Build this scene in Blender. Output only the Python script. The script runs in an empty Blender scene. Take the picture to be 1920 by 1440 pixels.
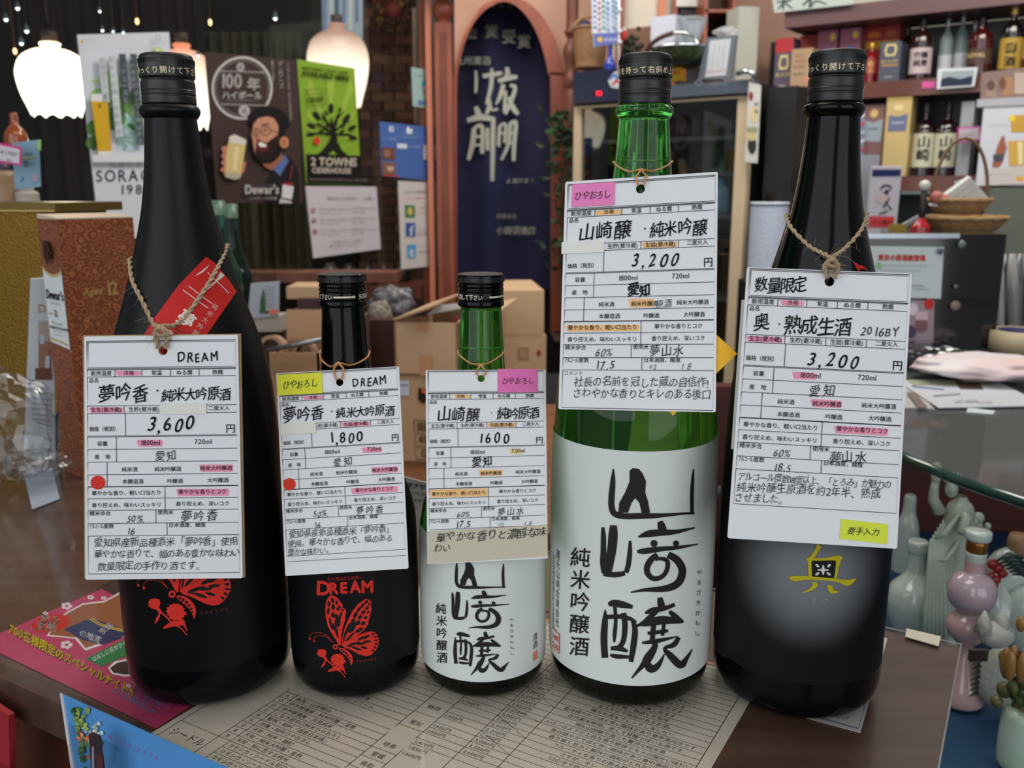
import bpy, bmesh, math, random
from mathutils import Vector, Matrix
from mathutils.geometry import tessellate_polygon
random.seed(7)
C = bpy.context.scene.collection
S = bpy.context.scene
# ------------------------------------------------------------------ camera, world, lights, exposure
F = 1700.0; PITCH = math.radians(12.2); CAMZ = 0.318
cam_d = bpy.data.cameras.new('camera'); cam = bpy.data.objects.new('camera', cam_d); C.objects.link(cam)
cam.location = (0, 0, CAMZ); cam.rotation_euler = (math.radians(90) - PITCH, 0, 0)
cam_d.sensor_width = 36; cam_d.lens = F / 1920 * 36; cam_d.clip_start = 0.02
cam_d.dof.use_dof = True; cam_d.dof.focus_distance = 0.53; cam_d.dof.aperture_fstop = 13.0
S.camera = cam
w = bpy.data.worlds.new('world'); S.world = w; w.use_nodes = True
w.node_tree.nodes['Background'].inputs[0].default_value = (0.68, 0.70, 0.74, 1)
w.node_tree.nodes['Background'].inputs[1].default_value = 0.28
def area(name, loc, target, sx, sy, power, col):
    l = bpy.data.lights.new(name, 'AREA'); l.shape = 'RECTANGLE'; l.size = sx; l.size_y = sy
    l.energy = power; l.color = col
    o = bpy.data.objects.new(name, l); C.objects.link(o); o.location = loc
    o.rotation_euler = (Vector(target) - Vector(loc)).to_track_quat('-Z', 'Y').to_euler()
    return o
area('shop_window_light', (-1.5, -1.3, 0.95), (0.1, 1.0, 0.1), 3.2, 2.2, 37, (0.90, 0.95, 1.0))
area('door_light', (1.6, -1.8, 0.8), (0.4, 2.0, 0.2), 2.2, 2.2, 24, (0.93, 0.96, 1.0))
area('counter_fill_light', (-0.1, 0.75, 1.6), (-0.05, 0.6, 0), 1.2, 0.7, 11, (1.0, 0.95, 0.88))  # added fill with no fixture, brightens the papers on the counter
area('shelves_fill_light', (0.9, 1.9, 1.75), (0.9, 2.6, 0.2), 1.6, 0.6, 34, (1.0, 0.94, 0.86))  # unseen fill added to lift the cooler and shelves
area('arch_fill_light', (-0.3, 2.9, 1.7), (0.0, 3.5, 0.4), 0.8, 0.6, 16, (1.0, 0.92, 0.82))  # another added fill, no lamp hangs here; brightens the arch area
S.view_settings.view_transform = 'Standard'; S.view_settings.look = 'None'
S.view_settings.gamma = 1.0; S.view_settings.use_curve_mapping = False
S.view_settings.exposure = 0.0

# ------------------------------------------------------------------ pixel helpers (measuring the photograph)
CP, SP = math.cos(PITCH), math.sin(PITCH); CAM = Vector((0, 0, CAMZ))
def ray(px, py):
    u = (px - 960) / F; v = -(py - 720) / F
    return Vector((u, CP + v * SP, -SP + v * CP))
def onz(px, py, z=0.0):
    d = ray(px, py); return CAM + d * ((z - CAMZ) / d.z)
def aty(px, py, Y):
    d = ray(px, py); return CAM + d * (Y / d.y)
class Plane:
    def __init__(s, p, n):
        s.p = Vector(p); s.n = Vector(n).normalized()
        if s.n.dot(CAM - s.p) < 0: s.n = -s.n
    def at(s, px, py, lift=0.0):
        d = ray(px, py); p = s.p + s.n * lift
        return CAM + d * ((p - CAM).dot(s.n) / d.dot(s.n))
def vplane(px0, Y0, px1, Y1):
    a = aty(px0, 353, Y0); b = aty(px1, 353, Y1); d = b - a; d.z = 0
    return Plane(a, (d.y, -d.x, 0))
def lin(c):
    return tuple((v / 255 / 12.92) if v / 255 <= 0.04045 else ((v / 255 + 0.055) / 1.055) ** 2.4 for v in c[:3]) + (1,)

# ------------------------------------------------------------------ materials
MATS = {}
def mat(name, col=(128, 128, 128), rough=0.5, metal=0.0, coat=0.0, emis=None, es=0.0, trans=0.0, alpha=1.0,
        noise=None, ior=1.5, bump=0.0, bscale=80, spec=0.5):
    if name in MATS: return MATS[name]
    m = bpy.data.materials.new(name); m.use_nodes = True; nt = m.node_tree; b = nt.nodes['Principled BSDF']
    b.inputs['Base Color'].default_value = lin(col); b.inputs['Roughness'].default_value = rough
    b.inputs['Metallic'].default_value = metal; b.inputs['Coat Weight'].default_value = coat
    b.inputs['Coat Roughness'].default_value = 0.06; b.inputs['IOR'].default_value = ior
    b.inputs['Transmission Weight'].default_value = trans; b.inputs['Alpha'].default_value = alpha
    b.inputs['Specular IOR Level'].default_value = spec
    if emis: b.inputs['Emission Color'].default_value = lin(emis); b.inputs['Emission Strength'].default_value = es
    if noise or bump:
        tc = nt.nodes.new('ShaderNodeTexCoord'); mp = nt.nodes.new('ShaderNodeMapping')
        nt.links.new(tc.outputs['Object'], mp.inputs[0])
        nz = nt.nodes.new('ShaderNodeTexNoise'); nt.links.new(mp.outputs[0], nz.inputs['Vector'])
        nz.inputs['Detail'].default_value = 5
    if noise:                                   # (second colour, scale, (sx,sy,sz))
        c2, sc, st = noise; nz.inputs['Scale'].default_value = sc; mp.inputs['Scale'].default_value = st
        rp = nt.nodes.new('ShaderNodeValToRGB'); rp.color_ramp.elements[0].position = 0.35
        rp.color_ramp.elements[1].position = 0.68
        rp.color_ramp.elements[0].color = lin(col); rp.color_ramp.elements[1].color = lin(c2)
        nt.links.new(nz.outputs['Fac'], rp.inputs[0]); nt.links.new(rp.outputs[0], b.inputs['Base Color'])
    if bump:
        n2 = nt.nodes.new('ShaderNodeTexNoise'); n2.inputs['Scale'].default_value = bscale
        nt.links.new(tc.outputs['Object'], n2.inputs['Vector'])
        bp = nt.nodes.new('ShaderNodeBump'); bp.inputs['Strength'].default_value = bump; bp.inputs['Distance'].default_value = 0.002
        nt.links.new(n2.outputs['Fac'], bp.inputs['Height']); nt.links.new(bp.outputs[0], b.inputs['Normal'])
    MATS[name] = m; return m
def ink(col):
    return mat('ink_%02x%02x%02x' % tuple(int(c) for c in col), col, 0.6, spec=0.3)
def clear(name, tint, gloss, rough=0.02):
    """clear sheet: see-through with a weak mirror reflection"""
    if name in MATS: return MATS[name]
    m = bpy.data.materials.new(name); m.use_nodes = True; nt = m.node_tree; nt.nodes.clear()
    o = nt.nodes.new('ShaderNodeOutputMaterial'); t = nt.nodes.new('ShaderNodeBsdfTransparent'); t.inputs[0].default_value = lin(tint)
    g = nt.nodes.new('ShaderNodeBsdfGlossy'); g.inputs['Roughness'].default_value = rough
    ge = nt.nodes.new('ShaderNodeNewGeometry'); dt = nt.nodes.new('ShaderNodeVectorMath'); dt.operation = 'DOT_PRODUCT'
    nt.links.new(ge.outputs['Incoming'], dt.inputs[0]); nt.links.new(ge.outputs['Normal'], dt.inputs[1])
    def mth(op, a, b=None):
        n = nt.nodes.new('ShaderNodeMath'); n.operation = op
        for i, v in enumerate((a, b)):
            if v is None: continue
            if isinstance(v, float): n.inputs[i].default_value = v
            else: nt.links.new(v, n.inputs[i])
        return n.outputs[0]
    ab = mth('ABSOLUTE', dt.outputs['Value']); sch = mth('ADD', mth('MULTIPLY', mth('POWER', mth('SUBTRACT', 1.0, ab), 5.0), 0.95), 0.05)
    fac = mth('MULTIPLY', sch, float(gloss))
    mx = nt.nodes.new('ShaderNodeMixShader')
    nt.links.new(fac, mx.inputs[0])
    nt.links.new(t.outputs[0], mx.inputs[1]); nt.links.new(g.outputs[0], mx.inputs[2]); nt.links.new(mx.outputs[0], o.inputs[0])
    MATS[name] = m; return m

# ------------------------------------------------------------------ mesh builder
class MB:
    def __init__(s): s.v = []; s.f = []; s.fm = []; s.mats = []; s.sm = []
    def mi(s, m):
        if m not in s.mats: s.mats.append(m)
        return s.mats.index(m)
    def add(s, vs, fs, m, smooth=False):
        n = len(s.v); s.v += [tuple(v) for v in vs]; k = s.mi(m)
        for f in fs: s.f.append(tuple(i + n for i in f)); s.fm.append(k); s.sm.append(smooth)
        return s
    def hexa(s, b, t, m):            # 4 bottom + 4 top corners
        return s.add(list(b) + list(t), [(3, 2, 1, 0), (4, 5, 6, 7), (0, 1, 5, 4), (1, 2, 6, 5), (2, 3, 7, 6), (3, 0, 4, 7)], m)
    def box(s, c, size, m, rz=0.0, M=None):
        hx, hy, hz = size[0] / 2, size[1] / 2, size[2] / 2; R = Matrix.Rotation(rz, 3, 'Z') if M is None else M
        P = [Vector(c) + R @ Vector((x * hx, y * hy, z * hz)) for z in (-1, 1) for x, y in ((-1, -1), (1, -1), (1, 1), (-1, 1))]
        return s.hexa(P[:4], P[4:], m)
    def quadslab(s, q, thick, m, n=None):   # quad q facing camera, thickness going away along n
        q = [Vector(p) for p in q]
        if n is None: n = (q[1] - q[0]).cross(q[3] - q[0]).normalized()
        back = [p + n * thick for p in q]
        return s.hexa(q, back, m)
    def lathe(s, prof, m, c=(0, 0, 0), seg=48, smooth=True, closed=False):
        vs = []; fs = []; n = len(prof)
        for i in range(seg):
            a = 2 * math.pi * i / seg
            for r, z in prof: vs.append((c[0] + r * math.cos(a), c[1] + r * math.sin(a), c[2] + z))
        for i in range(seg):
            j = (i + 1) % seg
            for k in range(n - 1): fs.append((i * n + k, j * n + k, j * n + k + 1, i * n + k + 1))
        return s.add(vs, fs, m, smooth)
    def tube(s, path, r, m, seg=8, rs=None, caps=True):
        P = [Vector(p) for p in path]; vs = []; fs = []; up = Vector((0, 0, 1))
        prev = None
        for i, p in enumerate(P):
            t = (P[min(i + 1, len(P) - 1)] - P[max(i - 1, 0)])
            t = t.normalized() if t.length > 1e-9 else Vector((0, 0, 1))
            if prev is None:
                a = t.cross(up) if abs(t.z) < 0.95 else t.cross(Vector((1, 0, 0)))
            else: a = prev - t * prev.dot(t)
            a.normalize(); prev = a; b = t.cross(a); rr = rs[i] if rs else r
            for k in range(seg):
                q = 2 * math.pi * k / seg; vs.append(p + (a * math.cos(q) + b * math.sin(q)) * rr)
        for i in range(len(P) - 1):
            for k in range(seg):
                l = (k + 1) % seg; fs.append((i * seg + k, i * seg + l, (i + 1) * seg + l, (i + 1) * seg + k))
        if caps: fs.append(tuple(range(seg - 1, -1, -1))); fs.append(tuple(range((len(P) - 1) * seg, len(P) * seg)))
        return s.add(vs, fs, m, True)
    def ball(s, c, r, m, seg=16, rings=10, sc=(1, 1, 1)):
        vs = []; fs = []
        for i in range(rings + 1):
            th = math.pi * i / rings
            for k in range(seg):
                a = 2 * math.pi * k / seg
                vs.append((c[0] + r * sc[0] * math.sin(th) * math.cos(a), c[1] + r * sc[1] * math.sin(th) * math.sin(a), c[2] + r * sc[2] * math.cos(th)))
        for i in range(rings):
            for k in range(seg):
                l = (k + 1) % seg; fs.append((i * seg + k, (i + 1) * seg + k, (i + 1) * seg + l, i * seg + l))
        return s.add(vs, fs, m, True)
    def prism(s, loops, f0, f1, m, m2=None):
        """loops of 2D points (outer, holes...) ; f0,f1 map 2D -> 3D for front and back"""
        allp = [p for l in loops for p in l]
        tr = tessellate_polygon([[Vector((p[0], p[1], 0)) for p in l] for l in loops])
        s.add([f0(*p) for p in allp], tr, m); s.add([f1(*p) for p in allp], [t[::-1] for t in tr], m2 or m)
        for l in loops:
            n = len(l); s.add([f0(*p) for p in l] + [f1(*p) for p in l], [(i, (i + 1) % n, n + (i + 1) % n, n + i) for i in range(n)], m2 or m)
        return s
    def build(s, name, parent=None, origin=None, **kw):
        me = bpy.data.meshes.new(name); org = Vector(origin) if origin is not None else Vector((0, 0, 0))
        me.from_pydata([(v[0] - org.x, v[1] - org.y, v[2] - org.z) for v in s.v], [], s.f)
        for m in s.mats: me.materials.append(m)
        me.polygons.foreach_set('material_index', s.fm); me.polygons.foreach_set('use_smooth', s.sm)
        me.validate(); me.update()
        o = bpy.data.objects.new(name, me); C.objects.link(o)
        if parent is not None:
            o.parent = parent
            o.location = Vector(parent.get('_off', (0, 0, 0))) + org
            o['_off'] = (-org.x, -org.y, -org.z)
        else:
            o.location = org; o['_off'] = (-org.x, -org.y, -org.z)
        tag(o, **kw); return o
def tag(o, label=None, cat=None, group=None, kind=None):
    if label: o['label'] = label
    if cat: o['category'] = cat
    if group: o['group'] = group
    if kind: o['kind'] = kind
    return o
def thing(name, label, cat, loc=(0, 0, 0), group=None, rz=0.0, local=False):
    o = bpy.data.objects.new(name, None); C.objects.link(o); o.empty_display_size = 0.02
    o.location = loc; o.rotation_euler = (0, 0, rz)
    o['_off'] = (0, 0, 0) if local else (-loc[0], -loc[1], -loc[2])
    return tag(o, label, cat, group)
def copy_tree(o, parent=None):
    c = o.copy(); C.objects.link(c)
    if parent is not None: c.parent = parent
    for ch in list(o.children): copy_tree(ch, c)
    return c

# ------------------------------------------------------------------ lettering and flat print
_fc = bpy.data.curves.new('glyph', 'FONT'); _fc.resolution_u = 3
_fo = bpy.data.objects.new('glyph', _fc); C.objects.link(_fo)
_gl = {}
def glyph(c_, thin=0.0):
    ch = (c_, thin)
    if ch in _gl: return _gl[ch]
    if c_ in ' \u3000': _gl[ch] = ([], [], 0.3 if c_ == ' ' else 1.0); return _gl[ch]
    _fc.body = c_; _fc.offset = -thin; dg = bpy.context.evaluated_depsgraph_get(); dg.update()
    me = _fo.evaluated_get(dg).to_mesh()
    vs = [(v.co.x, v.co.y) for v in me.vertices]; fs = [tuple(p.vertices) for p in me.polygons]
    _fo.evaluated_get(dg).to_mesh_clear()
    adv = 1.0 if ord(c_) > 0x2000 else (max((v[0] for v in vs), default=0.3) + 0.08)
    _gl[ch] = (vs, fs, adv); return _gl[ch]
class Art:
    """flat coloured print in 2D (y down); bake() maps it on to a surface"""
    def __init__(s): s.L = []; s.n = 0
    def tri(s, vs, fs, col, up=None):
        s.n += 1; s.L.append((vs, fs, col, s.n if up is None else up)); return s
    def poly(s, pts, col, up=None):
        tr = tessellate_polygon([[Vector((p[0], p[1], 0)) for p in pts]]); return s.tri(list(pts), tr, col, up)
    def rect(s, x0, y0, x1, y1, col, up=None): return s.poly([(x0, y0), (x1, y0), (x1, y1), (x0, y1)], col, up)
    def ell(s, cx, cy, rx, ry, col, rot=0, n=20, up=None):
        c, d = math.cos(rot), math.sin(rot); pts = []
        for i in range(n):
            a = 2 * math.pi * i / n; x, y = rx * math.cos(a), ry * math.sin(a); pts.append((cx + x * c - y * d, cy + x * d + y * c))
        return s.poly(pts, col, up)
    def ring(s, cx, cy, r, w, col, n=40, a0=0, a1=360, sy=1.0):
        pts = [(cx + r * math.cos(math.radians(a0 + (a1 - a0) * i / n)), cy + sy * r * math.sin(math.radians(a0 + (a1 - a0) * i / n))) for i in range(n + 1)]
        return s.line(pts, w, col)
    def line(s, pts, w, col, up=None, step=None):
        """pts (x,y) or (x,y,w); variable width ribbon, smoothed when widths are given"""
        P = [(p[0], p[1], p[2] if len(p) > 2 else w) for p in pts]
        if len(P) > 2 and len(pts[0]) > 2:
            Q = []
            for i in range(len(P) - 1):
                p0, p1, p2, p3 = P[max(i - 1, 0)], P[i], P[i + 1], P[min(i + 2, len(P) - 1)]
                for k in range(5):
                    t = k / 5
                    Q.append(tuple(0.5 * ((2 * p1[j]) + (-p0[j] + p2[j]) * t + (2 * p0[j] - 5 * p1[j] + 4 * p2[j] - p3[j]) * t * t + (-p0[j] + 3 * p1[j] - 3 * p2[j] + p3[j]) * t ** 3) for j in range(3)))
            Q.append(P[-1]); P = Q
        elif step:
            Q = []
            for i in range(len(P) - 1):
                a, b = P[i], P[i + 1]; n = max(1, int(math.hypot(b[0] - a[0], b[1] - a[1]) / step))
                Q += [tuple(a[j] + (b[j] - a[j]) * k / n for j in range(3)) for k in range(n)]
            Q.append(P[-1]); P = Q
        vs = []; fs = []
        for i, p in enumerate(P):
            a = P[max(i - 1, 0)]; b = P[min(i + 1, len(P) - 1)]; dx, dy = b[0] - a[0], b[1] - a[1]; l = math.hypot(dx, dy) or 1
            nx, ny = -dy / l * p[2] / 2, dx / l * p[2] / 2; vs += [(p[0] + nx, p[1] + ny), (p[0] - nx, p[1] - ny)]
        for i in range(len(P) - 1): fs.append((2 * i, 2 * i + 1, 2 * i + 3, 2 * i + 2))
        return s.tri(vs, fs, col, up)
    def text(s, t, x, y, em, col, sx=1.0, ang=0.0, vert=False, align='l', shear=0.0, bold=0.0, jit=0.0, gap=0.0, up=None, thin=0.0):
        """x,y = baseline start (or top centre when vertical)"""
        G = [glyph(c, thin) for c in t]; tot = sum(g[2] * em * sx + gap for g in G); ox = 0.0
        if not vert and align == 'c': ox = -tot / 2
        if not vert and align == 'r': ox = -tot
        c, d = math.cos(math.radians(ang)), math.sin(math.radians(ang)); vs = []; fs = []; oy = 0.0
        offs = [(0, 0)] if not bold else [(-bold, 0), (bold, 0), (0, -bold), (0, bold)]
        for ch, (gv, gf, adv) in zip(t, G):
            ja = random.uniform(-jit, jit) * 0.10; js = 1 + random.uniform(-jit, jit) * 0.06; jy = random.uniform(-jit, jit) * em * 0.06
            for bx, by in offs:
                n = len(vs)
                for vx, vy in gv:
                    X = vx * em * sx * js; Y = -vy * em * js; X += shear * (-Y); Y -= .14 * (X - .5 * em) * (jit > 0) + jit * em * .022 * math.sin(vx * 5 + vy * 3 + ja * 60)
                    if vert:
                        X -= em * sx * 0.5
                        if ch in 'ー〜': X, Y = -(Y + em * 0.38), X + em * 0.5 - em * 0.88
                        Y += em * 0.88
                    X2 = X * math.cos(ja) - Y * math.sin(ja); Y2 = X * math.sin(ja) + Y * math.cos(ja)
                    X2 += bx + (0 if vert else ox); Y2 += by + jy + (oy if vert else 0)
                    vs.append((x + X2 * c - Y2 * d, y + X2 * d + Y2 * c))
                fs += [tuple(i + n for i in f) for f in gf]
            if vert: oy += em + gap
            else: ox += adv * em * sx + gap
        return s.tri(vs, fs, col, up) if vs else s
    def bake(s, fn, name, parent=None, eps=0.0001, base=0.0001, maxe=None, cap=90, matfn=ink, **kw):
        mb = MB()
        for vs, fs, col, up in s.L:
            if maxe:
                T = []
                for f in fs:
                    for k in range(1, len(f) - 1): T.append([vs[f[0]], vs[f[k]], vs[f[k + 1]]])
                out = []
                while T:
                    t = T.pop(); e = [math.dist(t[0], t[1]), math.dist(t[1], t[2]), math.dist(t[2], t[0])]; k = e.index(max(e))
                    if e[k] > maxe:
                        a, b, c3 = t[k], t[(k + 1) % 3], t[(k + 2) % 3]; m = ((a[0] + b[0]) / 2, (a[1] + b[1]) / 2); T += [[a, m, c3], [m, b, c3]]
                    else: out.append(t)
                vs = [p for t in out for p in t]; fs = [(3 * i, 3 * i + 1, 3 * i + 2) for i in range(len(out))]
            lift = base + eps * min(up, cap)
            mb.add([fn(p[0], p[1], lift) for p in vs], fs, matfn(col))
        return mb.build(name, parent, **kw)
def quadmap(q, aspect_lift_n=None):
    """(u,v,lift) on a 3D quad TL,TR,BR,BL"""
    TL, TR, BR, BL = [Vector(p) for p in q]; n = (TR - TL).cross(BL - TL).normalized()
    if n.dot(CAM - TL) < 0: n = -n
    def fn(u, v, lift=0.0):
        return (TL * (1 - u) + TR * u) * (1 - v) + (BL * (1 - u) + BR * u) * v + n * lift
    fn.n = n; return fn
WHITE = (236, 236, 238); BLACK = (22, 22, 24)
# ------------------------------------------------------------------ counter the bottles stand on
TU = Vector((0.866, -0.5, 0)); TV = Vector((0.5, 0.866, 0))
def tp(u, v, z=0.0): p = TU * u + TV * v; p.z = z; return p
m_table = mat('counter_wood', (84, 60, 50), 0.32, coat=0.5, noise=((104, 78, 66), 6, (1, 9, 1)))
m_edge = mat('counter_edge_wood', (74, 54, 44), 0.4, coat=0.3, noise=((90, 68, 56), 9, (9, 1, 1)))
m_front = mat('counter_front', (104, 50, 34), 0.5, noise=((84, 38, 28), 5, (1, 1, 6)))
t = thing('counter_table', 'dark brown wooden counter the five sake bottles stand on', 'counter', tuple(tp(-0.5, 0.5, -0.9)))
mb = MB(); mb.hexa([tp(-1.28, .316, -.026), tp(-.0195, .316, -.026), tp(-.0195, .67, -.026), tp(-1.28, .67, -.026)],
                   [tp(-1.28, .316, -.0006), tp(-.0195, .316, -.0006), tp(-.0195, .67, -.0006), tp(-1.28, .67, -.0006)], m_table)
mb.build('table_top', t)
mb = MB(); mb.hexa([tp(-1.28, .303, -.024), tp(-.0195, .303, -.024), tp(-.0195, .316, -.024), tp(-1.28, .316, -.024)],
                   [tp(-1.28, .305, -.0008), tp(-.0195, .305, -.0008), tp(-.0195, .316, -.0008), tp(-1.28, .316, -.0008)], m_edge)
mb.build('edge_strip', t)
mb = MB(); mb.hexa([tp(-1.28, .33, -.9), tp(-.05, .33, -.9), tp(-.05, .65, -.9), tp(-1.28, .65, -.9)],
                   [tp(-1.28, .33, -.026), tp(-.05, .33, -.026), tp(-.05, .65, -.026), tp(-1.28, .65, -.026)], m_front)
mb.build('base_cabinet', t)
m_vinyl = clear('clear_vinyl', (244, 242, 240), 0.9, 0.12)
t = thing('vinyl_table_cover', 'clear vinyl sheet laid over the counter and its papers', 'table cover', tuple(tp(-.5, .5, .0008)))
mb = MB(); mb.add([tp(-1.28, .306, .0009), tp(-.0185, .306, .0009), tp(-.0190, .671, .0009), tp(-1.28, .672, .0009)], [(0, 1, 2, 3)], m_vinyl)
mb.build('sheet', t)
m_vedge = mat('vinyl_edge', (176, 170, 164), 0.25, alpha=0.55)
mb = MB(); mb.tube([tp(-.0185, .306, .001), tp(-.0186, .5, .0011), tp(-.0188, .67, .0011)], .0007, m_vedge)
mb.tube([tp(-.0188, .671, .0011), tp(-.4, .672, .0012), tp(-1.5, .672, .0012)], .0007, m_vedge); mb.build('sheet_edge', t)
mb = MB(); q = [onz(1700, 1178, .0022), onz(1764, 1193, .0022), onz(1760, 1211, .0022), onz(1697, 1193, .0022)]
mb.quadslab(q, .0006, mat('tape_cream', (196, 188, 168), .5), Vector((0, 0, -1))); mb.build('tape_piece', t, label='piece of cream tape at the corner')
# hanging front flap of the vinyl, folded over the edge at the left
mb = MB()
q = [tp(-.66, .300, .0), tp(-.44, .300, .0), tp(-.46, .285, -.075), tp(-.70, .285, -.075)]
mb.add(q, [(3, 2, 1, 0)], m_vinyl); mb.build('front_flap', t)

# ---- price list sheet (A4 landscape) under the vinyl
m_sheet = mat('sheet_paper', (214, 207, 192), .6)
t = thing('price_list_sheet', 'printed sake price list with ruled table under the clear cover', 'price list', tuple(tp(-.28, .44, 0)))
mb = MB(); mb.quadslab([tp(-.429, .560, 0), tp(-.129, .560, 0), tp(-.129, .3065, 0), tp(-.429, .3065, 0)], .0004, m_sheet, Vector((0, 0, -1)))
mb.build('paper', t)
def tfn(u, v, lift=0): return tp(u / 1000, -v / 1000, lift * .35)      # art units: mm, y down = -v
A = Art(); K = (40, 36, 34); pit = 6.25; v0 = 311.5
def hl(u0, u1, v, w=.35): A.line([(u0, -v), (u1, -v)], w, K, up=2)
def vl(u, va, vb, w=.45): A.line([(u, -va), (u, -vb)], w, K, up=2)
for k in range(13): hl(-382 if k < 3 else -391.5, -307, v0 + k * pit)
for k in range(13, 39):
    if v0 + k * pit + 4 < 556: hl(-382, -307, v0 + k * pit + 4)
hl(-391.5, -382, v0 + 12 * pit)
for v in (348, 358.5, 368, 394, 410, 428, 455): hl(-307, -289, v)
for k in range(0, 40):
    v = v0 + k * pit + 1.5
    if v < 556:
        if k > 10: hl(-289, -233, v)
        hl(-233 if k > 5 else -289, -136.5, v)
hl(-424, -382, v0); hl(-424, -391.5, v0 + 3 * pit); vl(-424, v0, 556); vl(-391.5, v0, v0 + 12 * pit + 3); vl(-382, v0, v0 + 12 * pit + 2)
vl(-307, v0, v0 + 11 * pit + 3); vl(-307, v0 + 12 * pit + 4, 556); vl(-289, v0, v0 + 10 * pit); vl(-289, v0 + 12 * pit, 556)
vl(-259.5, v0 + 8 * pit, 556); vl(-233, v0 + 8 * pit, 556); vl(-136.5, v0, 556); hl(-424, -136.5, 556)
for (a, b) in ((14, 16), (17, 19), (20, 21), (23, 25), (27, 29)):
    A.line([(-259.5, -(v0 + b * pit + 1.5)), (-233, -(v0 + a * pit + 1.5))], .3, K, up=2)
A.text('シードル', -421, -(v0 + 6), 8.2, K, sx=.85, up=2)
names = ['カモシカ・シードル', 'カモシカ・シードル', 'カモシカ・シードル甘口', '天吹・秋に恋する純米', '天吹・純米大吟醸・金色', '天吹・純米・雄町', '池亀・純吟ひやおろし',
         '繁桝・純吟『酒是日本魂』', 'こなき超辛口純米ひやおろし', '伊予賀儀屋・月見純米', '伊予賀儀屋・純米吟醸・漆黒', '無風・山田錦50']
for k, s_ in enumerate(names):
    A.text(s_, -380, -(v0 + k * pit + 1.6), 4.1, K, up=2)
    if k > 2: A.text('BBDABDDDA'[k - 3], -388.5, -(v0 + k * pit + 1.6), 4.0, K, up=2)
ups = ['白老・ひやおろしドリーム', '夢吟香・純米大吟原酒', '蓬莱泉・ひやおろし', '夢山水・純米吟醸', '山崎醸・純吟原酒', '奥・熟成生酒', '孝の司・純米酒', '開運・ひやおろし', '杉錦・山廃純米', '磯自慢・吟醸', '臥龍梅・純吟', '正雪・純米大吟醸']
for k, s_ in enumerate(ups): A.text(s_, -380, -(v0 + (13 + k) * pit + 5.6), 4.1, K, up=2)
for s_, v in (('鳥取', 351), ('愛媛', 361), ('岐阜', 372), ('愛知', 398), ('静岡', 417), ('長野', 440), ('新潟', 470)):
    A.text(s_, -298, -v, 4.6, K, align='c', up=2)
pr1 = {9: '1,600円', 10: '1,850円', 11: '1,400円', 13: '1,800円', 14: '1,600円', 16: '1,450円', 19: '1,700円', 22: '1,900円', 26: '1,500円'}
for k, s_ in pr1.items(): A.text(s_, -288, -(v0 + k * pit + 2.8), 4.0, K, up=2)
pr2 = ['3,600円', '3,200円', '3,000円', '2,900円', '2,200円', '3,400円', '2,600円', '3,000円', '3,000円', '2,800円', '3,000円', '2,600円', '3,000円', '3,784円', '3,200円', '2,900円']
for k, s_ in enumerate(pr2): A.text(s_, -258, -(v0 + (12 + k) * pit + 2.8), 4.0, K, up=2)
desc = ['しっとりと落ち着いた味わい', '落ち着いた味わいとキレ', 'スッキリとした飲み口が特徴', '口の中で甘みと旨味がとけあう', 'さすが、キレ、旨味、コク', 'フルーティな香りの飲み易い日本酒', '香り高く甘みと酸味の調和がとれた味わい',
        '香は穏やかでほど良い酸味があり食中酒向き', 'メロンのような上品な香り軽快でキメの細かい味わい', '特A山田錦で造った贅沢な純米酒', '古代紫米使用。赤くて甘酸っぱいお酒です',
        '香は穏やかでほど良い酸味があり食中酒向きです', '樽のお酒をブレンドしました！', 'まろやかで旨味のあるお酒。', '香り高く熟成した旨味', '冷でも燗でも楽しめます', '酸味があり食中酒向きです', '旨味があり食中酒向きです', 'フルーティで深みのある味わい', 'お燗でも良し！', '冷でも良し！', '食中酒に最適です']
for k, s_ in enumerate(desc): A.text(s_, -185, -(v0 + (10 + k + (0 if k < 3 else 2)) * pit + 3.1), 3.9, K, align='c', up=2)
A.rect(-429, -559.5, -129, -556.5, (226, 150, 100), up=3)
A.bake(tfn, 'printed_table', t)

# ---- flyers and papers on the counter
t = thing('pink_flyer', 'pink festival flyer with yellow lettering at the left front', 'flyer', tuple(onz(160, 1230)))
pf = [onz(-40, 1205, .0001), onz(190, 1104, .0001), onz(470, 1250, .0001), onz(292, 1366, .0001)]
mb = MB(); mb.quadslab(pf, .0003, mat('flyer_pink', (188, 62, 104), .5), Vector((0, 0, -1))); mb.build('paper', t)
def zmap(z): return lambda x, y, l=0: onz(x, y, z + l * .4)
A = Art(); Z = lambda x, y: (x / 4, 1080 + y / 4)
def flower(x, y, r):
    for k in range(5):
        a = k * 72 * math.pi / 180; A.ell(*Z(x + r * math.cos(a) * .7, y + r * math.sin(a) * .45), r * .12, r * .09, (232, 214, 222), up=1)
    A.ell(*Z(x, y), r * .08, r * .06, (188, 62, 104), up=2)
for f in ((500, 225, 36), (680, 160, 22), (778, 165, 18), (498, 516, 40), (340, 280, 18), (962, 822, 18),): flower(*f)
A.poly([Z(500, 270), Z(620, 205), Z(780, 185), Z(900, 120), Z(960, 120), Z(990, 430), Z(760, 520), Z(640, 560), Z(560, 470), Z(350, 450), Z(420, 330)], (226, 216, 214), up=1)
A.poly([Z(515, 275), Z(625, 215), Z(780, 198), Z(900, 135), Z(960, 130), Z(985, 420), Z(760, 500), Z(640, 540), Z(580, 462), Z(370, 440), Z(430, 335)], (150, 92, 58), up=2)
A.poly([Z(480, 400), Z(640, 330), Z(700, 318), Z(965, 412), Z(900, 470), Z(770, 515), Z(620, 480)], (44, 54, 98), up=3)
A.line([Z(690, 316), Z(760, 360), Z(850, 388), Z(968, 412)], 1.6, (226, 190, 40), up=4); A.line([Z(670, 322), Z(750, 370), Z(850, 398), Z(955, 424)], 1.6, (226, 190, 40), up=4)
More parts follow.
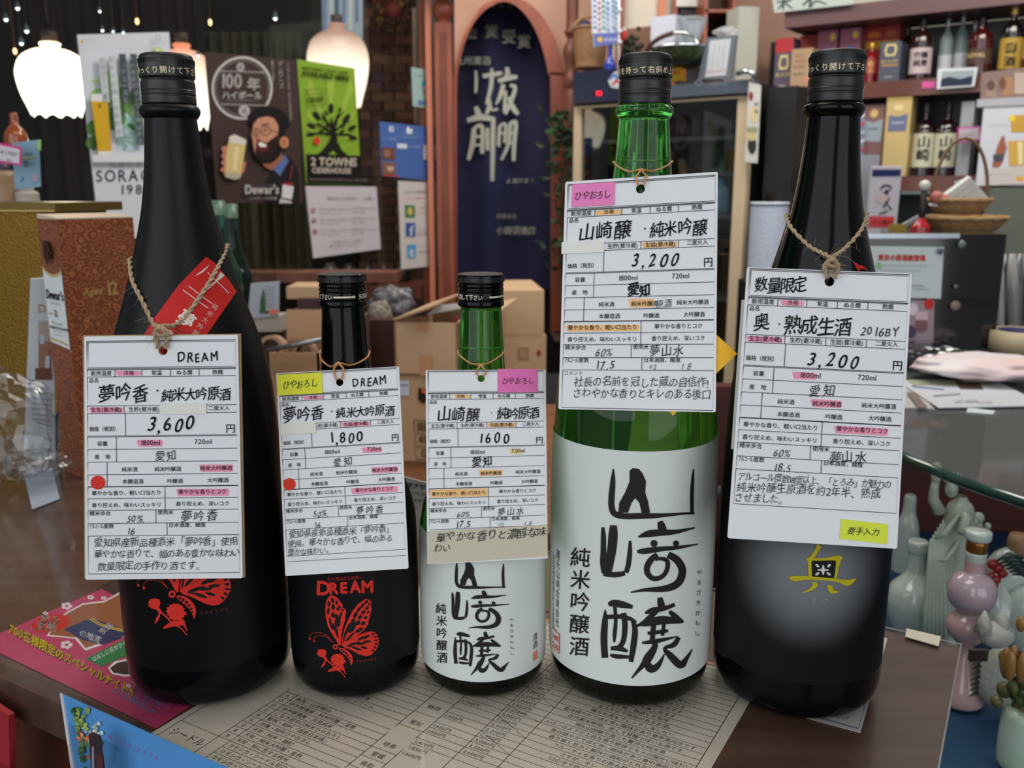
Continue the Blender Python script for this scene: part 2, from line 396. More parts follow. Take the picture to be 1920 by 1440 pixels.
A.text('茨城', *Z(770, 440), 13, WHITE, ang=-40, up=5, bold=.3, vert=False, shear=-.3); A.text('の地酒', *Z(590, 440), 14, WHITE, ang=22, up=5, bold=.3)
A.ell(*Z(385, 355), 37, 16, (196, 46, 40), rot=-.18, up=3); A.text('飲み', *Z(300, 345), 19, WHITE, ang=8, up=4, bold=.35, sx=1.0); A.text('放題', *Z(270, 395), 19, WHITE, ang=8, up=4, bold=.35)
A.poly([Z(640, 620), Z(900, 490), Z(1010, 470), Z(1010, 570), Z(760, 680)], (46, 128, 74), up=3); A.text('はなしに花がさく', *Z(700, 640), 10, WHITE, ang=-27, up=4, sx=.9)
A.text('700名様限定のスペシャルナイト!!', *Z(70, 425), 20, (28, 60, 30), ang=27.5, up=5, bold=.8, sx=.86, shear=-.35)
A.text('700名様限定のスペシャルナイト!!', *Z(66, 420), 20, (226, 206, 50), ang=27.5, up=6, bold=.55, sx=.86, shear=-.35)
A.poly([Z(810, 690), Z(860, 640), Z(1000, 615), Z(1060, 740), Z(940, 755), Z(840, 735)], WHITE, up=3)
A.poly([Z(825, 690), Z(880, 650), Z(1000, 625), Z(1060, 725), Z(940, 740), Z(850, 725)], (66, 46, 44), up=4)
for k, (x, y) in enumerate(((965, 860), (860, 850), (835, 870), (975, 945))): A.text('●たくさんのご来場をお待ちしております。'[:(16, 18, 14, 10)[k]], *Z(x, y), 5.2, (150, 160, 214), ang=24, up=5, bold=.25)
A.line([Z(970, 862), Z(1040, 826)], 4, (40, 84, 190), up=5)
A.bake(zmap(.0001), 'printed_artwork', t)
# second flyer (green and brown) behind the bottles, small white slip at the right
t = thing('green_flyer', 'green and brown picture flyer behind the bottles on the counter', 'flyer', tuple(tp(-.3, .61)))
mb = MB(); mb.quadslab([tp(-.42, .668, .0001), tp(-.20, .668, .0001), tp(-.20, .572, .0001), tp(-.42, .572, .0001)], .0003, mat('flyer_green', (70, 104, 52), .5, noise=((120, 90, 50), 30, (1, 1, 1))), Vector((0, 0, -1))); mb.build('paper', t)
tq = [onz(1560, 1165, .0001), onz(1664, 1197, .0001), onz(1613, 1374, .0001), onz(1512, 1346, .0001)]
t = thing('white_slip', 'white paper slip with blue border under the right black bottle', 'paper', tuple(tq[0]))
mb = MB(); mb.quadslab(tq, .0003, mat('slip_paper', (204, 202, 198), .6), Vector((0, 0, -1))); mb.build('paper', t)
fn = quadmap(tq); A = Art(); A.line([(.05, .03), (.95, .03), (.95, .97), (.05, .97)], .012, (90, 120, 150)); A.text('お知らせ', .42, .93, .055, (90, 110, 140), sx=1.5)
A.bake(lambda u, v, l=0: fn(u, v, l * .4), 'printed_border', t)
t = thing('dark_card', 'dark patterned card under the top edge of the pink flyer', 'card', tuple(onz(200, 1105)))
mb = MB(); mb.quadslab([onz(180, 1103, 0), onz(240, 1070, 0), onz(300, 1100, 0), onz(240, 1135, 0)], .0003, mat('card_dark', (62, 48, 46), .5), Vector((0, 0, -1))); mb.build('paper', t)

# ------------------------------------------------------------------ bottles
def cr(P, n=5):
    Q = []
    for i in range(len(P) - 1):
        p0, p1, p2, p3 = P[max(i - 1, 0)], P[i], P[i + 1], P[min(i + 2, len(P) - 1)]
        for k in range(n):
            t = k / n; Q.append(tuple(0.5 * (2 * p1[j] + (p2[j] - p0[j]) * t + (2 * p0[j] - 5 * p1[j] + 4 * p2[j] - p3[j]) * t * t + (3 * p1[j] - p0[j] - 3 * p2[j] + p3[j]) * t ** 3) for j in range(2)))
    Q.append(P[-1]); return Q
BIGB = [(.038, .002), (.043, .0008), (.0475, .0032), (.0505, .008), (.0520, .015), (.0524, .028)]
BIGW = [(.0524, .028), (.0525, .06), (.0524, .10), (.0520, .145), (.0510, .172), (.0493, .195), (.0462, .214), (.0411, .2325), (.0348, .2515), (.0290, .2711), (.0246, .2872), (.0208, .3031), (.0182, .3188), (.0164, .3343), (.0152, .350), (.0147, .3565)]
BIGN = [(.0147, .3565), (.0160, .3580), (.0171, .3608), (.0164, .3632), (.0146, .3648), (.0143, .3665)]
SMLB = [(.030, .002), (.034, .0008), (.0372, .003), (.0393, .007), (.0404, .013), (.0408, .022)]
SMLW = [(.0408, .022), (.0408, .06), (.0405, .100), (.0396, .112), (.0379, .121), (.0350, .130), (.0311, .1387), (.0268, .148), (.0225, .158), (.0192, .169), (.0170, .182), (.0155, .195), (.0145, .208), (.0135, .225), (.0124, .2465)]
class Rev:
    def __init__(s, X, Y, prof, k=1.0):
        s.X, s.Y = X, Y; s.p = sorted([(z, r * k) for r, z in prof]); s.ac = math.atan2(-Y, -X)
    def r(s, z):
        p = s.p
        if z <= p[0][0]: return p[0][1]
        for i in range(len(p) - 1):
            if z <= p[i + 1][0]:
                a, b = p[i], p[i + 1]; return a[1] + (b[1] - a[1]) * (z - a[0]) / max(b[0] - a[0], 1e-9)
        return p[-1][1]
    def at(s, px, py, lift=0.0):
        d = ray(px, py); f = lambda t: math.hypot(d.x * t - s.X, d.y * t - s.Y) - s.r(CAMZ + d.z * t)
        lo = s.Y - .07; best = (9, lo)
        t = lo; prev = f(t)
        while t < s.Y + .02:
            t2 = t + .001; v = f(t2)
            if v < best[0]: best = (v, t2)
            if prev > 0 >= v:
                a, b = t, t2
                for _ in range(18):
                    m = (a + b) / 2
                    if f(m) > 0: a = m
                    else: b = m
                t = b; break
            t, prev = t2, v
        else: t = best[1]
        p = CAM + d * t; n = Vector((p.x - s.X, p.y - s.Y, 0)).normalized(); rr = s.r(p.z) + lift
        return Vector((s.X + n.x * rr, s.Y + n.y * rr, p.z))
    def arc(s, a, z, lift=0.0, r=None, k0=0.0):   # a metres of arc from the camera-facing line
        rr = s.r(z) if r is None else r; th = s.ac + a / (s.r(.08) if r is None else r) + k0
        return Vector((s.X + (rr + lift) * math.cos(th), s.Y + (rr + lift) * math.sin(th), z))
    def toarc(s, px, py):
        p = s.at(px, py); th = math.atan2(p.y - s.Y, p.x - s.X) - s.ac
        th = (th + math.pi) % (2 * math.pi) - math.pi; return th * s.r(.08), p.z
m_cap = mat('cap_black_plastic', (17, 17, 19), .38, spec=.5); m_capt = mat('cap_top_dull', (44, 40, 36), .45)
m_blackglass = mat('black_glass_glossy', (6, 7, 8), .14, spec=.2); m_satin = mat('black_satin_coat', (8, 9, 11), .38, spec=.22)
m_matte = mat('black_matte_coat', (9, 10, 13), .5, spec=.2)
def green_glass(name, col, r):
    m = mat(name, col, r, trans=.95, ior=1.36)
    return m
m_green = green_glass('green_glass', (98, 208, 92), .03)
def grey_disc_mat():  # black coat turns softly grey around one spot on the body
    m = mat('black_coat_with_grey_disc', (10, 11, 13), .5, spec=.2); nt = m.node_tree; b = nt.nodes['Principled BSDF']
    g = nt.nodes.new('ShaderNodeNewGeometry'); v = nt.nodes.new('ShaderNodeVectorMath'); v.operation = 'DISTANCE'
    v.inputs[1].default_value = GREY_DISC; nt.links.new(g.outputs['Position'], v.inputs[0])
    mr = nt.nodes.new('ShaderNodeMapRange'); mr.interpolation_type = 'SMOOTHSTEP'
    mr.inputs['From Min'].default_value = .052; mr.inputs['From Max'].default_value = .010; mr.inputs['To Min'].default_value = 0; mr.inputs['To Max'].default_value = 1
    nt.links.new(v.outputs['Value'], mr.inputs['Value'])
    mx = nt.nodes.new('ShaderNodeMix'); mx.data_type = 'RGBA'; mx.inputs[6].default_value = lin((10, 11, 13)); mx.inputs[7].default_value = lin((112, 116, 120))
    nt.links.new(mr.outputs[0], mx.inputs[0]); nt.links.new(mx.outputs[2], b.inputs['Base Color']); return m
def bigcap(t, R, word, start, arrow=False):
    mb = MB(); c = (R.X, R.Y, 0)
    mb.lathe(cr([(.0149, .3657), (.0152, .3662), (.0152, .3700)], 3) + [(.01505, .3702), (.01505, .3708), (.0152, .3710), (.0152, .3722), (.01505, .3724), (.01505, .3730), (.0152, .3732)] + cr([(.0152, .3732), (.0151, .3780), (.0145, .3795), (.0153, .3806), (.0155, .3815), (.0155, .3890), (.0153, .3905), (.0149, .3922), (.0143, .3932)], 4), m_cap, c, 56)
    mb.lathe([(.0143, .3932), (.0130, .3937), (.0001, .3937)], m_capt, c, 56); cap = mb.build('cap', t)
    mb = MB()
    for i in range(88):
        a = 2 * math.pi * i / 88; mb.box((R.X + .01545 * math.cos(a), R.Y + .01545 * math.sin(a), .3893), (.0007, .0004, .0024), m_cap, a)
    mb.build('grip_ribs', cap, kind='stuff')
    A = Art(); A.text(word, start, -.3822, .0042, (226, 214, 176), gap=.0004, bold=.00006)
    A.bake(lambda x, y, l=0: R.arc(x, -y, l, r=.0155), 'cap_lettering', cap, maxe=.0025)
    if arrow:
        A = Art(); A.ring(.0225, -.3705, .0030, .0006, (230, 228, 220)); A.bake(lambda x, y, l=0: R.arc(x, -y, l, r=.0153), 'ring_mark', cap)
def smallcap(t, R, items, k=1.0):
    c = (R.X, R.Y, 0); P = [(.0137, .2472), (.0141, .2478), (.0141, .2503), (.0137, .2510), (.0139, .2517), (.0139, .2557), (.0136, .2563), (.0141, .2573), (.0136, .2584), (.0136, .2590), (.0140, .2600), (.0136, .2611), (.0140, .2620), (.0142, .2624), (.0142, .2652), (.0141, .2662), (.0137, .2668)]
    mb = MB(); mb.lathe(cr([(r * k, z) for r, z in P], 3), m_blackglass, c, 56); mb.lathe([(.0137 * k, .2668), (.0125 * k, .2665), (.0001, .2665)], m_capt, c, 56); cap = mb.build('cap', t)
    mb = MB()
    for i in range(84):
        a = 2 * math.pi * i / 84; mb.box((R.X + .0142 * k * math.cos(a), R.Y + .0142 * k * math.sin(a), .2638), (.0007, .0005, .0030), mat('rib_dark', (52, 52, 54), .3), a)
    mb.build('grip_ribs', cap, kind='stuff')
    A = Art()
    for it in items:
        if it[0] == 't': A.text(it[1], it[2], -.2523, .0036, (224, 222, 212), bold=.00005, sx=.8)
        else: A.rect(it[1], -.2543, it[2], -.2532, (220, 216, 190)); A.poly([(it[2], -.2549), (it[2] + .0014, -.25375), (it[2], -.2526)], (220, 216, 190))
    A.bake(lambda x, y, l=0: R.arc(x, -y, l, r=.0140 * k), 'cap_lettering', cap, maxe=.002)
def center(pts, Y): return sum(aty(x, y, Y).x for x, y in pts) / len(pts)
YB1, YB2, YB3, YB4, YB5 = .556, .557, .556, .5555, .5415
B1 = Rev(center([(311, 160), (388, 1100), (398, 1200)], YB1) / 1.0, YB1, BIGW + BIGB + BIGN)
B2 = Rev(center([(641, 540), (668, 1180)], YB2), YB2, SMLW + SMLB, 1.035)
B3 = Rev(center([(901, 540), (907, 1180)], YB3), YB3, SMLW + SMLB)
B4 = Rev(center([(1209, 160), (1182, 1110)], YB4), YB4, BIGW + BIGB + BIGN)
B5 = Rev(center([(1566, 160), (1493, 1200)], YB5), YB5, BIGW + BIGB + BIGN, 1.0)
GREY_DISC = tuple(B5.at(1520, 1080))
m_foot = green_glass('green_glass_thick_foot', (14, 34, 16), .06); z_foot = {True: B4.at(1195, 1285).z + .001, False: B3.at(905, 1278).z + .001}
def sake(name, label, R, k, low, mid, split, top, big=True, neckm=None):
    t = thing(name, label, 'bottle', (R.X, R.Y, .0012)); c = (R.X, R.Y, .0010)
    Bb, W = (BIGB, BIGW) if big else (SMLB, SMLW)
    W = cr([(r * k, z) for r, z in W], 5)
    mb = MB()
    base = [(0.0005, .006), (.030 * k, .005)] + cr([(r * k, z) for r, z in Bb], 5)
    if mid is top and low is mid:                     # one clear glass volume
        full = base + W[1:]
        if big: full += cr(BIGN, 4)[1:]
        full += [(.010, full[-1][1]), (.0005, full[-1][1])]
        zf = z_foot[big]; foot = [p for p in full if p[1] <= zf or p[0] < .033 and p[1] < .01]; i0 = len(foot)
        mb.lathe(full[:i0], m_foot, c, 72); mb.lathe(full[i0 - 1:], mid, c, 72); mb.build('glass_body', t)
    else:
        mb.lathe(base, low, c, 72); mb.lathe([p for p in W if p[1] <= split + 1e-6] + [next(p for p in W if p[1] > split + 1e-6)], mid, c, 72)
        mb.build('body', t)
        mb = MB(); mb.lathe([p for p in W if p[1] > split], top, c, 72)
        if big: mb.lathe(cr(BIGN, 4), top, c, 72)
        mb.build('neck', t)
    return t
b1 = sake('sake_bottle', 'tall matte black sake bottle with red butterfly print at far left', B1, 1, m_blackglass, m_satin, .262, m_satin)
b2 = sake('sake_bottle', 'small black sake bottle lettered DREAM above a red butterfly', B2, 1.035, m_blackglass, m_matte, .150, m_blackglass, big=False)
b3 = sake('sake_bottle', 'small green glass sake bottle with white brush-lettered label', B3, 1, m_green, m_green, 0, m_green, big=False)
b4 = sake('sake_bottle', 'tall green glass sake bottle with large white brush-lettered label', B4, 1, m_green, m_green, 0, m_green)
b5 = sake('sake_bottle', 'tall matte black sake bottle with yellow crest over a misty grey moon', B5, 1, m_blackglass, grey_disc_mat(), .262, m_blackglass)
bigcap(b1, B1, 'ゆっくり開けて下さい', -.0225); bigcap(b4, B4, 'みを持って右斜め上に', -.0218, True); bigcap(b5, B5, 'ゆっくり開けて下さい・', -.0225, True)
smallcap(b2, B2, [('t', 'て廻して下さい', -.0265), ('r', -.0055, .0065), ('t', '矢印の方向に', .0100)], 1.02)
smallcap(b3, B3, [('t', '矢印の方向に廻して下さい', -.0335), ('r', .0050, .0170)], 1.0)
# dark liner added inside the green bottles' foot to darken the glass
for R, t, k in ((B3, b3, .8), (B4, b4, 1)):
    zt_ = .018 if k < 1 else .024
    mb = MB(); zs = [.003 + (zt_ - .003) * i / 8 for i in range(9)]; mb.lathe([(.0005, .0045)] + [(R.r(z - .001) - .0016, z) for z in zs] + [(.0005, zt_ + .001)], mat('dark_base_liner', (7, 20, 9), .35), (R.X, R.Y, 0), 48); mb.build('base_liner', t)

# white labels wrapped round the green bottles
m_label = mat('label_paper', (214, 221, 216), .5)
def wraplabel(R, t, z0, z1, a0=-105, a1=105):
    mb = MB(); n = 60; vs = []; m_ = 12
    for i in range(n + 1):
        th = R.ac + math.radians(a0 + (a1 - a0) * i / n)
        for j in range(m_ + 1):
            z = z0 + (z1 - z0) * j / m_; rr = R.r(z - .001) + .0007; vs.append((R.X + rr * math.cos(th), R.Y + rr * math.sin(th), z))
    fs = [(i * (m_ + 1) + j, (i + 1) * (m_ + 1) + j, (i + 1) * (m_ + 1) + j + 1, i * (m_ + 1) + j + 1) for i in range(n) for j in range(m_)]
    mb.add(vs, fs, m_label, True); return mb.build('label', t)
z4a = B4.at(1223, 846).z; z4b = B4.at(1195, 1285).z
l4 = wraplabel(B4, b4, z4b, z4a)
ZZ = lambda *q: [tuple([q_[0] / 2.1175 + 1020, q_[1] / 2.1175 + 760] + [w_ / 2.1175 for w_ in q_[2:]]) for q_ in q]
def brush(A, col=(30, 28, 30)):
    L = lambda *q: A.line(ZZ(*q), 1, col, up=1); Pz = lambda *q: A.poly(ZZ(*q), col, up=1)
    L((277, 250, 5), (275, 300, 20), (270, 360, 24), (270, 400, 24), (282, 428, 24), (320, 438, 24), (380, 437, 24), (440, 436, 20), (500, 432, 13), (560, 427, 9), (593, 427, 9))
    L((589, 250, 4), (586, 290, 12), (583, 350, 15), (583, 427, 14))
    Pz((340, 258), (352, 247), (376, 250), (392, 270), (404, 300), (401, 345), (412, 380), (420, 424), (388, 428), (378, 385), (362, 366), (348, 385), (334, 424), (296, 424), (300, 385), (322, 345), (340, 300))
    L((236, 482, 12), (238, 520, 20), (238, 570, 22), (238, 625, 26), (243, 665, 22)); L((238, 668, 16), (285, 670, 22), (322, 664, 18))
    L((277, 474, 26), (276, 510, 36), (272, 560, 36), (264, 610, 34), (255, 660, 30)); L((342, 535, 10), (341, 580, 18), (335, 630, 20), (326, 662, 18))
    L((459, 458, 20), (465, 480, 32), (472, 505, 30)); L((374, 520, 6), (412, 508, 26), (462, 503, 26), (520, 500, 18), (595, 484, 5)); A.ell(*ZZ((435, 546))[0], 6.5, 6.5, col, up=1); A.ell(*ZZ((521, 546))[0], 5.6, 5.6, col, up=1)
    L((370, 578, 12), (400, 576, 24), (460, 568, 20), (530, 562, 14), (607, 549, 4))
    L((448, 590, 20), (424, 610, 24), (408, 640, 24), (412, 668, 22), (436, 686, 20), (468, 676, 18), (486, 648, 18), (486, 615, 18), (460, 606, 14), (440, 612, 10))
    L((490, 590, 26), (525, 612, 30), (545, 650, 30), (535, 695, 30), (500, 720, 28), (450, 728, 22), (400, 730, 14), (344, 740, 5))
    L((258, 790, 14), (275, 783, 26), (310, 788, 28), (352, 798, 14)); L((245, 808, 4), (244, 850, 22), (240, 910, 27), (241, 960, 26), (244, 1000, 26))
    L((250, 838, 18), (300, 836, 18), (340, 844, 16), (366, 858, 8)); L((352, 848, 16), (361, 890, 22), (355, 950, 24), (345, 1016, 18)); L((282, 796, 14), (286, 850, 14), (282, 900, 16), (280, 938, 8)); L((316, 822, 22), (322, 870, 22), (316, 930, 20), (300, 958, 20))
    L((266, 962, 14), (300, 962, 22), (332, 974, 10)); L((264, 988, 10), (290, 994, 18), (342, 996, 12))
    L((458, 760, 18), (462, 785, 28), (468, 802, 22)); L((400, 822, 8), (430, 812, 24), (480, 802, 18), (516, 788, 14)); L((446, 818, 12), (420, 838, 20), (395, 860, 18), (366, 874, 8)); L((495, 815, 14), (520, 838, 22), (550, 858, 8))
    L((375, 870, 8), (410, 862, 26), (470, 850, 34), (546, 856, 14)); L((434, 865, 20), (428, 930, 20)); L((474, 862, 14), (468, 912, 14)); L((410, 902, 12), (450, 898, 16), (490, 892, 12)); L((388, 940, 8), (440, 934, 18), (528, 915, 4))
    L((442, 930, 18), (436, 960, 24), (412, 1000, 34), (390, 1030, 20), (348, 1080, 5)); L((400, 1000, 22), (420, 1042, 32), (450, 1030, 22), (476, 984, 4)); L((532, 918, 16), (512, 948, 20), (476, 962, 12), (498, 990, 26), (538, 1028, 30), (562, 1002, 16), (584, 966, 4))
    for k, ch in enumerate('純米吟醸酒'): A.text(ch, 1070 + (0, 0, -1, -2, -2)[k], 1054 + 41.7 * k + 3, 38, col, ang=4, bold=.45, sx=1.0, up=1)
    for k, ch in enumerate('やまざきかもし'): A.text(ch, 1304 - k * .7, 1077 + 19.0 * k, 11, (60, 58, 60), up=1, ang=-6)
A = Art(); brush(A)
A.bake(lambda x, y, l=0: B4.at(x, y, .0008 + l), 'brush_lettering', l4, maxe=14)
A = Art(); 
A.text('蔵元山崎合資会社', 0, 0, .0066, (40, 38, 40), vert=True, sx=.75); A.text('愛知県幡豆郡幡豆町大字西幡豆', -.0066, .006, .0036, (60, 58, 60), vert=True, sx=.9)
A.rect(-.0075, .056, .0035, .070, (214, 96, 84)); A.rect(-.0068, .0567, .0028, .0693, (214, 220, 216)); A.text('山崎', -.0062, .0622, .0043, (214, 96, 84), bold=.0002); A.text('之印', -.0062, .0683, .0043, (214, 96, 84), bold=.0002)
a_, z_ = B4.toarc(1049, 1030)
A.bake(lambda x, y, l=0: B4.arc(a_ + x, z_ - y, .0008 + l), 'maker_lettering', l4, maxe=.004)
z3b = B3.at(905, 1278).z; l3 = wraplabel(B3, b3, z3b, z3b + (z4a - z4b) * .62)
a4, z4 = B4.toarc(1088.5, 1234.6); a3, z3 = B3.toarc(831.6, 1245)
def to3(x, y, l=0):
    a, z = B4.toarc(x, y); return B3.arc(a3 + (a - a4) * .575, z3 + (z - z4) * .565, .0008 + l)
A = Art(); brush(A); A.bake(to3, 'brush_lettering', l3, maxe=16)
A = Art(); A.text('清酒', 0, 0, .0055, (70, 70, 74), vert=True); A.rect(-.002, .013, .003, .019, (220, 130, 120)); a_3, z_3 = B3.toarc(1014, 1190)
A.bake(lambda x, y, l=0: B3.arc(a_3 + x, z_3 - y, .0008 + l), 'side_lettering', l3)

# red butterfly, thistle and lettering (drawn once, used on both black bottles)
RED = (214, 44, 34); NOT = (12, 12, 14)
Q = lambda *q: [tuple([q_[0] / 3.513 + 500, q_[1] / 3.513 + 1030] + [w_ / 3.513 for w_ in q_[2:]]) for q_ in q]
def butterfly(A):
    P = lambda *q: A.poly(Q(*q), RED, up=1)
    def L(*q, c=RED, up=1): A.line(Q(*q), 1, c, up=up)
    def hole(x, y, rx, ry, rot): A.ell(*Q((x, y))[0], rx / 3.513, ry / 3.513, NOT, rot=math.radians(rot), n=12, up=3)
    P((418, 303), (440, 302), (462, 315), (480, 332), (492, 352), (502, 365), (500, 380), (518, 392), (526, 408), (520, 425), (516, 470), (502, 510), (494, 560), (488, 628), (476, 632), (455, 590), (425, 545), (404, 500), (392, 450), (388, 400), (392, 350), (404, 318))
    P((650, 323), (675, 330), (690, 348), (686, 372), (690, 395), (682, 420), (680, 440), (672, 462), (668, 490), (640, 530), (600, 565), (550, 598), (508, 634), (494, 632), (498, 590), (506, 545), (520, 500), (540, 455), (565, 405), (600, 360))
    P((690, 538), (712, 545), (724, 560), (734, 582), (738, 605), (734, 630), (724, 650), (712, 668), (700, 682), (680, 696), (650, 702), (610, 690), (560, 662), (504, 640), (504, 630), (550, 600), (600, 568), (650, 545))
    for h in ((436, 334, 10, 18, -10), (462, 348, 8, 15, -15), (412, 358, 10, 20, 5), (482, 378, 8, 12, -30), (440, 378, 12, 20, 0), (470, 392, 9, 13, -20), (500, 398, 8, 10, -40), (408, 405, 9, 22, 8), (438, 430, 12, 20, 5), (490, 425, 9, 14, 10), (462, 440, 14, 16, 0), (482, 450, 8, 16, 10), (468, 480, 20, 30, 0), (420, 470, 8, 24, -12), (432, 505, 10, 26, -25), (462, 540, 8, 44, -12), (450, 520, 6, 40, -20),
              (655, 345, 9, 16, 40), (676, 358, 7, 12, 30), (630, 368, 9, 20, 30), (660, 385, 10, 15, 40), (606, 395, 10, 20, 35), (636, 412, 10, 16, 50), (668, 412, 7, 12, 40), (585, 430, 12, 22, 30), (615, 445, 11, 18, 45), (650, 448, 9, 14, 50), (570, 470, 12, 20, 30), (600, 482, 14, 20, 45), (635, 485, 12, 18, 55), (560, 510, 24, 40, 25), (610, 530, 12, 30, 60), (530, 530, 9, 50, 20), (548, 575, 8, 44, 45), (512, 575, 5, 45, 10),
              (700, 555, 6, 12, 60), (714, 575, 6, 12, 75), (720, 598, 6, 12, 90), (720, 622, 6, 12, 100), (712, 645, 6, 11, 120), (698, 665, 6, 11, 130), (655, 575, 9, 26, 60), (620, 585, 9, 26, 60), (660, 605, 8, 28, 85), (620, 620, 8, 32, 85), (575, 620, 9, 44, 75), (590, 650, 8, 36, 110), (640, 645, 8, 24, 105), (560, 640, 4, 36, 100)): hole(*h)
    A.ell(*Q((455, 640))[0], 5.1, 5.1, RED, up=1); A.ell(*Q((455, 640))[0], 2.4, 2.4, NOT, up=3)
    L((478, 652, 12), (510, 668, 32), (540, 695, 34), (556, 725, 24), (558, 762, 4))
    for x, y, r in ((492, 660, 7), (508, 670, 8), (524, 682, 8), (536, 698, 7), (546, 714, 6), (551, 730, 4), (500, 678, 4), (518, 694, 4), (532, 712, 4)): hole(x, y, r, r, 0)
    L((436, 612, 2.4), (405, 570, 2.2), (360, 548, 2.2), (310, 550, 2.2), (284, 570, 2.2), (286, 582, 3)); L((432, 606, 2.4), (395, 575, 2.2), (350, 566, 2.2), (320, 578, 2.2), (313, 600, 3))
    A.ell(*Q((287, 587))[0], 2, 2, RED, up=1); A.ell(*Q((315, 602))[0], 2, 2, RED, up=1)
    P((335, 672), (346, 658), (372, 655), (392, 662), (396, 680), (388, 700), (402, 722), (392, 735), (376, 712), (352, 704), (336, 692))
    pts = []
    for i in range(26):
        a = 2 * math.pi * i / 26; r = (52 if i % 2 else 44) * (1.12 if 0 < a < 2.2 else .92); pts.append((468 + r * math.cos(a), 722 + r * .82 * math.sin(a)))
    P(*pts)
    L((385, 715, 8), (420, 745, 8), (455, 785, 7), (490, 806, 6), (520, 842, 5)); L((392, 725, 6), (378, 755, 14), (362, 778, 3)); L((405, 800, 3), (440, 788, 22), (470, 782, 26), (510, 792, 3)); L((480, 750, 30), (505, 785, 14), (522, 822, 3)); L((455, 770, 10), (430, 795, 12), (404, 803, 3)); L((500, 735, 14), (525, 742, 3)); L((490, 765, 12), (516, 778, 3))
def b2words(A):
    for k, (ch, x, sx) in enumerate((('D', 326, 1.05), ('R', 412, 1.0), ('E', 484, 1.05), ('A', 552, .95), ('M', 622, 1.0))):
        q = Q((x, (296, 292, 286, 284, 284)[k]))[0]; A.text(ch, q[0], q[1], (128, 104, 98, 110, 112)[k] / 3.513 * (1.0), RED, sx=sx * .95, bold=1.3, ang=-2 if k else 2, up=1)
    A.text('三ヶ根山から世界へ', *Q((402, 205))[0], 7.3, (170, 40, 32), ang=-3, up=1, bold=.15)
A = Art(); butterfly(A); b2words(A); A.text('アサギマダラ', *Q((585, 748))[0], 6.2, (150, 40, 34), ang=-8, gap=.6, up=1)
A.bake(lambda x, y, l=0: B2.at(x, y, .0003 + l * .5), 'red_print', b2, maxe=10)
ab, zb = B2.toarc(629.5, 1211); a1_, z1_ = B1.toarc(323, 1112)
def to1(x, y, l=0):
    a, z = B2.toarc(x, y); return B1.arc(a1_ + (a - ab) * 1.27, z1_ + (z - zb) * 1.29, .0003 + l * .5)
A = Art(); butterfly(A); A.text('アサギマダラ', *Q((585, 748))[0], 6.2, (110, 36, 34), ang=-8, gap=.6, up=1); A.bake(to1, 'red_print', b1, maxe=10)
# red shoulder sticker on the first bottle
fnr = lambda l: B1.at(386, 482, .0)
G = lambda *q: [(q_[0] / 5.538 + 220, q_[1] / 5.538 + 420) + tuple(w_ / 5.538 for w_ in q_[2:]) for q_ in q]
A = Art(); A.poly(G((915, 338), (1000, 400), (1120, 540), (1230, 700), (930, 1140), (760, 1400), (300, 1600), (60, 1500), (400, 960), (640, 630)), (192, 28, 24), up=1)
A.line(G((808, 535, 3), (880, 490, 18), (945, 425, 3)), 1, (216, 208, 200), up=2); A.poly(G((1062, 497), (1105, 533), (870, 735), (862, 725), (1010, 590)), (216, 208, 200), up=2)
A.line(G((930, 500), (1150, 718)), 1.4, (216, 208, 200), up=2); A.line(G((740, 645), (980, 828)), 1.6, (216, 208, 200), up=2); A.line(G((682, 685), (940, 875)), 1.6, (216, 208, 200), up=2); A.line(G((880, 720, 5), (810, 775, 3)), 1, (216, 208, 200), up=2)
A.text('夢', *G((600, 985))[0], 33, (222, 212, 200), ang=38, bold=.9, up=2); A.text('吟', *G((450, 1200))[0], 33, (222, 212, 200), ang=38, bold=.9, up=2)
for k, ch in enumerate('純米大吟醸原酒'): A.text(ch, *G((965 - k * 49, 862 + k * 68))[0], 12, (214, 150, 140), ang=34, up=2, bold=.2)
A.bake(lambda x, y, l=0: B1.at(x, y, .0004 + l), 'shoulder_sticker', b1, maxe=7, label='red diagonal sticker with white lettering')
A = Art(); A.poly([(1606, 505), (1598, 490), (1620, 500), (1634, 520), (1622, 530)], (190, 34, 28)); A.bake(lambda x, y, l=0: B5.at(x, y, .0005), 'shoulder_sticker', b5, label='corner of a red sticker')
# yellow crest on the last bottle
YE = (184, 168, 20); W5 = lambda *q: [(q_[0] / 3.13 + 1320, q_[1] / 3.13 + 980) + tuple(w_ / 3.13 for w_ in q_[2:]) for q_ in q]
A = Art()
A.poly(W5((632, 215), (775, 218), (765, 322), (634, 320)), (12, 12, 14), up=1)
A.poly(W5((665, 115), (672, 120), (676, 132), (688, 140), (684, 150), (655, 190), (640, 215), (612, 225), (600, 215), (625, 195), (655, 150)), YE, up=3)
for q in (((600, 212, 14), (660, 214, 14), (720, 212, 16), (790, 205, 30), (806, 215, 8)), ((620, 215, 24), (620, 260, 20), (624, 325, 20)), ((788, 205, 34), (780, 260, 18), (768, 325, 14)),
          ((502, 322, 16), (540, 326, 32), (600, 322, 22), (700, 328, 16), (760, 334, 18), (800, 342, 22), (845, 350, 36), (890, 326, 3)), ((632, 352, 8), (655, 362, 26), (620, 392, 14), (578, 408, 6)), ((724, 366, 8), (738, 380, 30), (750, 402, 24), (788, 404, 6))): A.line(W5(*q), 1, YE, up=3)
for x, y, rx, ry, ro in ((698, 275, 8, 30, 0), (698, 275, 34, 6, 0), (664, 250, 13, 7, 40), (732, 250, 13, 7, -40), (664, 298, 14, 7, -35), (730, 298, 14, 7, 35)):
    c_ = W5((x, y))[0]; A.ell(c_[0], c_[1], rx / 3.13, ry / 3.13, (206, 208, 206), rot=math.radians(ro), up=4)
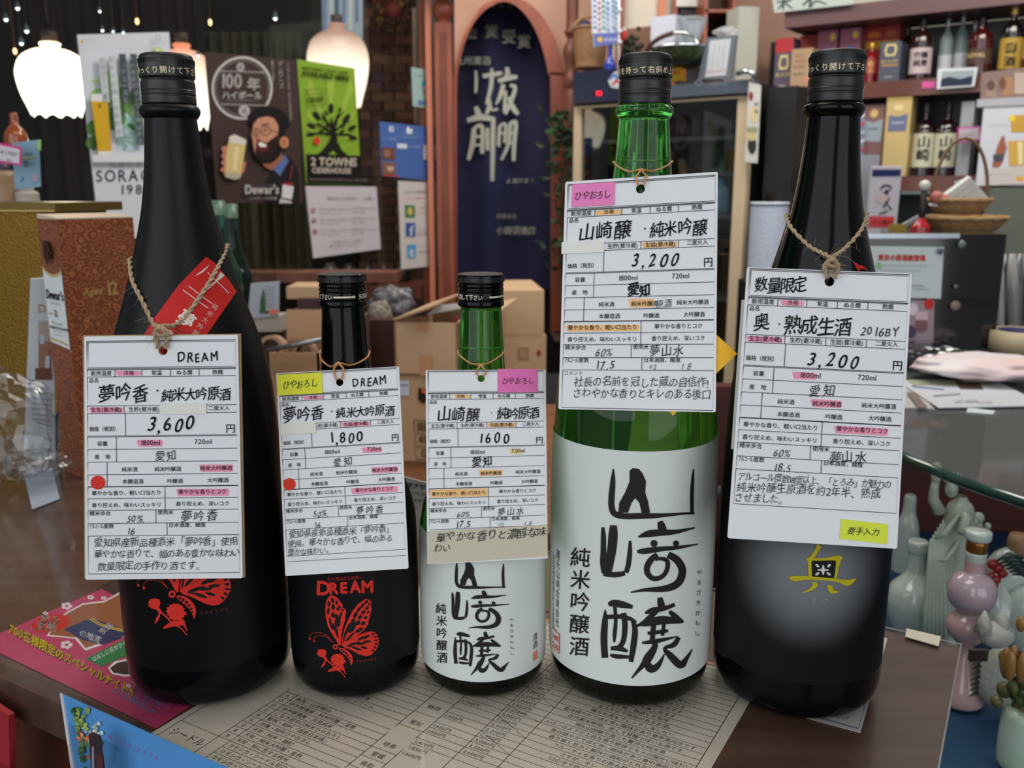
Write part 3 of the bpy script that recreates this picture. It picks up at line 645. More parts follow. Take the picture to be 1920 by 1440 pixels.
A.text('オ', *W5((624, 468))[0], 12.5, (150, 158, 160), up=2); A.text('ク', *W5((692, 472))[0], 12.5, (150, 158, 160), up=2)
A.bake(lambda x, y, l=0: B5.at(x, y, .0003 + l * .5), 'yellow_crest', b5, maxe=10)
# ------------------------------------------------------------------ hanging price tags
m_card = mat('card_white', (226, 228, 230), .55); m_cardedge = mat('card_edge', (206, 204, 198), .6)
PK = (236, 150, 178); OR = (240, 190, 130); INK = (34, 34, 40); PR = (44, 44, 50)
PRINT1 = [('飲用温度', .11, .155), ('冷用', .29, .155), ('常温', .47, .155), ('ぬる燗', .65, .155), ('熱燗', .865, .155),
          ('生生(要冷蔵)', .14, .302), ('生貯(要冷蔵)', .385, .302), ('生詰(要冷蔵)', .63, .302), ('二度火入', .87, .300),
          ('容量', .115, .440), ('産　地', .115, .494), ('純米酒', .29, .547), ('純米吟醸酒', .535, .547), ('純米大吟醸酒', .845, .545),
          ('本醸造酒', .31, .597), ('吟醸酒', .58, .597), ('大吟醸酒', .855, .595), ('華やかな香り、軽い口当たり', .268, .644), ('華やかな香りとコク', .755, .642),
          ('香り控えめ、味わいスッキリ', .268, .694), ('香り控えめ、深いコク', .755, .692)]
def tag_card(name_label, px, Ys, hole, vv, comment_end, omit=(), over=1.003):
    """px: photo corners TL TR BR BL; Ys depth of each; hole (u,v); vv=(v0,s)"""
    q = [aty(x, y, Y) for (x, y), Y in zip(px, Ys)]
    q[2] = Plane(q[0], (q[1] - q[0]).cross(q[3] - q[0])).at(*px[2]); fn = quadmap(q)
    W = (q[1] - q[0]).length; Hh = (q[3] - q[0]).length; asp = Hh / W
    t = thing('price_tag', name_label, 'price tag', tuple((q[0] + q[1]) / 2))
    ho = [(hole[0] + .030 * math.cos(a * math.pi / 10), hole[1] * asp + .030 * math.sin(a * math.pi / 10)) for a in range(20)]
    c = .008; outer = [(c, 0), (1 - c, 0), (1, c), (1, asp - c), (1 - c, asp), (c, asp), (0, asp - c), (0, c)]
    mb = MB(); mb.prism([outer, ho], lambda x, y: fn(x, y / asp, 0), lambda x, y: fn(x, y / asp, -.0008), m_card, m_cardedge)
    card = mb.build('card', t)
    v0, s = vv; V = lambda v: (v0 + (v - .019) * s) * 100 * asp
    f2 = lambda x, y, l=0: fn(x / 100, y / asp / 100, l * .6)
    A = Art()
    def R(x0, va, x1, vb, wd=.38):
        A.line([(x0 * 100, V(va)), (x1 * 100, V(va)), (x1 * 100, V(vb)), (x0 * 100, V(vb)), (x0 * 100, V(va) - wd / 2)], wd, PR, up=4)
    def D(x, va, vb): A.line([(x * 100, V(va)), (x * 100, V(vb))], .38, PR, up=4)
    R(.018, .019, .985, .130, .5); R(.026, .0245, .977, .1245, .35)
    R(.02, .134, .982, .162)
    for x in (.20, .375, .56, .745): D(x, .134, .162)
    R(.02, .162, .982, .279)
    if 'bar' not in omit:
        R(.02, .279, .982, .310)
        for x in (.258, .505, .748): D(x, .279, .310)
    R(.02, .310, .982, .401); D(.265, .310, .401)
    for a, b, x in ((.405, .456, .205), (.456, .508, .205), (.508, .560, .145), (.560, .609, .145), (.611, .659, .515), (.659, .708, .515), (.708, .763, .455), (.763, .815, .525)):
        R(.02, a, .982, b); D(x, a, b)
    if comment_end: R(.02, .815, .982, comment_end)
    for s_, x, v in PRINT1:
        if s_ in omit: continue
        A.text(s_, x * 100, V(v), 3.45, PR, align='c', up=5, bold=.03)
    A.text('品名', 3, V(.183), 3.3, PR, up=5, bold=.03); A.text('価格（税別）', 3, V(.380), 3.5, PR, up=5, bold=.03, sx=.92); A.text('円', 91, V(.390), 6.4, PR, up=5, bold=.08)
    A.text('1800ml', 42.5, V(.440), 4.7, PR, align='c', up=5, bold=.03, sx=.9); A.text('720ml', 76.5, V(.438), 4.7, PR, align='c', up=5, bold=.03, sx=.9)
    A.text('精米歩合', 3, V(.728), 3.4, PR, up=5, bold=.03); A.text('使用米', 46.5, V(.726), 3.4, PR, up=5, bold=.03)
    A.text('アルコール', 3, V(.782), 3.4, PR, up=5, sx=.5, bold=.03); A.text('度数', 11.8, V(.782), 3.4, PR, up=5, bold=.03); A.text('日本酒度、酸度', 53.5, V(.780), 3.4, PR, up=5, bold=.03)
    A.bake(f2, 'printed_form', card, maxe=None)
    return t, card, f2, V, asp, q, fn
def hand(card, f2, V, items, hl=()):
    if hl:
        A = Art()
        for x0, va, x1, vb, col in hl:
            A.poly([(x0 * 100, V(va) + .4), (x0 * 100 + 2, V(va)), (x1 * 100 - 1, V(va) + .3), (x1 * 100, V(va) + 1), (x1 * 100 - .5, V(vb)), (x0 * 100 + 1.4, V(vb))], col, up=1)
        A.bake(f2, 'highlighter_marks', card)
    A = Art()
    for it in items:
        s_, x, v, em = it[:4]; kw = it[4] if len(it) > 4 else {}
        kw = dict(dict(jit=1.0, shear=.05, up=7, bold=0, sx=.90, thin=0.0 if em > 7.3 else .004), **kw); kw['bold'] = .22 if kw.get('bold', 0) == .25 else (.09 if em > 8.2 else 0); A.text(s_, x * 100, V(v), em, kw.pop('col', INK), **kw)
    A.bake(f2, 'handwriting', card)
def note(card, f2, V, name, x0, va, x1, vb, col, words=None, label=None, skew=0.0, l0=1.0):
    m = mat('note_%02x%02x%02x' % col, col, .6); y0, y1 = V(va), V(vb)
    P = [(x0 * 100, y0), (x1 * 100, y0 + skew), (x1 * 100, y1 + skew), (x0 * 100, y1)]
    mb = MB(); a = [f2(x, y, .0012 * l0) for x, y in P]; b = [f2(x, y, .0006) for x, y in P]; mb.hexa(b, a, m); o = mb.build(name, card, label=label)
    if words:
        A = Art()
        for w_ in words: A.text(w_[0], w_[1] * 100, V(w_[2]), w_[3], INK, jit=1.2, shear=.12, up=4, thin=.0, **(w_[4] if len(w_) > 4 else {}))
        A.bake(lambda x, y, l=0: f2(x, y, .0012 * l0 + l), 'note_writing', o)
    return o

# tag 1 -------------------------------------------------------------
t1, c1, f1, V1, asp1, q1, fn1 = tag_card('white price tag marked 3,600 yen on brown board, on tall black bottle', [(158, 631), (446, 628), (455, 1084), (160, 1087)], (.506, .504, .492, .494), (.512, .060), (.019, 1.0), .975, omit=('生詰(要冷蔵)',))
hand(c1, f1, V1, [('DREAM', .605, .103, 8.6, dict(gap=.6, sx=.80)), ('夢吟香', .085, .258, 12.5), ('・', .44, .238, 7), ('純米大吟原酒', .495, .256, 9.0, dict(gap=-.6)), ('3,600', .40, .380, 12.5, dict(shear=.2, gap=.9, sx=.9)), ('愛知', .45, .500, 7.5, dict(bold=.08, gap=1)),
    ('50%.', .265, .757, 6.5, dict(shear=.25, bold=.1)), ('夢吟香', .61, .752, 8.0, dict(bold=.1, gap=1)), ('16', .265, .808, 6.5, dict(bold=.1, shear=.15)),
    ('愛知県産新品種酒米「夢吟香」使用', .055, .856, 6.6, dict(bold=.1, gap=-.3, sx=.92)), ('華やかな香りで、幅のある豊かな味わい', .055, .905, 6.2, dict(bold=.1, gap=-.55, sx=.92)), ('数量限定の手作り酒です。', .075, .957, 6.6, dict(bold=.1, gap=-.35, sx=.92))],
    [(.205, .138, .37, .158, PK), (.03, .284, .25, .307, PK), (.335, .418, .505, .446, PK), (.735, .522, .955, .553, PK), (.585, .622, .925, .652, PK)])
note(c1, f1, V1, 'correction_tape', .49, .271, .79, .315, (224, 224, 216), label='strip of cream correction tape')
A = Art(); A.ell(8.6, V1(.592), 4.7, 4.7 , (214, 48, 36), up=8); A.bake(f1, 'red_dot_sticker', c1)
mb = MB(); pb = Plane(q1[0] - fn1.n * .0012, fn1.n); qb = [pb.at(155, 629), pb.at(451, 626), pb.at(459, 1083), pb.at(158, 1084)]; fb = quadmap(qb)
ho = [(.512 + .030 * math.cos(a * math.pi / 10), .060 * asp1 + .030 * math.sin(a * math.pi / 10)) for a in range(20)]
mb.prism([[(0, 0), (1, 0), (1, asp1), (0, asp1)], ho], lambda x, y: fb(x, y / asp1, 0), lambda x, y: fb(x, y / asp1, -.0012), mat('kraft_board', (168, 138, 100), .7, noise=((150, 122, 86), 60, (1, 1, 1))))
mb.build('backing_board', t1, label='brown kraft backing board')
# tag 2 -------------------------------------------------------------
t2, c2, f2_, V2, asp2, q2, fn2 = tag_card('white price tag marked 1,800 yen with a yellow sticky note', [(518, 700), (748, 687), (766, 1066), (535, 1080)], (.532, .533, .508, .507), (.512, .062), (.005, .965), .950, omit=('生生(要冷蔵)',))
hand(c2, f2_, V2, [('DREAM', .615, .102, 10, dict(gap=.4, sx=.74)), ('夢吟香', .035, .258, 12.5), ('・', .41, .240, 7), ('純米大吟原酒', .47, .256, 9.4, dict(gap=-.6)), ('1,800', .405, .385, 12.0, dict(shear=.05, gap=.8, sx=.9)), ('愛知', .43, .502, 8, dict(bold=.08, gap=1.2)),
    ('50%.', .245, .757, 7, dict(shear=.25, bold=.1)), ('夢吟香', .595, .755, 7.6, dict(bold=.1, gap=1)), ('16', .25, .812, 6.8, dict(bold=.1, shear=.15)),
    ('愛知県産新品種酒米「夢吟香」', .045, .855, 7.0, dict(bold=.12, gap=-.4, sx=.92)), ('使用。華々かな香りで、幅のある', .03, .902, 6.7, dict(bold=.12, gap=-.5, sx=.92)), ('豊かな味わい。', .025, .944, 6.2, dict(bold=.12, gap=-.4))],
    [(.205, .138, .37, .158, PK), (.51, .284, .74, .307, PK), (.665, .418, .83, .446, PK), (.735, .522, .955, .553, PK), (.56, .622, .945, .652, PK)])
note(c2, f2_, V2, 'sticky_note', .012, .022, .372, .128, (222, 222, 40), [('ひやおろし', .045, .092, 7.4, dict(sx=.84, gap=-.5))], label='yellow sticky note')
note(c2, f2_, V2, 'correction_tape', .015, .272, .305, .328, (226, 224, 214), label='cream correction tape')
A = Art(); A.ell(6.8, V2(.583), 5.0, 5.0, (214, 48, 36), up=8); A.bake(f2_, 'red_dot_sticker', c2)
A = Art(); A.line([(1.5, V2(.978)), (98.5, V2(.982))], .4, PR); A.bake(f2_, 'bottom_rule', c2)
# tag 3 -------------------------------------------------------------
t3, c3, f3, V3, asp3, q3, fn3 = tag_card('white price tag marked 1600 yen with a pink sticky note', [(798, 694), (1023, 693), (1027, 1047), (801, 1058)], (.532, .532, .508, .507), (.462, .045), (.005, 1.028), None)
hand(c3, f3, V3, [('山崎醸', .085, .262, 13.5), ('・', .52, .248, 6), ('純吟原酒', .585, .262, 11.0, dict(gap=-1.0)), ('1600', .43, .385, 12, dict(gap=1.6, shear=.1)), ('愛知', .375, .502, 9, dict(gap=1.2)),
    ('60%.', .245, .757, 6.8, dict(shear=.25, bold=.1)), ('夢山水', .585, .752, 7.6, dict(bold=.1, gap=.8)), ('17.5', .235, .808, 7.5, dict(bold=.12, shear=.15, gap=.3)), ('+2', .59, .812, 5, dict(col=(96, 100, 110), bold=0)), ('1.8', .80, .812, 5.4, dict(col=(96, 100, 110), bold=0, shear=.3, gap=.5))],
    [(.235, .138, .37, .158, OR), (.51, .284, .74, .307, OR), (.69, .418, .80, .446, (238, 212, 150)), (.43, .522, .635, .553, OR), (.02, .614, .51, .655, OR)])
note(c3, f3, V3, 'sticky_note', .60, .010, .93, .130, (226, 110, 176), [('ひやおろし', .63, .085, 6.6, dict(sx=.84, gap=-.1))], label='pink sticky note')
note(c3, f3, V3, 'correction_tape', .0, .822, 1.0, .983, (196, 190, 168), [('華やかな香りと濃醇な味', .07, .872, 8.8, dict(gap=-.4)), ('わい', .05, .925, 7.5)], label='beige strip pasted over the comment box', skew=-1.5)
# tag 4 -------------------------------------------------------------
t4, c4, f4, V4, asp4, q4, fn4 = tag_card('large white price tag marked 3,200 yen with a pink sticky note', [(1060, 341), (1346, 322), (1342, 773), (1047, 767)], (.531, .531, .498, .497), (.495, .052), (.014, 1.024), .975, omit=('生生(要冷蔵)',))
hand(c4, f4, V4, [('山崎醸', .09, .258, 12.8), ('・', .50, .242, 6), ('純米吟醸', .555, .256, 10.6, dict(gap=-.3)), ('3,200', .44, .382, 11.2, dict(shear=.25, gap=1.6, sx=.9)), ('愛知', .42, .503, 8.6, dict(bold=.25)), ('原酒', .605, .553, 5.8),
    ('60%', .22, .757, 7, dict(shear=.25)), ('夢山水', .57, .755, 7.8, dict(gap=.4)), ('17.5', .225, .810, 7.5, dict(shear=.2, gap=.3)), ('+2', .57, .812, 5, dict(col=(96, 100, 110), bold=0)), ('1.8', .77, .812, 5.4, dict(col=(96, 100, 110), bold=0, shear=.3, gap=.5)),
    ('コメント', .025, .836, 3.5, dict(jit=0, shear=0, bold=.05)), ('社長の名前を冠した蔵の自信作!', .09, .880, 6.9, dict(bold=.1, gap=-.3, sx=.92)), ('さわやかな香りとキレのある後口', .085, .928, 6.8, dict(bold=.1, gap=-.4, sx=.92))],
    [(.20, .138, .375, .158, OR), (.51, .284, .74, .307, OR), (.43, .518, .60, .553, OR), (.03, .624, .505, .652, OR)])
note(c4, f4, V4, 'sticky_note', .045, .020, .325, .118, (232, 128, 188), [('ひやおろし', .06, .085, 6.0, dict(sx=.84, gap=-.3))], label='pink sticky note')
note(c4, f4, V4, 'correction_tape', -.012, .268, .265, .318, (226, 226, 218), label='strip of white correction tape')
# tag 5 -------------------------------------------------------------
t5, c5, f5, V5, asp5, q5, fn5 = tag_card('tall white price tag marked 3,200 yen headed with limited quantity writing', [(1401, 501), (1710, 513), (1682, 1029), (1364, 1009)], (.504, .501, .474, .476), (.505, .040), (.005, .925), .955)
hand(c5, f5, V5, [('数量限定', .05, .103, 9.8, dict(gap=-1.2)), ('奥', .06, .262, 11.5), ('・', .19, .245, 6), ('熟成生酒', .24, .262, 12.4, dict(gap=-1.0)), ('2016BY', .705, .262, 7.6, dict(shear=.15, gap=.2)), ('3,200', .395, .388, 11.5, dict(shear=.22, gap=1.6, sx=.9)), ('愛知', .42, .506, 8, dict(bold=.08, gap=1)),
    ('60%', .23, .757, 6.4, dict(shear=.25, bold=.08)), ('夢山水', .565, .762, 8, dict(bold=.12, gap=.2)), ('18.5', .24, .813, 6.4, dict(bold=.1, shear=.1, gap=.3)),
    ('アルコール度数18度以上、「とろみ」が魅力の', .03, .857, 5.6, dict(gap=-.55, sx=.88)), ('純米吟醸生原酒を約2年半、熟成', .03, .900, 6.9, dict(gap=-.2, sx=.88)), ('させました。', .02, .942, 6.4, dict(bold=.1, gap=-.5))],
    [(.215, .138, .36, .158, PK), (.025, .284, .245, .307, PK), (.315, .418, .465, .446, PK), (.435, .522, .625, .553, PK), (.585, .622, .91, .652, PK)])
note(c5, f5, V5, 'sticky_note', .66, .99, .935, 1.068, (216, 228, 56), [('要手入力', .695, 1.045, 5.0, dict(sx=.95))], label='yellow sticky note', skew=1.6)
# second plain card hanging behind the tall tag, and a yellow square card behind tag 4
mb = MB(); pz = Plane(q5[0] - fn5.n * .0025, fn5.n); qz = [pz.at(1391, 562), pz.at(1686, 566), pz.at(1660, 860), pz.at(1371, 842)]
t = thing('blank_tag', 'blank white card hanging behind the tall limited quantity tag', 'card', tuple(qz[0])); mb.quadslab(qz, .0006, m_cardedge); mb.build('card', t)
py_ = Plane(q4[0] - fn4.n * .0016, fn4.n); t = thing('yellow_card', 'square yellow card turned on its corner behind the large tag', 'card', tuple(py_.at(1340, 660)))
mb = MB(); mb.quadslab([py_.at(1262, 552), py_.at(1382, 663), py_.at(1262, 779), py_.at(1150, 663)], .0005, mat('card_yellow', (244, 184, 20), .5)); mb.build('card', t)

# ------------------------------------------------------------------ rubber bands and jute twine
m_band = mat('rubber_band', (196, 142, 88), .45); m_jute = mat('jute_twine', (172, 150, 120), .9)
def smooth3(P, n=6):
    Q = []
    for i in range(len(P) - 1):
        p0, p1, p2, p3 = [Vector(P[j]) for j in (max(i - 1, 0), i, i + 1, min(i + 2, len(P) - 1))]
        for k in range(n):
            t = k / n; Q.append(.5 * (2 * p1 + (p2 - p0) * t + (2 * p0 - 5 * p1 + 4 * p2 - p3) * t * t + (3 * p1 - p0 - 3 * p2 + p3) * t ** 3))
    Q.append(Vector(P[-1])); return Q
def around(R, lp, rp, lift, n=14):
    """points round the back of the bottle from the right silhouette to the left one"""
    a = R.at(*rp, lift); b = R.at(*lp, lift); ta = math.atan2(a.y - R.Y, a.x - R.X); tb = math.atan2(b.y - R.Y, b.x - R.X)
    if tb < ta: tb += 2 * math.pi
    out = []
    for i in range(n + 1):
        th = ta + (tb - ta) * i / n; z = a.z + (b.z - a.z) * i / n; rr = R.r(z) + lift; out.append(Vector((R.X + rr * math.cos(th), R.Y + rr * math.sin(th), z)))
    return out
def loop(R, fn, asp, hole, left, right, v, lift, spread):
    """path: tag hole front -> knot -> round the neck -> knot -> hole"""
    hu, hv = hole; e = .010
    top = fn(hu, 0, .0012); hf = fn(hu, hv - .018 / asp, .0018)
    pl = [R.at(x, y, lift) for x, y in left]; prr = [R.at(x, y, lift) for x, y in right]
    return hf, top, prr, around(R, left[0], right[0], lift), pl
def band(label, R, fn, asp, hole, left, right, v, lift, r, m, grp, twist=False):
    hf, top, prr, back, pl = loop(R, fn, asp, hole, left, right, v, lift, 0)
    kn = fn(hole[0], (v[1]), .0016)
    s_ = .0011 if not twist else .0014
    d = (fn(1, 0) - fn(0, 0)).normalized()
    P = [hf + d * s_ * 1.3, kn + d * s_ * 2.6 - Vector((0, 0, .0004)), kn + d * .0004 + Vector((0, 0, .0035))] + prr[::-1] + back[1:-1] + pl + [kn - d * .0004 + Vector((0, 0, .0035)), kn - d * s_ * 2.6 - Vector((0, 0, .0004)), hf - d * s_ * 1.3]
    P = smooth3(P, 6); mid = Vector((R.X, R.Y, pl[0].z))
    t = thing('jute_twine' if twist else 'rubber_band', label, 'twine' if twist else 'rubber band', tuple(mid), group=grp)
    if not twist:
        mb = MB(); mb.tube(P, r, m, 8); mb.build('loop', t)
        mb = MB(); mb.tube([kn - d * .0016 + Vector((0, 0, .0030)), kn + Vector((0, 0, .0036)) + fn.n * .0006, kn + d * .0016 + Vector((0, 0, .0030))], r * 1.1, m, 8); mb.build('knot', t)
    else:
        for s0 in (0, math.pi):                     # two plies twisted together
            pts = []; L = 0; prev = None
            dense = smooth3(P, 4)
            for i, p in enumerate(dense):
                tt = (dense[min(i + 1, len(dense) - 1)] - dense[max(i - 1, 0)]).normalized()
                a = tt.cross(Vector((0, 0, 1))); a = a.normalized() if a.length > .1 else Vector((1, 0, 0)); b = tt.cross(a)
                if prev is not None: L += (p - prev).length
                prev = p; w_ = L / .0048 * 2 * math.pi / 2 + s0
                pts.append(p + (a * math.cos(w_) + b * math.sin(w_)) * r * .52)
            mb = MB(); mb.tube(pts, r * .62, m, 6); mb.build('strand', t)
        mb = MB()
        for i in range(150):
            p = random.choice(P[4:]); dv = Vector((random.uniform(-1, 1), random.uniform(-1, .3), random.uniform(-1, 1))).normalized(); L = random.uniform(.003, .009)
            if random.random() < .35: p = kn + Vector((random.uniform(-.003, .003), 0, random.uniform(-.004, .004))) + fn.n * .001
            mb.tube([p, p + dv * L * .5 + Vector((0, 0, random.uniform(-.001, .001))), p + dv * L + Vector((random.uniform(-.002, .002), 0, random.uniform(-.002, .001)))], .00007, m, 3, caps=False)
        mb.build('loose_fibres', t, kind='stuff')
        mb = MB(); K_ = [kn + d * x * .001 + Vector((0, 0, z * .001)) + fn.n * y * .001 for x, y, z in ((-3.4, 0, -2), (-2.2, 1.4, 2), (.8, 1.8, 2.6), (2.6, 1, -.4), (0, 2.2, -1.2), (-2.6, 1.2, .4), (-.6, .6, 3))]
        mb.tube(smooth3(K_, 5), r * .8, m, 8); mb.build('knot', t)
band('orange rubber band holding the 1,800 yen tag on the small black bottle', B2, fn2, asp2, (.512, .062), [(600, 665), (606, 676), (622, 687)], [(694, 660), (684, 672), (658, 684)], (0, -.005), .0008, .00062, m_band, None)
band('orange rubber band holding the 1600 yen tag on the small green bottle', B3, fn3, asp3, (.462, .045), [(859, 660), (866, 668), (884, 681)], [(942, 660), (935, 668), (916, 680)], (0, .004), .0008, .00055, m_band, None)
band('brown rubber band holding the tag on the tall green bottle', B4, fn4, asp4, (.495, .052), [(1151, 304), (1162, 313), (1182, 322)], [(1257, 303), (1248, 311), (1222, 321)], (0, .000), .0008, .0006, m_band, None)
band('jute twine round the shoulder of the tall black butterfly bottle', B1, fn1, asp1, (.512, .060), [(248, 490), (252, 525), (268, 560), (290, 606)], [(424, 462), (406, 500), (370, 562), (334, 606)], (0, -.012), .0013, .0013, m_jute, None, True)
band('jute twine round the neck of the bottle with the yellow crest', B5, fn5, asp5, (.505, .040), [(1476, 405), (1488, 428), (1520, 462)], [(1622, 402), (1612, 430), (1582, 466)], (0, -.02), .0012, .0012, m_jute, None, True)
# ------------------------------------------------------------------ generic background helpers
def vert_quad(pl, x0, x1, yt, yb, back=0.0):
    """upright rectangle on a vertical plane, measured by its pixel box"""
    xm, ym = (x0 + x1) / 2, (yt + yb) / 2; a = pl.at(x0, ym, -back); b = pl.at(x1, ym, -back)
    zt = pl.at(xm, yt, -back).z; zb = pl.at(xm, yb, -back).z
    return [Vector((a.x, a.y, zt)), Vector((b.x, b.y, zt)), Vector((b.x, b.y, zb)), Vector((a.x, a.y, zb))]
def hn(pl): n = Vector((pl.n.x, pl.n.y, 0)); return n.normalized()
def pbox(name, label, cat, pl, x0, x1, yt, yb, depth, m, back=0.0, group=None, art=None, part='carton', zb=None, kind=None):
    q = vert_quad(pl, x0, x1, yt, yb, back)
    if zb is not None: q[2].z = q[3].z = zb
    t = thing(name, label, cat, tuple((q[2] + q[3]) / 2), group); mb = MB(); mb.quadslab(q, depth, m, -hn(pl)); o = mb.build(part, t)
    if art:
        fn = quadmap(q); A = Art(); art(A); A.bake(lambda u, v, l=0: fn(u, v, .0005 + l * 1.5), 'printed_face', o)
    return t, q
def pcard(name, label, cat, pl, px, m, art=None, thick=.002, lift=.004, kind=None, group=None, artlab='printed_artwork'):
    """flat card with 4 pixel corners on plane; art drawn in photo pixels"""
    q = [pl.at(x, y, lift) for x, y in px]; t = thing(name, label, cat, tuple(q[0]), group)
    mb = MB(); mb.quadslab(q, thick, m, -pl.n); o = mb.build('sheet', t)
    if art: A = Art(); art(A); A.bake(lambda x, y, l=0: pl.at(x, y, lift + .0006 + l * 1.6), artlab, t)
    return t
def pn(c, r=.6): return mat('paint_%02x%02x%02x' % tuple(c), c, r)
# ------------------------------------------------------------------ window wall on the left with posters
W = vplane(150, 2.08, 850, 3.4)
m_pane = clear('window_glass', (224, 230, 226), .8, .03)
mb = MB(); mb.add([W.at(-160, -200), W.at(806, -160), W.at(806, 760), W.at(-160, 760)], [(0, 1, 2, 3)], m_pane); mb.build('pane', kind=None, parent=(w1 := tag(bpy.data.objects.new('window_1', None), kind='structure')))
C.objects.link(w1)
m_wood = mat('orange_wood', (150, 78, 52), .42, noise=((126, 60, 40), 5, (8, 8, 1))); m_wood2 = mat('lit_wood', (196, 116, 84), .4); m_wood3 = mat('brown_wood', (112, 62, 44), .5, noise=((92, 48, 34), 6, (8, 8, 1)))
def upright(name, px0, px1, Y, yt, yb, dep, m, kind=None, parent=None, **kw):
    pl = Plane((0, Y, 0), (0, 1, 0)); q = vert_quad(pl, px0, px1, yt, yb); mb = MB(); mb.quadslab(q, dep, m, Vector((0, 1, 0))); return mb.build(name, parent, kind=kind, **kw)
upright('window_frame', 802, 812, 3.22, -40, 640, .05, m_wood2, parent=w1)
upright('window_frame', 790, 802, 3.26, -40, 640, .05, m_wood, parent=w1)
mb = MB(); a, b = W.at(-160, 560), W.at(800, 560)
mb.hexa([Vector((a.x, a.y, -.20)), Vector((b.x, b.y, -.20)), Vector((b.x, b.y + .1, -.20)), Vector((a.x, a.y + .1, -.20))], [Vector((a.x, a.y, -.14)), Vector((b.x, b.y, -.14)), Vector((b.x, b.y + .1, -.14)), Vector((a.x, a.y + .1, -.14))], m_wood3); mb.build('window_sill', w1)
# fluted post beside the arch
post = thing('wooden_post', 'fluted orange wooden post with turned finial left of the arch', 'post', tuple(aty(832, 600, 3.2)))
upright('shaft', 819, 850, 3.2, 42, 640, .08, m_wood, parent=post)
for x in (829, 834, 839): upright('flute', x, x + 1.6, 3.197, 60, 630, .002, pn((96, 46, 32)), parent=post)
c = aty(831, 20, 3.24); mb = MB(); mb.lathe(cr([(.0, -.05), (.026, -.045), (.018, -.036), (.033, -.01), (.034, .012), (.018, .034), (.012, .042), (.03, .05), (.05, .075)], 4), m_wood, c, 24); mb.build('finial', post)
mb = MB(); mb.lathe([(.0, .07), (.13, .075), (.14, .09), (.1, .12), (0, .125)], pn((20, 18, 18)), aty(855, 10, 3.2), 30); tag(mb.build('ceiling_rose', origin=aty(855, 0, 3.2)), 'black round fitting above the finial of the fluted post', 'fitting')

# posters ------------------------------------------------------------------
def a_soracho(A):
    A.text('SORACHI', 180, 341, 31, (44, 52, 74), sx=.86, gap=2.2, bold=.35, ang=-1); A.text('1984', 224, 364, 25, (44, 52, 74), gap=3.5, bold=.3, ang=-.5)
    A.text('伝説のホップ', 205, 313, 15, (140, 146, 154), gap=1, ang=0)
    for x, y, r, c_ in ((206, 160, 26, (176, 210, 150)), (185, 182, 22, (130, 176, 96)), (232, 190, 30, (112, 160, 92)), (215, 222, 30, (82, 128, 70)), (176, 240, 20, (96, 140, 76)), (250, 246, 34, (150, 190, 176)), (262, 210, 30, (170, 204, 150)), (172, 268, 16, (84, 124, 66)), (262, 130, 26, (190, 214, 160)), (296, 100, 16, (196, 214, 150)), (245, 268, 22, (190, 214, 222))):
        A.ell(x, y, r * .7, r * .75, c_, up=2)
        for q in range(9):
            g = random.uniform(.8, 1.15); A.ell(max(176, x + random.gauss(0, r * .45)), min(278, y + random.gauss(0, r * .45)), r * random.uniform(.15, .35), r * random.uniform(.15, .4), tuple(min(250, int(v * g)) // 6 * 6 for v in c_), rot=random.uniform(0, 3), n=9, up=3 + q % 4)
    A.rect(174, 290, 300, 304, (222, 224, 228)); A.poly([(170, 176), (201, 176), (202, 190), (171, 190)], (230, 230, 226)); A.poly([(171, 190), (202, 190), (206, 240), (209, 284), (184, 284), (178, 240)], (214, 170, 36)); A.poly([(184, 284), (209, 284), (208, 292), (185, 291)], (236, 238, 240))
    A.ell(187, 199, 3, 4, (190, 80, 40))
    for k, (x, y0, s_, dark, n) in enumerate(((191, 106, '北海道生まれの', 0, 12), (210, 104, '伝説の品種上富良野産', 0, 15), (229, 101, 'ソラチエースと', 1, 13), (250, 101, '幻の伝説のホップと呼ばれた', 1, 13))):
        y1 = y0 + len(s_) * n + 2
        A.poly([(x - 6.5, y0), (x + 6.5, y0), (x + 6.5 + (y1 - y0) * .09, y1), (x - 6.5 + (y1 - y0) * .09, y1)], (66, 76, 84) if dark else (206, 212, 216))
        for j, ch in enumerate(s_): A.text(ch, x - 6 + j * n * .09, y0 + 12 + j * n, 12, (196, 204, 208) if dark else (96, 104, 112))
    A.ell(154, 78, 3.2, 3.2, (212, 170, 60)); A.text('SAPPORO', 160, 75, 4, (150, 152, 156)); A.ring(296, 71, 4.5, 1.6, (160, 168, 150)); A.text('SORACHI 1984', 281, 82, 4.2, (150, 152, 150))
pcard('poster', 'tall white beer poster with yellow beer glass behind the left black bottle', 'poster', W, [(145, 65), (317, 60), (345, 440), (188, 452)], pn((212, 216, 224)), a_soracho)
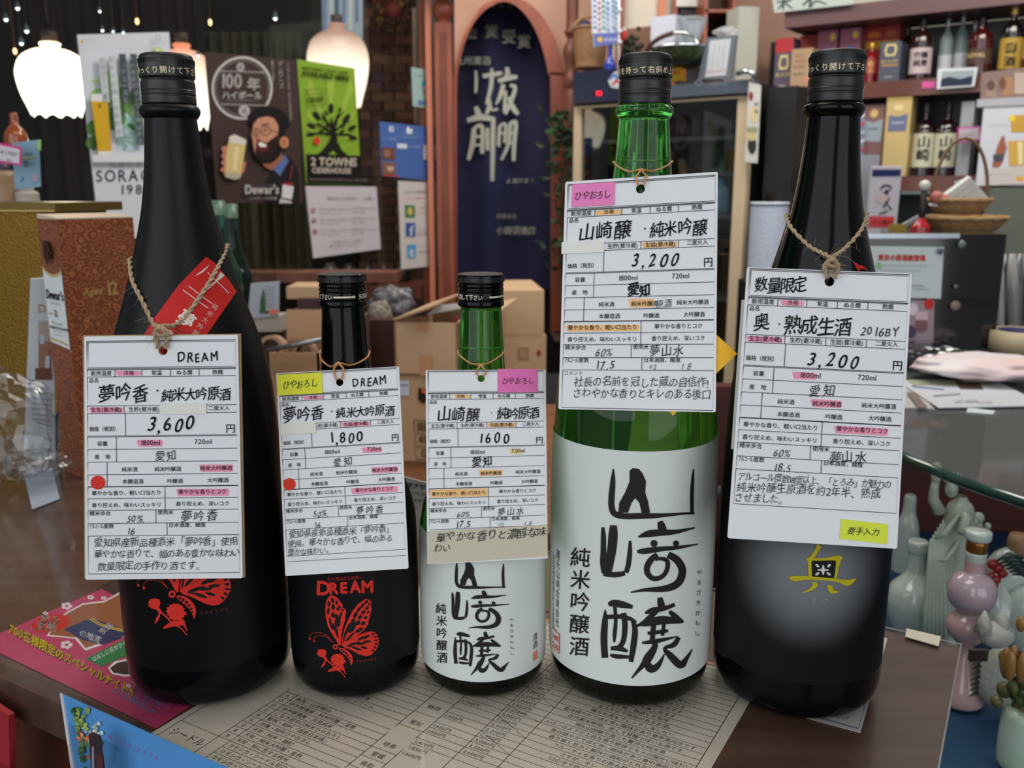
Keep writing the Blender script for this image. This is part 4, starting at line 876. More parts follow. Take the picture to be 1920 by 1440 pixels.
def a_dewar(A):
    A.ring(454, 165, 55, 4.4, (196, 192, 190), a0=80, a1=394, sy=1.04); A.ring(454, 165, 49, 1, (150, 146, 144), a0=90, a1=380, sy=1.04)
    A.line([(408, 133), (497, 136)], 1.6, (180, 176, 174)); A.line([(415, 195), (500, 198)], 1.6, (180, 176, 174))
    A.text('100', 412, 164, 37, (206, 202, 200), sx=.78, bold=.7, ang=1); A.text('年', 463, 167, 25, (206, 202, 200), bold=.6); A.text('ハイボール', 416, 184, 16, (206, 202, 200), bold=.5, sx=.94, ang=1)
    A.text('— 100TH ANNIVERSARY —', 419, 190, 5, (150, 146, 144)); A.ell(451, 126, 7.5, 8.5, (170, 166, 166)); A.ell(451, 126, 4, 5, (130, 126, 128)); A.ell(458, 208, 10.5, 10.5, (182, 178, 178)); A.ell(458, 208, 5.5, 6, (140, 136, 138))
    for k, (s_, x, y, n, em) in enumerate((('飲んだことある?', 511, 113, 5.3, 5.6), ('デュワーズ', 526, 113, 10.2, 11.5), ('ハイボールにしたら、おいしさがひろがる!', 540, 117, 5.6, 5.6))):
        for j, ch in enumerate(s_): A.text(ch, x - em / 2 + j * n * .055, y + em + j * n, em, (196, 192, 190), bold=.15 if k == 1 else 0, sx=.9)
    SK = (196, 140, 112)
    A.poly([(508, 330), (520, 300), (545, 296), (560, 320), (562, 378), (500, 380), (494, 345)], (30, 26, 30)); A.poly([(508, 312), (534, 290), (541, 302), (525, 330)], (84, 110, 160)); A.poly([(490, 300), (528, 282), (530, 300), (510, 320), (495, 312)], (150, 96, 74))
    A.ell(502, 262, 32, 46, (22, 16, 18), rot=.12); A.ell(508, 224, 37, 24, (22, 16, 18), rot=.3); A.ell(493, 225, 26, 19, (24, 18, 20))
    A.poly([(476, 232), (484, 222), (500, 218), (514, 222), (522, 236), (521, 262), (510, 284), (492, 292), (478, 288), (474, 264), (471, 250)], SK); A.poly([(482, 262), (500, 268), (521, 252), (520, 282), (506, 300), (488, 300), (478, 286)], (36, 24, 24)); A.poly([(480, 268), (487, 262), (503, 271), (502, 281), (490, 286), (481, 280)], (96, 30, 32)); A.poly([(484, 269), (489, 266), (500, 272), (498, 276), (488, 275)], (236, 232, 226)); A.poly([(478, 252), (482, 250), (488, 262), (478, 264)], (170, 108, 84))
    A.ell(533, 267, 8.5, 11, (204, 136, 96)); A.ell(532, 268, 4.5, 7, (176, 106, 74)); A.ring(498, 245, 8.5, 1.3, (60, 44, 44)); A.ring(480, 247, 6.5, 1.3, (60, 44, 44)); A.ell(497, 244, 2.4, 2.0, (30, 22, 22)); A.ell(480, 246, 2, 2, (30, 22, 22)); A.line([(507, 243), (524, 250)], 1.1, (60, 44, 44)); A.line([(490, 234), (505, 232)], 2, (40, 28, 28))
    A.poly([(418, 280), (426, 272), (430, 330), (420, 328)], (190, 120, 100)); A.poly([(450, 305), (462, 303), (458, 322), (448, 330)], (190, 120, 100))
    for k in range(4): A.ell(421 - (k == 3), 279 + k * 13, 6, 5, (190, 124, 102))
    A.poly([(430, 256), (440, 252), (462, 262), (452, 330), (440, 337), (422, 332), (424, 290)], (208, 186, 124)); A.poly([(430, 256), (440, 252), (462, 262), (461, 272), (429, 266)], (214, 206, 196)); A.poly([(424, 322), (452, 327), (450, 334), (440, 337), (423, 332)], (176, 166, 150)); A.poly([(440, 275), (448, 276), (444, 320), (436, 318)], (226, 210, 160))
    A.text('Dewar\'s', 459, 363, 23, (206, 202, 200), sx=.76, bold=.8); A.text('ハイボールの定番', 468, 374, 6.4, (180, 176, 174)); A.text('WHITE LABEL', 486, 348, 4, (120, 116, 114))
    A.poly([(545, 310), (550, 310), (545, 338), (541, 338)], (96, 44, 40)); A.poly([(533, 342), (548, 342), (550, 350), (530, 348)], (150, 40, 40)); A.poly([(530, 346), (551, 350), (547, 374), (528, 370)], (206, 206, 208)); A.poly([(526, 372), (546, 377), (548, 381), (523, 381)], (190, 188, 184))
pcard('poster', 'dark brown whisky highball poster with a bearded man holding a glass', 'poster', W, [(384, 97), (557, 112), (568, 380), (408, 381)], pn((58, 40, 38)), a_dewar)
def a_cider(A):
    A.poly([(574, 289), (677, 292), (679, 346), (576, 343)], (20, 18, 18))
    for k in range(9):
        a = math.pi + math.pi * k / 8.5; x, y = 622 + 200 * math.cos(a), 262 + 200 * math.sin(a); x2, y2 = 622 + 200 * math.cos(a + .14), 262 + 200 * math.sin(a + .14)
        def cl(x, y):
            t = 1.0
            for lim, v, o in ((574, x, 622), (664, x, 622)):
                if (lim < o and v < lim) or (lim > o and v > lim): t = min(t, (lim - o) / (v - o))
            if y < 146: t = min(t, (146 - 262) / (y - 262))
            return (622 + (x - 622) * t, 262 + (y - 262) * t)
        A.poly([(622, 262), cl(x, y), cl(x2, y2)], (150, 178, 66))
    K = (24, 26, 20)
    A.line([(596, 290, 2), (612, 283, 14), (624, 268, 16), (626, 252, 10), (622, 236, 6), (622, 220, 3)], 1, K); A.line([(650, 290, 2), (636, 284, 12), (628, 270, 14)], 1, K)
    for pth in (((622, 250, 5), (606, 238, 4), (590, 232, 2)), ((622, 250, 5), (640, 236, 4), (656, 226, 2)), ((622, 252, 5), (600, 250, 4), (582, 250, 2)), ((624, 252, 5), (650, 252, 4), (664, 256, 2)), ((622, 240, 4), (612, 226, 3), (602, 212, 2)), ((622, 240, 4), (634, 222, 3), (644, 208, 2))): A.line(list(pth), 1, K)
    for x, y, r, a in ((621, 203, 10, 90), (594, 217, 10, 50), (584, 236, 9, 30), (582, 252, 8, 0), (650, 222, 10, -50), (660, 240, 9, -30), (662, 258, 8, 10), (608, 222, 6, 60), (634, 218, 6, -60), (600, 234, 5, 40), (644, 236, 5, -45), (614, 234, 6, 80), (630, 230, 7, 95), (604, 244, 5, 10), (642, 246, 5, -10), (612, 212, 5, 70), (638, 206, 5, -70), (628, 240, 4, 90)): A.ell(x, y, r, r * .46, K, rot=math.radians(a))
    A.ell(594, 264, 6, 7.5, (206, 54, 36)); A.text('AVAILABLE HERE', 566, 141, 12.5, K, sx=.86, ang=7, bold=.5); A.text('NORTHWEST CRAFT CIDER', 566, 129, 6.8, (60, 74, 30), sx=.95, ang=7, bold=.3)
    A.text('CIDER', 576, 192, 12, (56, 74, 34), sx=.9, ang=-5, bold=.4); A.text('GLUTEN FREE', 575, 179, 5, (56, 74, 34), ang=-5); A.line([(572, 168), (608, 165), (610, 196), (575, 200), (572, 168)], .9, (56, 74, 34))
    A.text('2 TOWNS', 583, 310, 21, (208, 196, 180), sx=.86, bold=1.0, ang=1); A.text('CIDERHOUSE', 585, 324, 14, (208, 196, 180), sx=.82, bold=.6, ang=1); A.text('HANDCRAFTED IN CORVALLIS, OREGON', 580, 338, 5.4, (150, 140, 130), ang=1)
pcard('poster', 'green cider poster with a black tree and one red apple', 'poster', W, [(557, 111), (665, 128), (678, 347), (575, 344)], pn((128, 164, 40)), a_cider)
def a_notice(A):
    A.text('御来店のお客様へ、お願い', 613, 375, 7.6, (150, 138, 142)); 
    for k, y in enumerate((395, 414, 434)):
        A.ring(587 + k * 2, y, 4.2, 1.4, (170, 84, 92)); A.ell(587 + k * 2, y, 1.6, 1.8, (90, 60, 70))
        A.text('店内での飲酒はご遠慮下さい', 598 + k, y - 1, 4.7, (158, 146, 150)); A.text('お車でお越しの方は', 598 + k, y + 6, 4.4, (166, 156, 160)); A.text('営業時間10:00〜20:00', 660, y - 3, 4.6, (158, 146, 150)); A.text('定休日 月曜', 660, y + 4, 4.4, (166, 156, 160))
    A.text('20歳未満の方への酒類の', 625, 455, 5, (158, 146, 150), ang=-3); A.text('販売は致しておりません', 618, 462, 5, (158, 146, 150), ang=-3)
pcard('notice', 'white printed notice sheet taped under the green cider poster', 'notice', W, [(573, 349), (706, 350), (714, 467), (588, 484)], pn((198, 190, 196)), a_notice)
def a_blue(A):
    A.rect(730, 237, 738, 247, (226, 232, 240)); A.text('f', 733, 246, 11, (62, 92, 160), bold=.5); A.poly([(762, 242), (766, 236), (768, 242), (774, 242), (772, 251), (763, 251)], (230, 234, 240))
    A.text('いいね!フェイスブック', 749, 259, 4.6, (178, 194, 222), sx=.9); A.ring(770, 262, 28, .6, (140, 164, 208), sy=.5); A.text('オトクな情報', 716, 262, 4.2, (178, 194, 222)); A.poly([(745, 269), (763, 270), (763, 279), (745, 278)], (214, 220, 232)); A.text('ページ検索', 766, 277, 4.4, (178, 194, 222))
    A.poly([(716, 275), (741, 277), (741, 300), (716, 298)], (112, 76, 66)); A.poly([(716, 303), (742, 305), (742, 328), (717, 326)], (128, 92, 72)); A.ell(726, 288, 6, 7, (150, 110, 90)); A.ell(732, 316, 7, 5, (190, 160, 140))
    A.poly([(795, 272), (820, 271), (821, 301), (794, 299)], (214, 210, 212)); A.text('クーポン', 797, 296, 5, (120, 140, 190)); A.text('登録はこちら', 798, 312, 4, (178, 194, 222)); A.poly([(717, 327), (750, 330), (750, 332), (717, 329)], (200, 80, 70))
pcard('flyer', 'blue social media flyer with small photos beside the wooden post', 'flyer', W, [(712, 228), (820, 240), (821, 340), (716, 330)], pn((70, 104, 172)), a_blue)
def a_sns(A):
    A.text('SNSでも情報配信中!', 758, 362, 5.6, (140, 128, 132)); A.text('フォローお願いします', 760, 373, 4.6, (190, 120, 130))
    A.poly([(759, 384), (778, 385), (778, 408), (760, 408)], (52, 126, 66)); A.ell(769, 396, 5, 8, (206, 178, 110)); A.text('ブログ', 785, 392, 5, (130, 120, 124)); A.text('ameblo', 785, 402, 4.4, (170, 130, 136))
    A.poly([(761, 417), (779, 418), (779, 444), (761, 443)], (52, 88, 160)); A.text('f', 768, 441, 25, (226, 230, 236), bold=.9); A.text('Facebook', 783, 441, 7, (120, 112, 116)); A.text('Our page', 783, 431, 4.2, (150, 140, 144))
    A.poly([(763, 459), (780, 458), (780, 483), (764, 484)], (84, 156, 204)); A.text('t', 768, 480, 22, (226, 232, 238), bold=1.3); A.text('twitter', 785, 474, 7, (120, 112, 116)); A.text('フォロー', 786, 463, 4, (150, 140, 144))
pcard('notice', 'narrow white notice with green, blue and light blue social icons', 'notice', W, [(747, 339), (821, 343), (824, 497), (753, 505)], pn((206, 200, 196)), a_sns)
def a_mask(A):
    A.poly([(790, 158), (794, 148), (804, 148), (808, 158), (808, 164), (790, 163)], (70, 150, 184)); A.ell(798, 167, 7.5, 6.5, (168, 158, 168)); A.poly([(792, 168), (806, 168), (803, 177), (794, 176)], (130, 150, 170)); A.ell(805, 176, 4, 4, (150, 200, 196)); A.text('マスクを着用', 778, 143, 4.8, (70, 100, 110), ang=6); A.rect(784, 188, 800, 196, (96, 124, 170))
pcard('sticker', 'pale mint sticker with a blue cap picture on the window edge', 'sticker', W, [(772, 126), (816, 133), (817, 206), (775, 199)], pn((158, 190, 186)), a_mask)

# ------------------------------------------------------------------ behind the window: brick wall, lamps, curtain
mb = MB(); mb.quadslab([aty(-1500, -700, 5.6), aty(900, -700, 5.6), aty(900, 1100, 5.6), aty(-1500, 1100, 5.6)], .1, mat('back_room_wall', (40, 27, 22), .8, noise=((26, 19, 16), 3, (1, 1, 1))), Vector((0, 1, 0))); mb.build('wall_back', kind='structure')
bw = tag(bpy.data.objects.new('wall_left', None), kind='structure'); C.objects.link(bw)
PB = Plane((0, 5.2, 0), (0, 1, 0)); m_bricks = [mat('brick_%d' % i, c_, .85) for i, c_ in enumerate(((92, 58, 46), (108, 72, 56), (78, 48, 40), (120, 86, 70), (84, 56, 48)))]
mb = MB(); mb.quadslab(vert_quad(PB, 676, 812, 10, 600), .06, pn((64, 50, 44), .9), Vector((0, 1, 0))); mb.build('mortar', bw)
bm_ = {}
for r in range(33):
    y = 18 + r * 17.5
    for k in range(-1, 4):
        x0 = 678 + k * 43 + (21 if r % 2 else 0); x1 = x0 + 40
        x0, x1 = max(x0, 677), min(x1, 811)
        if x1 - x0 < 8: continue
        q = vert_quad(PB, x0, x1, y, y + 14.5); wd = round((q[1] - q[0]).length, 3); mt = random.choice(m_bricks); key = (wd, mt.name)
        if key not in bm_:
            b_ = MB(); b_.box((0, 0, 0), (wd, .05, .046), mt); o = b_.build('brick', bw); bm_[key] = o.data
        else: o = bpy.data.objects.new('brick', bm_[key]); C.objects.link(o); o.parent = bw
        cc = (q[0] + q[2]) / 2; o.location = (cc.x, 5.19 - random.uniform(0, .012), cc.z)
def lamp_shade(label, px, py, Y, rpx, toppx, botpx, e, grad, col_top, col_bot, power):
    c = aty(px, py, Y); s = Y / F; R = rpx * s; zt = (py - toppx) * s; zb = (botpx - py) * s
    m = bpy.data.materials.new('frosted_shade_' + str(len(MATS))); MATS[m.name] = m; m.use_nodes = True; nt = m.node_tree; b = nt.nodes['Principled BSDF']
    tc = nt.nodes.new('ShaderNodeTexCoord'); sp = nt.nodes.new('ShaderNodeSeparateXYZ'); rp = nt.nodes.new('ShaderNodeValToRGB'); nt.links.new(tc.outputs['Object'], sp.inputs[0])
    mr = nt.nodes.new('ShaderNodeMapRange'); mr.inputs['From Min'].default_value = -zb; mr.inputs['From Max'].default_value = zt; nt.links.new(sp.outputs[2], mr.inputs[0]); nt.links.new(mr.outputs[0], rp.inputs[0])
    rp.color_ramp.elements[0].color = lin(col_bot); rp.color_ramp.elements[1].color = lin(col_top); rp.color_ramp.elements[0].position = grad[0]; rp.color_ramp.elements[1].position = grad[1]
    nt.links.new(rp.outputs[0], b.inputs['Emission Color']); b.inputs['Emission Strength'].default_value = e; b.inputs['Base Color'].default_value = lin((120, 100, 90))
    t = thing('pendant_lamp', label, 'lamp', tuple(c)); n = 48; prof = [(.22, 1.0), (.30, .96), (.26, .84), (.55, .76), (.86, .55), (1, .2), (.99, -.1), (.9, -.45), (.76, -.78), (.66, -1.0)]
    prof = cr(prof, 3); vs = []; fs = []; P = len(prof)
    for i in range(n):
        a = 2 * math.pi * i / n
        for k, (r, z) in enumerate(prof):
            f = max(0, (-z - .6) / .4); zz = z * (zt if z > 0 else zb) + f * abs(math.sin(a * 5)) * .12 * zb; rr = r * R * (1 + .05 * f * math.cos(a * 10)); vs.append((rr * math.cos(a), rr * math.sin(a), zz))
    for i in range(n):
        j = (i + 1) % n
        for k in range(P - 1): fs.append((i * P + k, j * P + k, j * P + k + 1, i * P + k + 1))
    mb = MB(); mb.add([(v[0] + c.x, v[1] + c.y, v[2] + c.z) for v in vs], fs, m, True); o = mb.build('glass_shade', t, origin=c)
    mb = MB(); mb.tube([c + Vector((0, 0, zt)), c + Vector((0, 0, zt + .03))], .022, pn((60, 40, 30)), 12); mb.tube([c + Vector((0, 0, zt + .03)), c + Vector((0, 0, zt + 1.2))], .003, pn((40, 30, 26)), 6); mb.build('cord', t)
    l = bpy.data.lights.new('lamp_bulb', 'POINT'); l.energy = power; l.color = (1, .78, .55); l.shadow_soft_size = .03; lo = bpy.data.objects.new('lamp_bulb', l); C.objects.link(lo); lo.parent = t; lo.location = (0, 0, -zb * 1.15)
lamp_shade('bright frosted tulip lamp at the far left behind the glass', 100, 148, 2.75, 60, 86, 214, 5.0, (.3, 1.0), (255, 216, 176), (255, 246, 226), 2.2)
lamp_shade('frosted lamp glowing between the left black bottle and the brown poster', 345, 150, 3.0, 52, 88, 238, 2.6, (.35, .95), (176, 96, 66), (255, 240, 220), 2.0)
lamp_shade('round pinkish frosted lamp glowing behind the green cider poster', 634, 120, 3.6, 54, 52, 196, 2.2, (.42, .85), (120, 84, 72), (255, 232, 210), 2.0)
m_bulb = mat('small_bulb', (250, 250, 240), .3, emis=(236, 246, 255), es=6); m_bulbw = mat('small_bulb_warm', (250, 240, 220), .3, emis=(255, 190, 120), es=4)
for i, (x, y, r) in enumerate(((33, 14, 5), (11, 35, 5), (50, 57, 5), (40, 80, 5), (187, 20, 3.5), (192, 56, 3.5), (212, 58, 3), (231, 60, 3), (516, 33, 5), (371, 103, 4))):
    c = aty(x, y, 2.9); mb = MB(); s = 2.9 / F; mb.ball(c, r * s * .6, m_bulb, 10, 8, (1, 1, 1.5)); mb.lathe([(r * s * 1.1, -r * s * .3), (r * s * .6, r * s * 1.2), (r * s * .25, r * s * 2.0)], pn((70, 84, 88), .3), c, 14); mb.tube([c + Vector((0, 0, r * s * 2)), c + Vector((0, 0, .9))], .0012, pn((40, 40, 42)), 5)
    tag(mb.build('spot_bulb', origin=c), ('tiny bulb highest at the top left corner of the photo', 'tiny bulb nearest the left edge of the photo', 'tiny bulb third from the left edge, above the tulip lamp shoulder', 'tiny bulb just above the left petal of the tulip lamp', 'tiny bulb at the very top over the white beer poster', 'tiny bulb leftmost of the row just over the white beer poster', 'tiny bulb in the middle of the row over the white beer poster', 'tiny bulb rightmost of the row over the white beer poster', 'tiny bulb alone above the right corner of the brown poster', 'tiny bulb at the top left corner of the brown poster')[i], 'light bulb')
for i, (x, y, lab) in enumerate(((257, 40, 'tiny warm bulb above the white beer poster'), (394, 42, 'tiny warm bulb above the brown highball poster'), (28, 96, 'tiny warm bulb left of the bright tulip lamp'))):
    c = aty(x, y, 2.9); mb = MB(); mb.ball(c, .005, m_bulbw, 10, 8, (1, 1, 1.8)); mb.tube([c + Vector((0, 0, .008)), c + Vector((0, 0, .9))], .0012, pn((90, 60, 40)), 5); tag(mb.build('spot_bulb', origin=c), lab, 'light bulb')
# curtain
def folds(name, label, x0, x1, yt, yb, Y, m, nf, amp=.012, cat='curtain', hem=None):
    a = aty(x0, (yt + yb) / 2, Y); b = aty(x1, (yt + yb) / 2, Y); zt = aty((x0 + x1) / 2, yt, Y).z; zb = aty((x0 + x1) / 2, yb, Y).z; vs = []; fs = []; n = nf * 8
    for i in range(n + 1):
        u = i / n; x = a.x + (b.x - a.x) * u; y = Y + amp * math.sin(u * nf * 2 * math.pi) + amp * .4 * math.sin(u * nf * 5.1)
        vs += [(x, y, zt), (x, y, zb)]
    for i in range(n): fs.append((2 * i, 2 * i + 2, 2 * i + 3, 2 * i + 1))
    mb = MB(); mb.add(vs, fs, m, True); return tag(mb.build(name, origin=(a + b) / 2), label, cat)
folds('curtain', 'dark olive curtain hanging behind the window under the posters', 398, 575, 60, 528, 4.3, pn((52, 48, 30), .9), 9, .03)
folds('curtain', 'dark brown curtain behind the window beside the beer poster', 60, 400, -60, 560, 4.8, pn((38, 26, 22), .9), 10, .03)
pl = Plane((0, 3.9, 0), (0, 1, 0))
pcard('painted_reflection', 'pale blue and white printed banner above the round lamp', 'banner', pl, [(603, -20), (680, -20), (680, 76), (606, 84)], pn((136, 152, 166)), lambda A: [A.rect(606 + 12 * k, -10, 612 + 12 * k, 70 - (k % 3) * 14, ((96, 116, 160), (176, 184, 186), (84, 104, 140))[k % 3]) for k in range(6)])  # pale striped card paints a window reflected in the lamp glass
wr = thing('flower_wreath', 'dark wreath of dried yellow, red and blue flowers at the top of the brick wall', 'wreath', tuple(aty(735, 25, 4.9)))
mb = MB()
for i in range(150):
    x = 735 + random.gauss(0, 22); y = 24 + random.gauss(0, 22); c = aty(x, y, 4.9 + random.uniform(-.06, .06)); mb.ball(c, random.uniform(.006, .016), pn(random.choice(((52, 44, 34), (60, 50, 30), (138, 112, 38), (112, 40, 34), (48, 54, 70), (40, 34, 30), (96, 60, 40)))), 6, 4)
mb.build('dried_flowers', wr, kind='stuff'); mb = MB(); mb.ball(aty(738, 18, 4.84), .04, pn((120, 40, 34)), 12, 8, (1, .5, 1)); mb.build('red_bloom', wr)
upright('trim_1', 775, 806, 4.6, 15, 230, .04, mat('beige_panel', (150, 130, 104), .6), kind='structure')

# ------------------------------------------------------------------ arch with navy curtain
WA = Plane((0, 3.7, 0), (0, 1, 0)); m_plaster = mat('tan_plaster', (176, 138, 120), .8, noise=((162, 124, 106), 4, (1, 1, 1)))
arch = [(857, 620), (857, 300), (857, 158), (864, 108), (880, 58), (903, 25), (925, 9), (945, 3), (966, 10), (989, 32), (1008, 66), (1020, 102), (1028, 140), (1032, 180), (1032, 620)]
arch = cr(arch, 4)
def f3(Y): return lambda x, y: aty(x, y, Y)
mb = MB(); outer = [(852, -300), (1500, -300), (1500, 640), (1034, 640)] + [(x, y) for x, y in reversed(arch)] + [(852, 640)]
outer[3] = (1500, 640); outer.insert(4, (1040, 640))
mb.prism([outer], f3(3.7), f3(3.86), m_plaster); mb.build('wall_right', kind='structure')
ca = thing('arch_casing', 'orange-brown wooden arch casing round the navy curtain', 'arch', tuple(aty(945, 600, 3.68)))
inn = smooth = arch; oo = []
for x, y in arch: oo.append((x - 7, y) if x < 900 else ((x + 30, y + 2) if x > 1000 else (x + (x - 900) / 100 * 26 - 3, y - 12 + (x - 900) * .02)))
for i in range(len(arch) - 1):
    a, b, c_, d_ = arch[i], arch[i + 1], oo[i + 1], oo[i]; mb = MB()
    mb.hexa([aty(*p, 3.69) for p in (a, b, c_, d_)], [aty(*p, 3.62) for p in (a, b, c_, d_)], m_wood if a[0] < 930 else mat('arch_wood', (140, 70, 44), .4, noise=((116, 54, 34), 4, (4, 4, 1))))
    mb.build('casing_board', ca)
m_navy = mat('navy_cloth', (24, 26, 54), .9, noise=((30, 34, 74), 3, (1, 1, .4)))
no = folds('noren_curtain', 'navy blue shop curtain with white brush lettering hanging in the arch', 850, 1036, -10, 545, 3.82, m_navy, 2, .018)
no2 = bpy.data.objects.new('lettering', None); bpy.data.objects.remove(no2)
A = Art(); CR = (172, 176, 164)
for ch, x, y in (('金', 869, 70), ('賞', 908, 69), ('受', 941, 79), ('賞', 969, 88)): A.text(ch, x, y, 27, CR, bold=.7)
A.text('九州清酒', 852, 120, 17, CR, bold=.4); A.line([(892, 132, 4), (893, 150, 6), (892, 174, 5)], 1, CR)
A.line([(905, 143, 8), (935, 138, 8), (942, 136, 4)], 1, CR); A.line([(922, 128, 5), (921, 160, 8), (912, 196, 5)], 1, CR); A.line([(915, 186, 10), (922, 205, 5), (934, 204, 5)], 1, CR)
L = lambda *q: A.line(list(q), 1, CR)
L((892, 200, 8), (898, 216, 12)); L((918, 200, 10), (912, 214, 6)); L((876, 226, 8), (900, 220, 12), (928, 224, 8)); L((889, 240, 9), (886, 270, 10), (878, 300, 7)); L((889, 240, 6), (904, 238, 8), (904, 288, 8)); L((888, 256, 5), (903, 256, 5)); L((886, 272, 5), (903, 272, 5)); L((914, 240, 7), (914, 282, 7)); L((925, 222, 8), (924, 270, 9), (923, 340, 7))
L((950, 126, 7), (953, 140, 9)); L((934, 152, 8), (955, 146, 10), (970, 144, 7)); L((944, 158, 8), (938, 180, 8), (930, 196, 3)); L((948, 170, 6), (946, 210, 7)); L((956, 160, 6), (966, 164, 7), (958, 190, 8), (947, 214, 7)); L((953, 182, 5), (964, 205, 10), (972, 214, 6)); L((952, 128, 4), (946, 150, 5))
L((937, 236, 6), (935, 270, 7), (938, 272, 5)); L((937, 236, 5), (948, 234, 6), (946, 268, 6)); L((937, 250, 4), (946, 250, 4)); L((957, 230, 7), (953, 270, 7), (940, 300, 5)); L((957, 232, 7), (967, 230, 8), (964, 270, 8), (963, 302, 7)); L((955, 250, 4), (964, 250, 4)); L((953, 268, 4), (963, 268, 4))
for ch, x in zip('よあけまえ', (948, 960, 970, 981, 993)): A.text(ch, x, 343, 11, CR, bold=.3)
A.text('株式会社', 931, 409, 9.5, CR, bold=.3); A.text('小野酒造店', 931, 438, 15.5, CR, bold=.5, sx=.95)
for ch, x in zip('優等賞', (918, 934, 950)): A.text(ch, x, 14, 12, CR)
A.bake(lambda x, y, l=0: aty(x, y, 3.795 - l * 2), 'white_lettering', no)
mb = MB(); mb.quadslab([aty(780, -80, 4.1), aty(1120, -80, 4.1), aty(1120, 700, 4.1), aty(780, 700, 4.1)], .02, pn((34, 20, 16)), Vector((0, 1, 0))); mb.build('wall_passage', kind='structure')
# turned post and plant at the right of the arch
tp_ = thing('turned_post', 'dark turned wooden post between the arch and the cooler', 'post', tuple(aty(1068, 500, 3.55)))
mb = MB(); c = aty(1067, 500, 3.55); zz = aty(1067, 60, 3.55).z - c.z; mb.lathe(cr([(.03, 0), (.03, zz * .7), (.022, zz * .75), (.034, zz * .8), (.024, zz * .85), (.034, zz * .92), (.018, zz * .97), (.03, zz), (.022, zz * 1.05), (.03, zz * 1.4)], 4), m_wood3, c, 20); mb.build('shaft', tp_)
pt = thing('hanging_plant', 'dark green leafy vine hanging beside the arch', 'plant', tuple(aty(1050, 400, 3.45)))
mb = MB(); stem = [aty(1052 + 10 * math.sin(k * .9), 240 + k * 26, 3.45) for k in range(12)]; mb.tube(smooth3(stem, 4), .003, pn((60, 44, 30)), 5); mb.build('stem', pt)
mleaf = [pn((44, 62, 36)), pn((60, 84, 44)), pn((30, 44, 28)), pn((54, 92, 58))]
leafm = []
for m in mleaf:
    b_ = MB(); b_.add([(0, 0, 0), (.010, .002, .012), (.007, .001, .028), (0, .004, .038), (-.007, .001, .028), (-.010, .002, .012), (0, -.003, .018)], [(0, 1, 6), (1, 2, 6), (2, 3, 6), (3, 4, 6), (4, 5, 6), (5, 0, 6)], m); o = b_.build('leaf', pt); leafm.append(o)
for o in leafm: o.location = Vector(o.location)
lm = [o.data for o in leafm]
for o in leafm: bpy.data.objects.remove(o)
for i in range(150):
    k = random.random(); p = aty(1052 + random.gauss(0, 13), (250, 340, 470)[random.choice((0, 0, 1, 2))] + random.gauss(10, 28), 3.45 + random.uniform(-.04, .04))
    o = bpy.data.objects.new('leaf', random.choice(lm)); C.objects.link(o); o.parent = pt; o.location = p - Vector(pt.location); o.rotation_euler = (random.uniform(-1.5, 1.5), random.uniform(-1.5, 1.5), random.uniform(0, 6)); o.scale = (1.1,) * 3

# ------------------------------------------------------------------ cartons and clutter between the bottles
bench = thing('low_bench', 'low reddish wooden bench carrying the cardboard cartons', 'bench', (-.35, 1.75, -.5))
mb = MB(); mb.box((-.46, 1.72, -.215), (1.46, .84, .04), mat('bench_wood', (132, 84, 52), .5, noise=((112, 68, 42), 6, (1, 8, 1)))); mb.build('top', bench)
for x, y in ((-1.15, 1.35), (.23, 1.35), (-1.15, 2.1), (.23, 2.1)): mb = MB(); mb.box((x, y, -.565), (.06, .06, .66), m_wood3); mb.build('leg', bench)
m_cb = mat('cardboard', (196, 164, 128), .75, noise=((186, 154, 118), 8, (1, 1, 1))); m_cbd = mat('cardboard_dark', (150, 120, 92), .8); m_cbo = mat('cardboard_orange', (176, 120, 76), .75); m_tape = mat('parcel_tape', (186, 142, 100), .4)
def open_box(label, q, depth, nrm, flaps, m=m_cb, art=None, artname='printed_box_face'):
    """q front face TL TR BR BL ; hollow carton with four walls and tilted flaps"""
    t = thing('cardboard_carton', label, 'carton', tuple((q[2] + q[3]) / 2)); T = .004; q = [Vector(p) for p in q]; back = [p + nrm * depth for p in q]; r = (q[1] - q[0]).normalized()
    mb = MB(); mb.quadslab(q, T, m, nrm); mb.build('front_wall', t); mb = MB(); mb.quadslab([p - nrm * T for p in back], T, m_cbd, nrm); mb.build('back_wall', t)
    for s_, (a, b) in ((0, (0, 3)), (1, (1, 2))):
        mb = MB(); w_ = r * (T if s_ == 0 else -T); mb.hexa([q[b], back[b], back[b] + w_, q[b] + w_], [q[a], back[a], back[a] + w_, q[a] + w_], m); mb.build('side_wall', t)
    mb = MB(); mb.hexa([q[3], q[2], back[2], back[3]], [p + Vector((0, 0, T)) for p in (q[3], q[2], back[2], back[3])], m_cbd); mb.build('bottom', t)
    for (p0, p1, d) in flaps(q, back, r, nrm): mb = MB(); mb.hexa([p0, p1, p1 + d, p0 + d], [p0 + Vector((0, 0, T)), p1 + Vector((0, 0, T)), p1 + d + Vector((0, 0, T)), p0 + d + Vector((0, 0, T))], m); mb.build('flap', t)
    if art: fn = quadmap(q); A = Art(); art(A); A.bake(lambda u, v, l=0: fn(u, v, .0008 + l * 3), artname, t)
    return t
PX = Plane((0, 1.62, 0), (.18, 1, 0)); q = vert_quad(PX, 740, 858, 605, 705); zb2 = vert_quad(PX, 750, 880, 705, 890)[3].z
nn = -hn(PX)
def art_b1(A):
    for u in (.36, .42): pass
    A.rect(.37, 0, .54, .17, (188, 140, 100)); A.rect(.40, .60, .60, 1.0, (188, 140, 100))
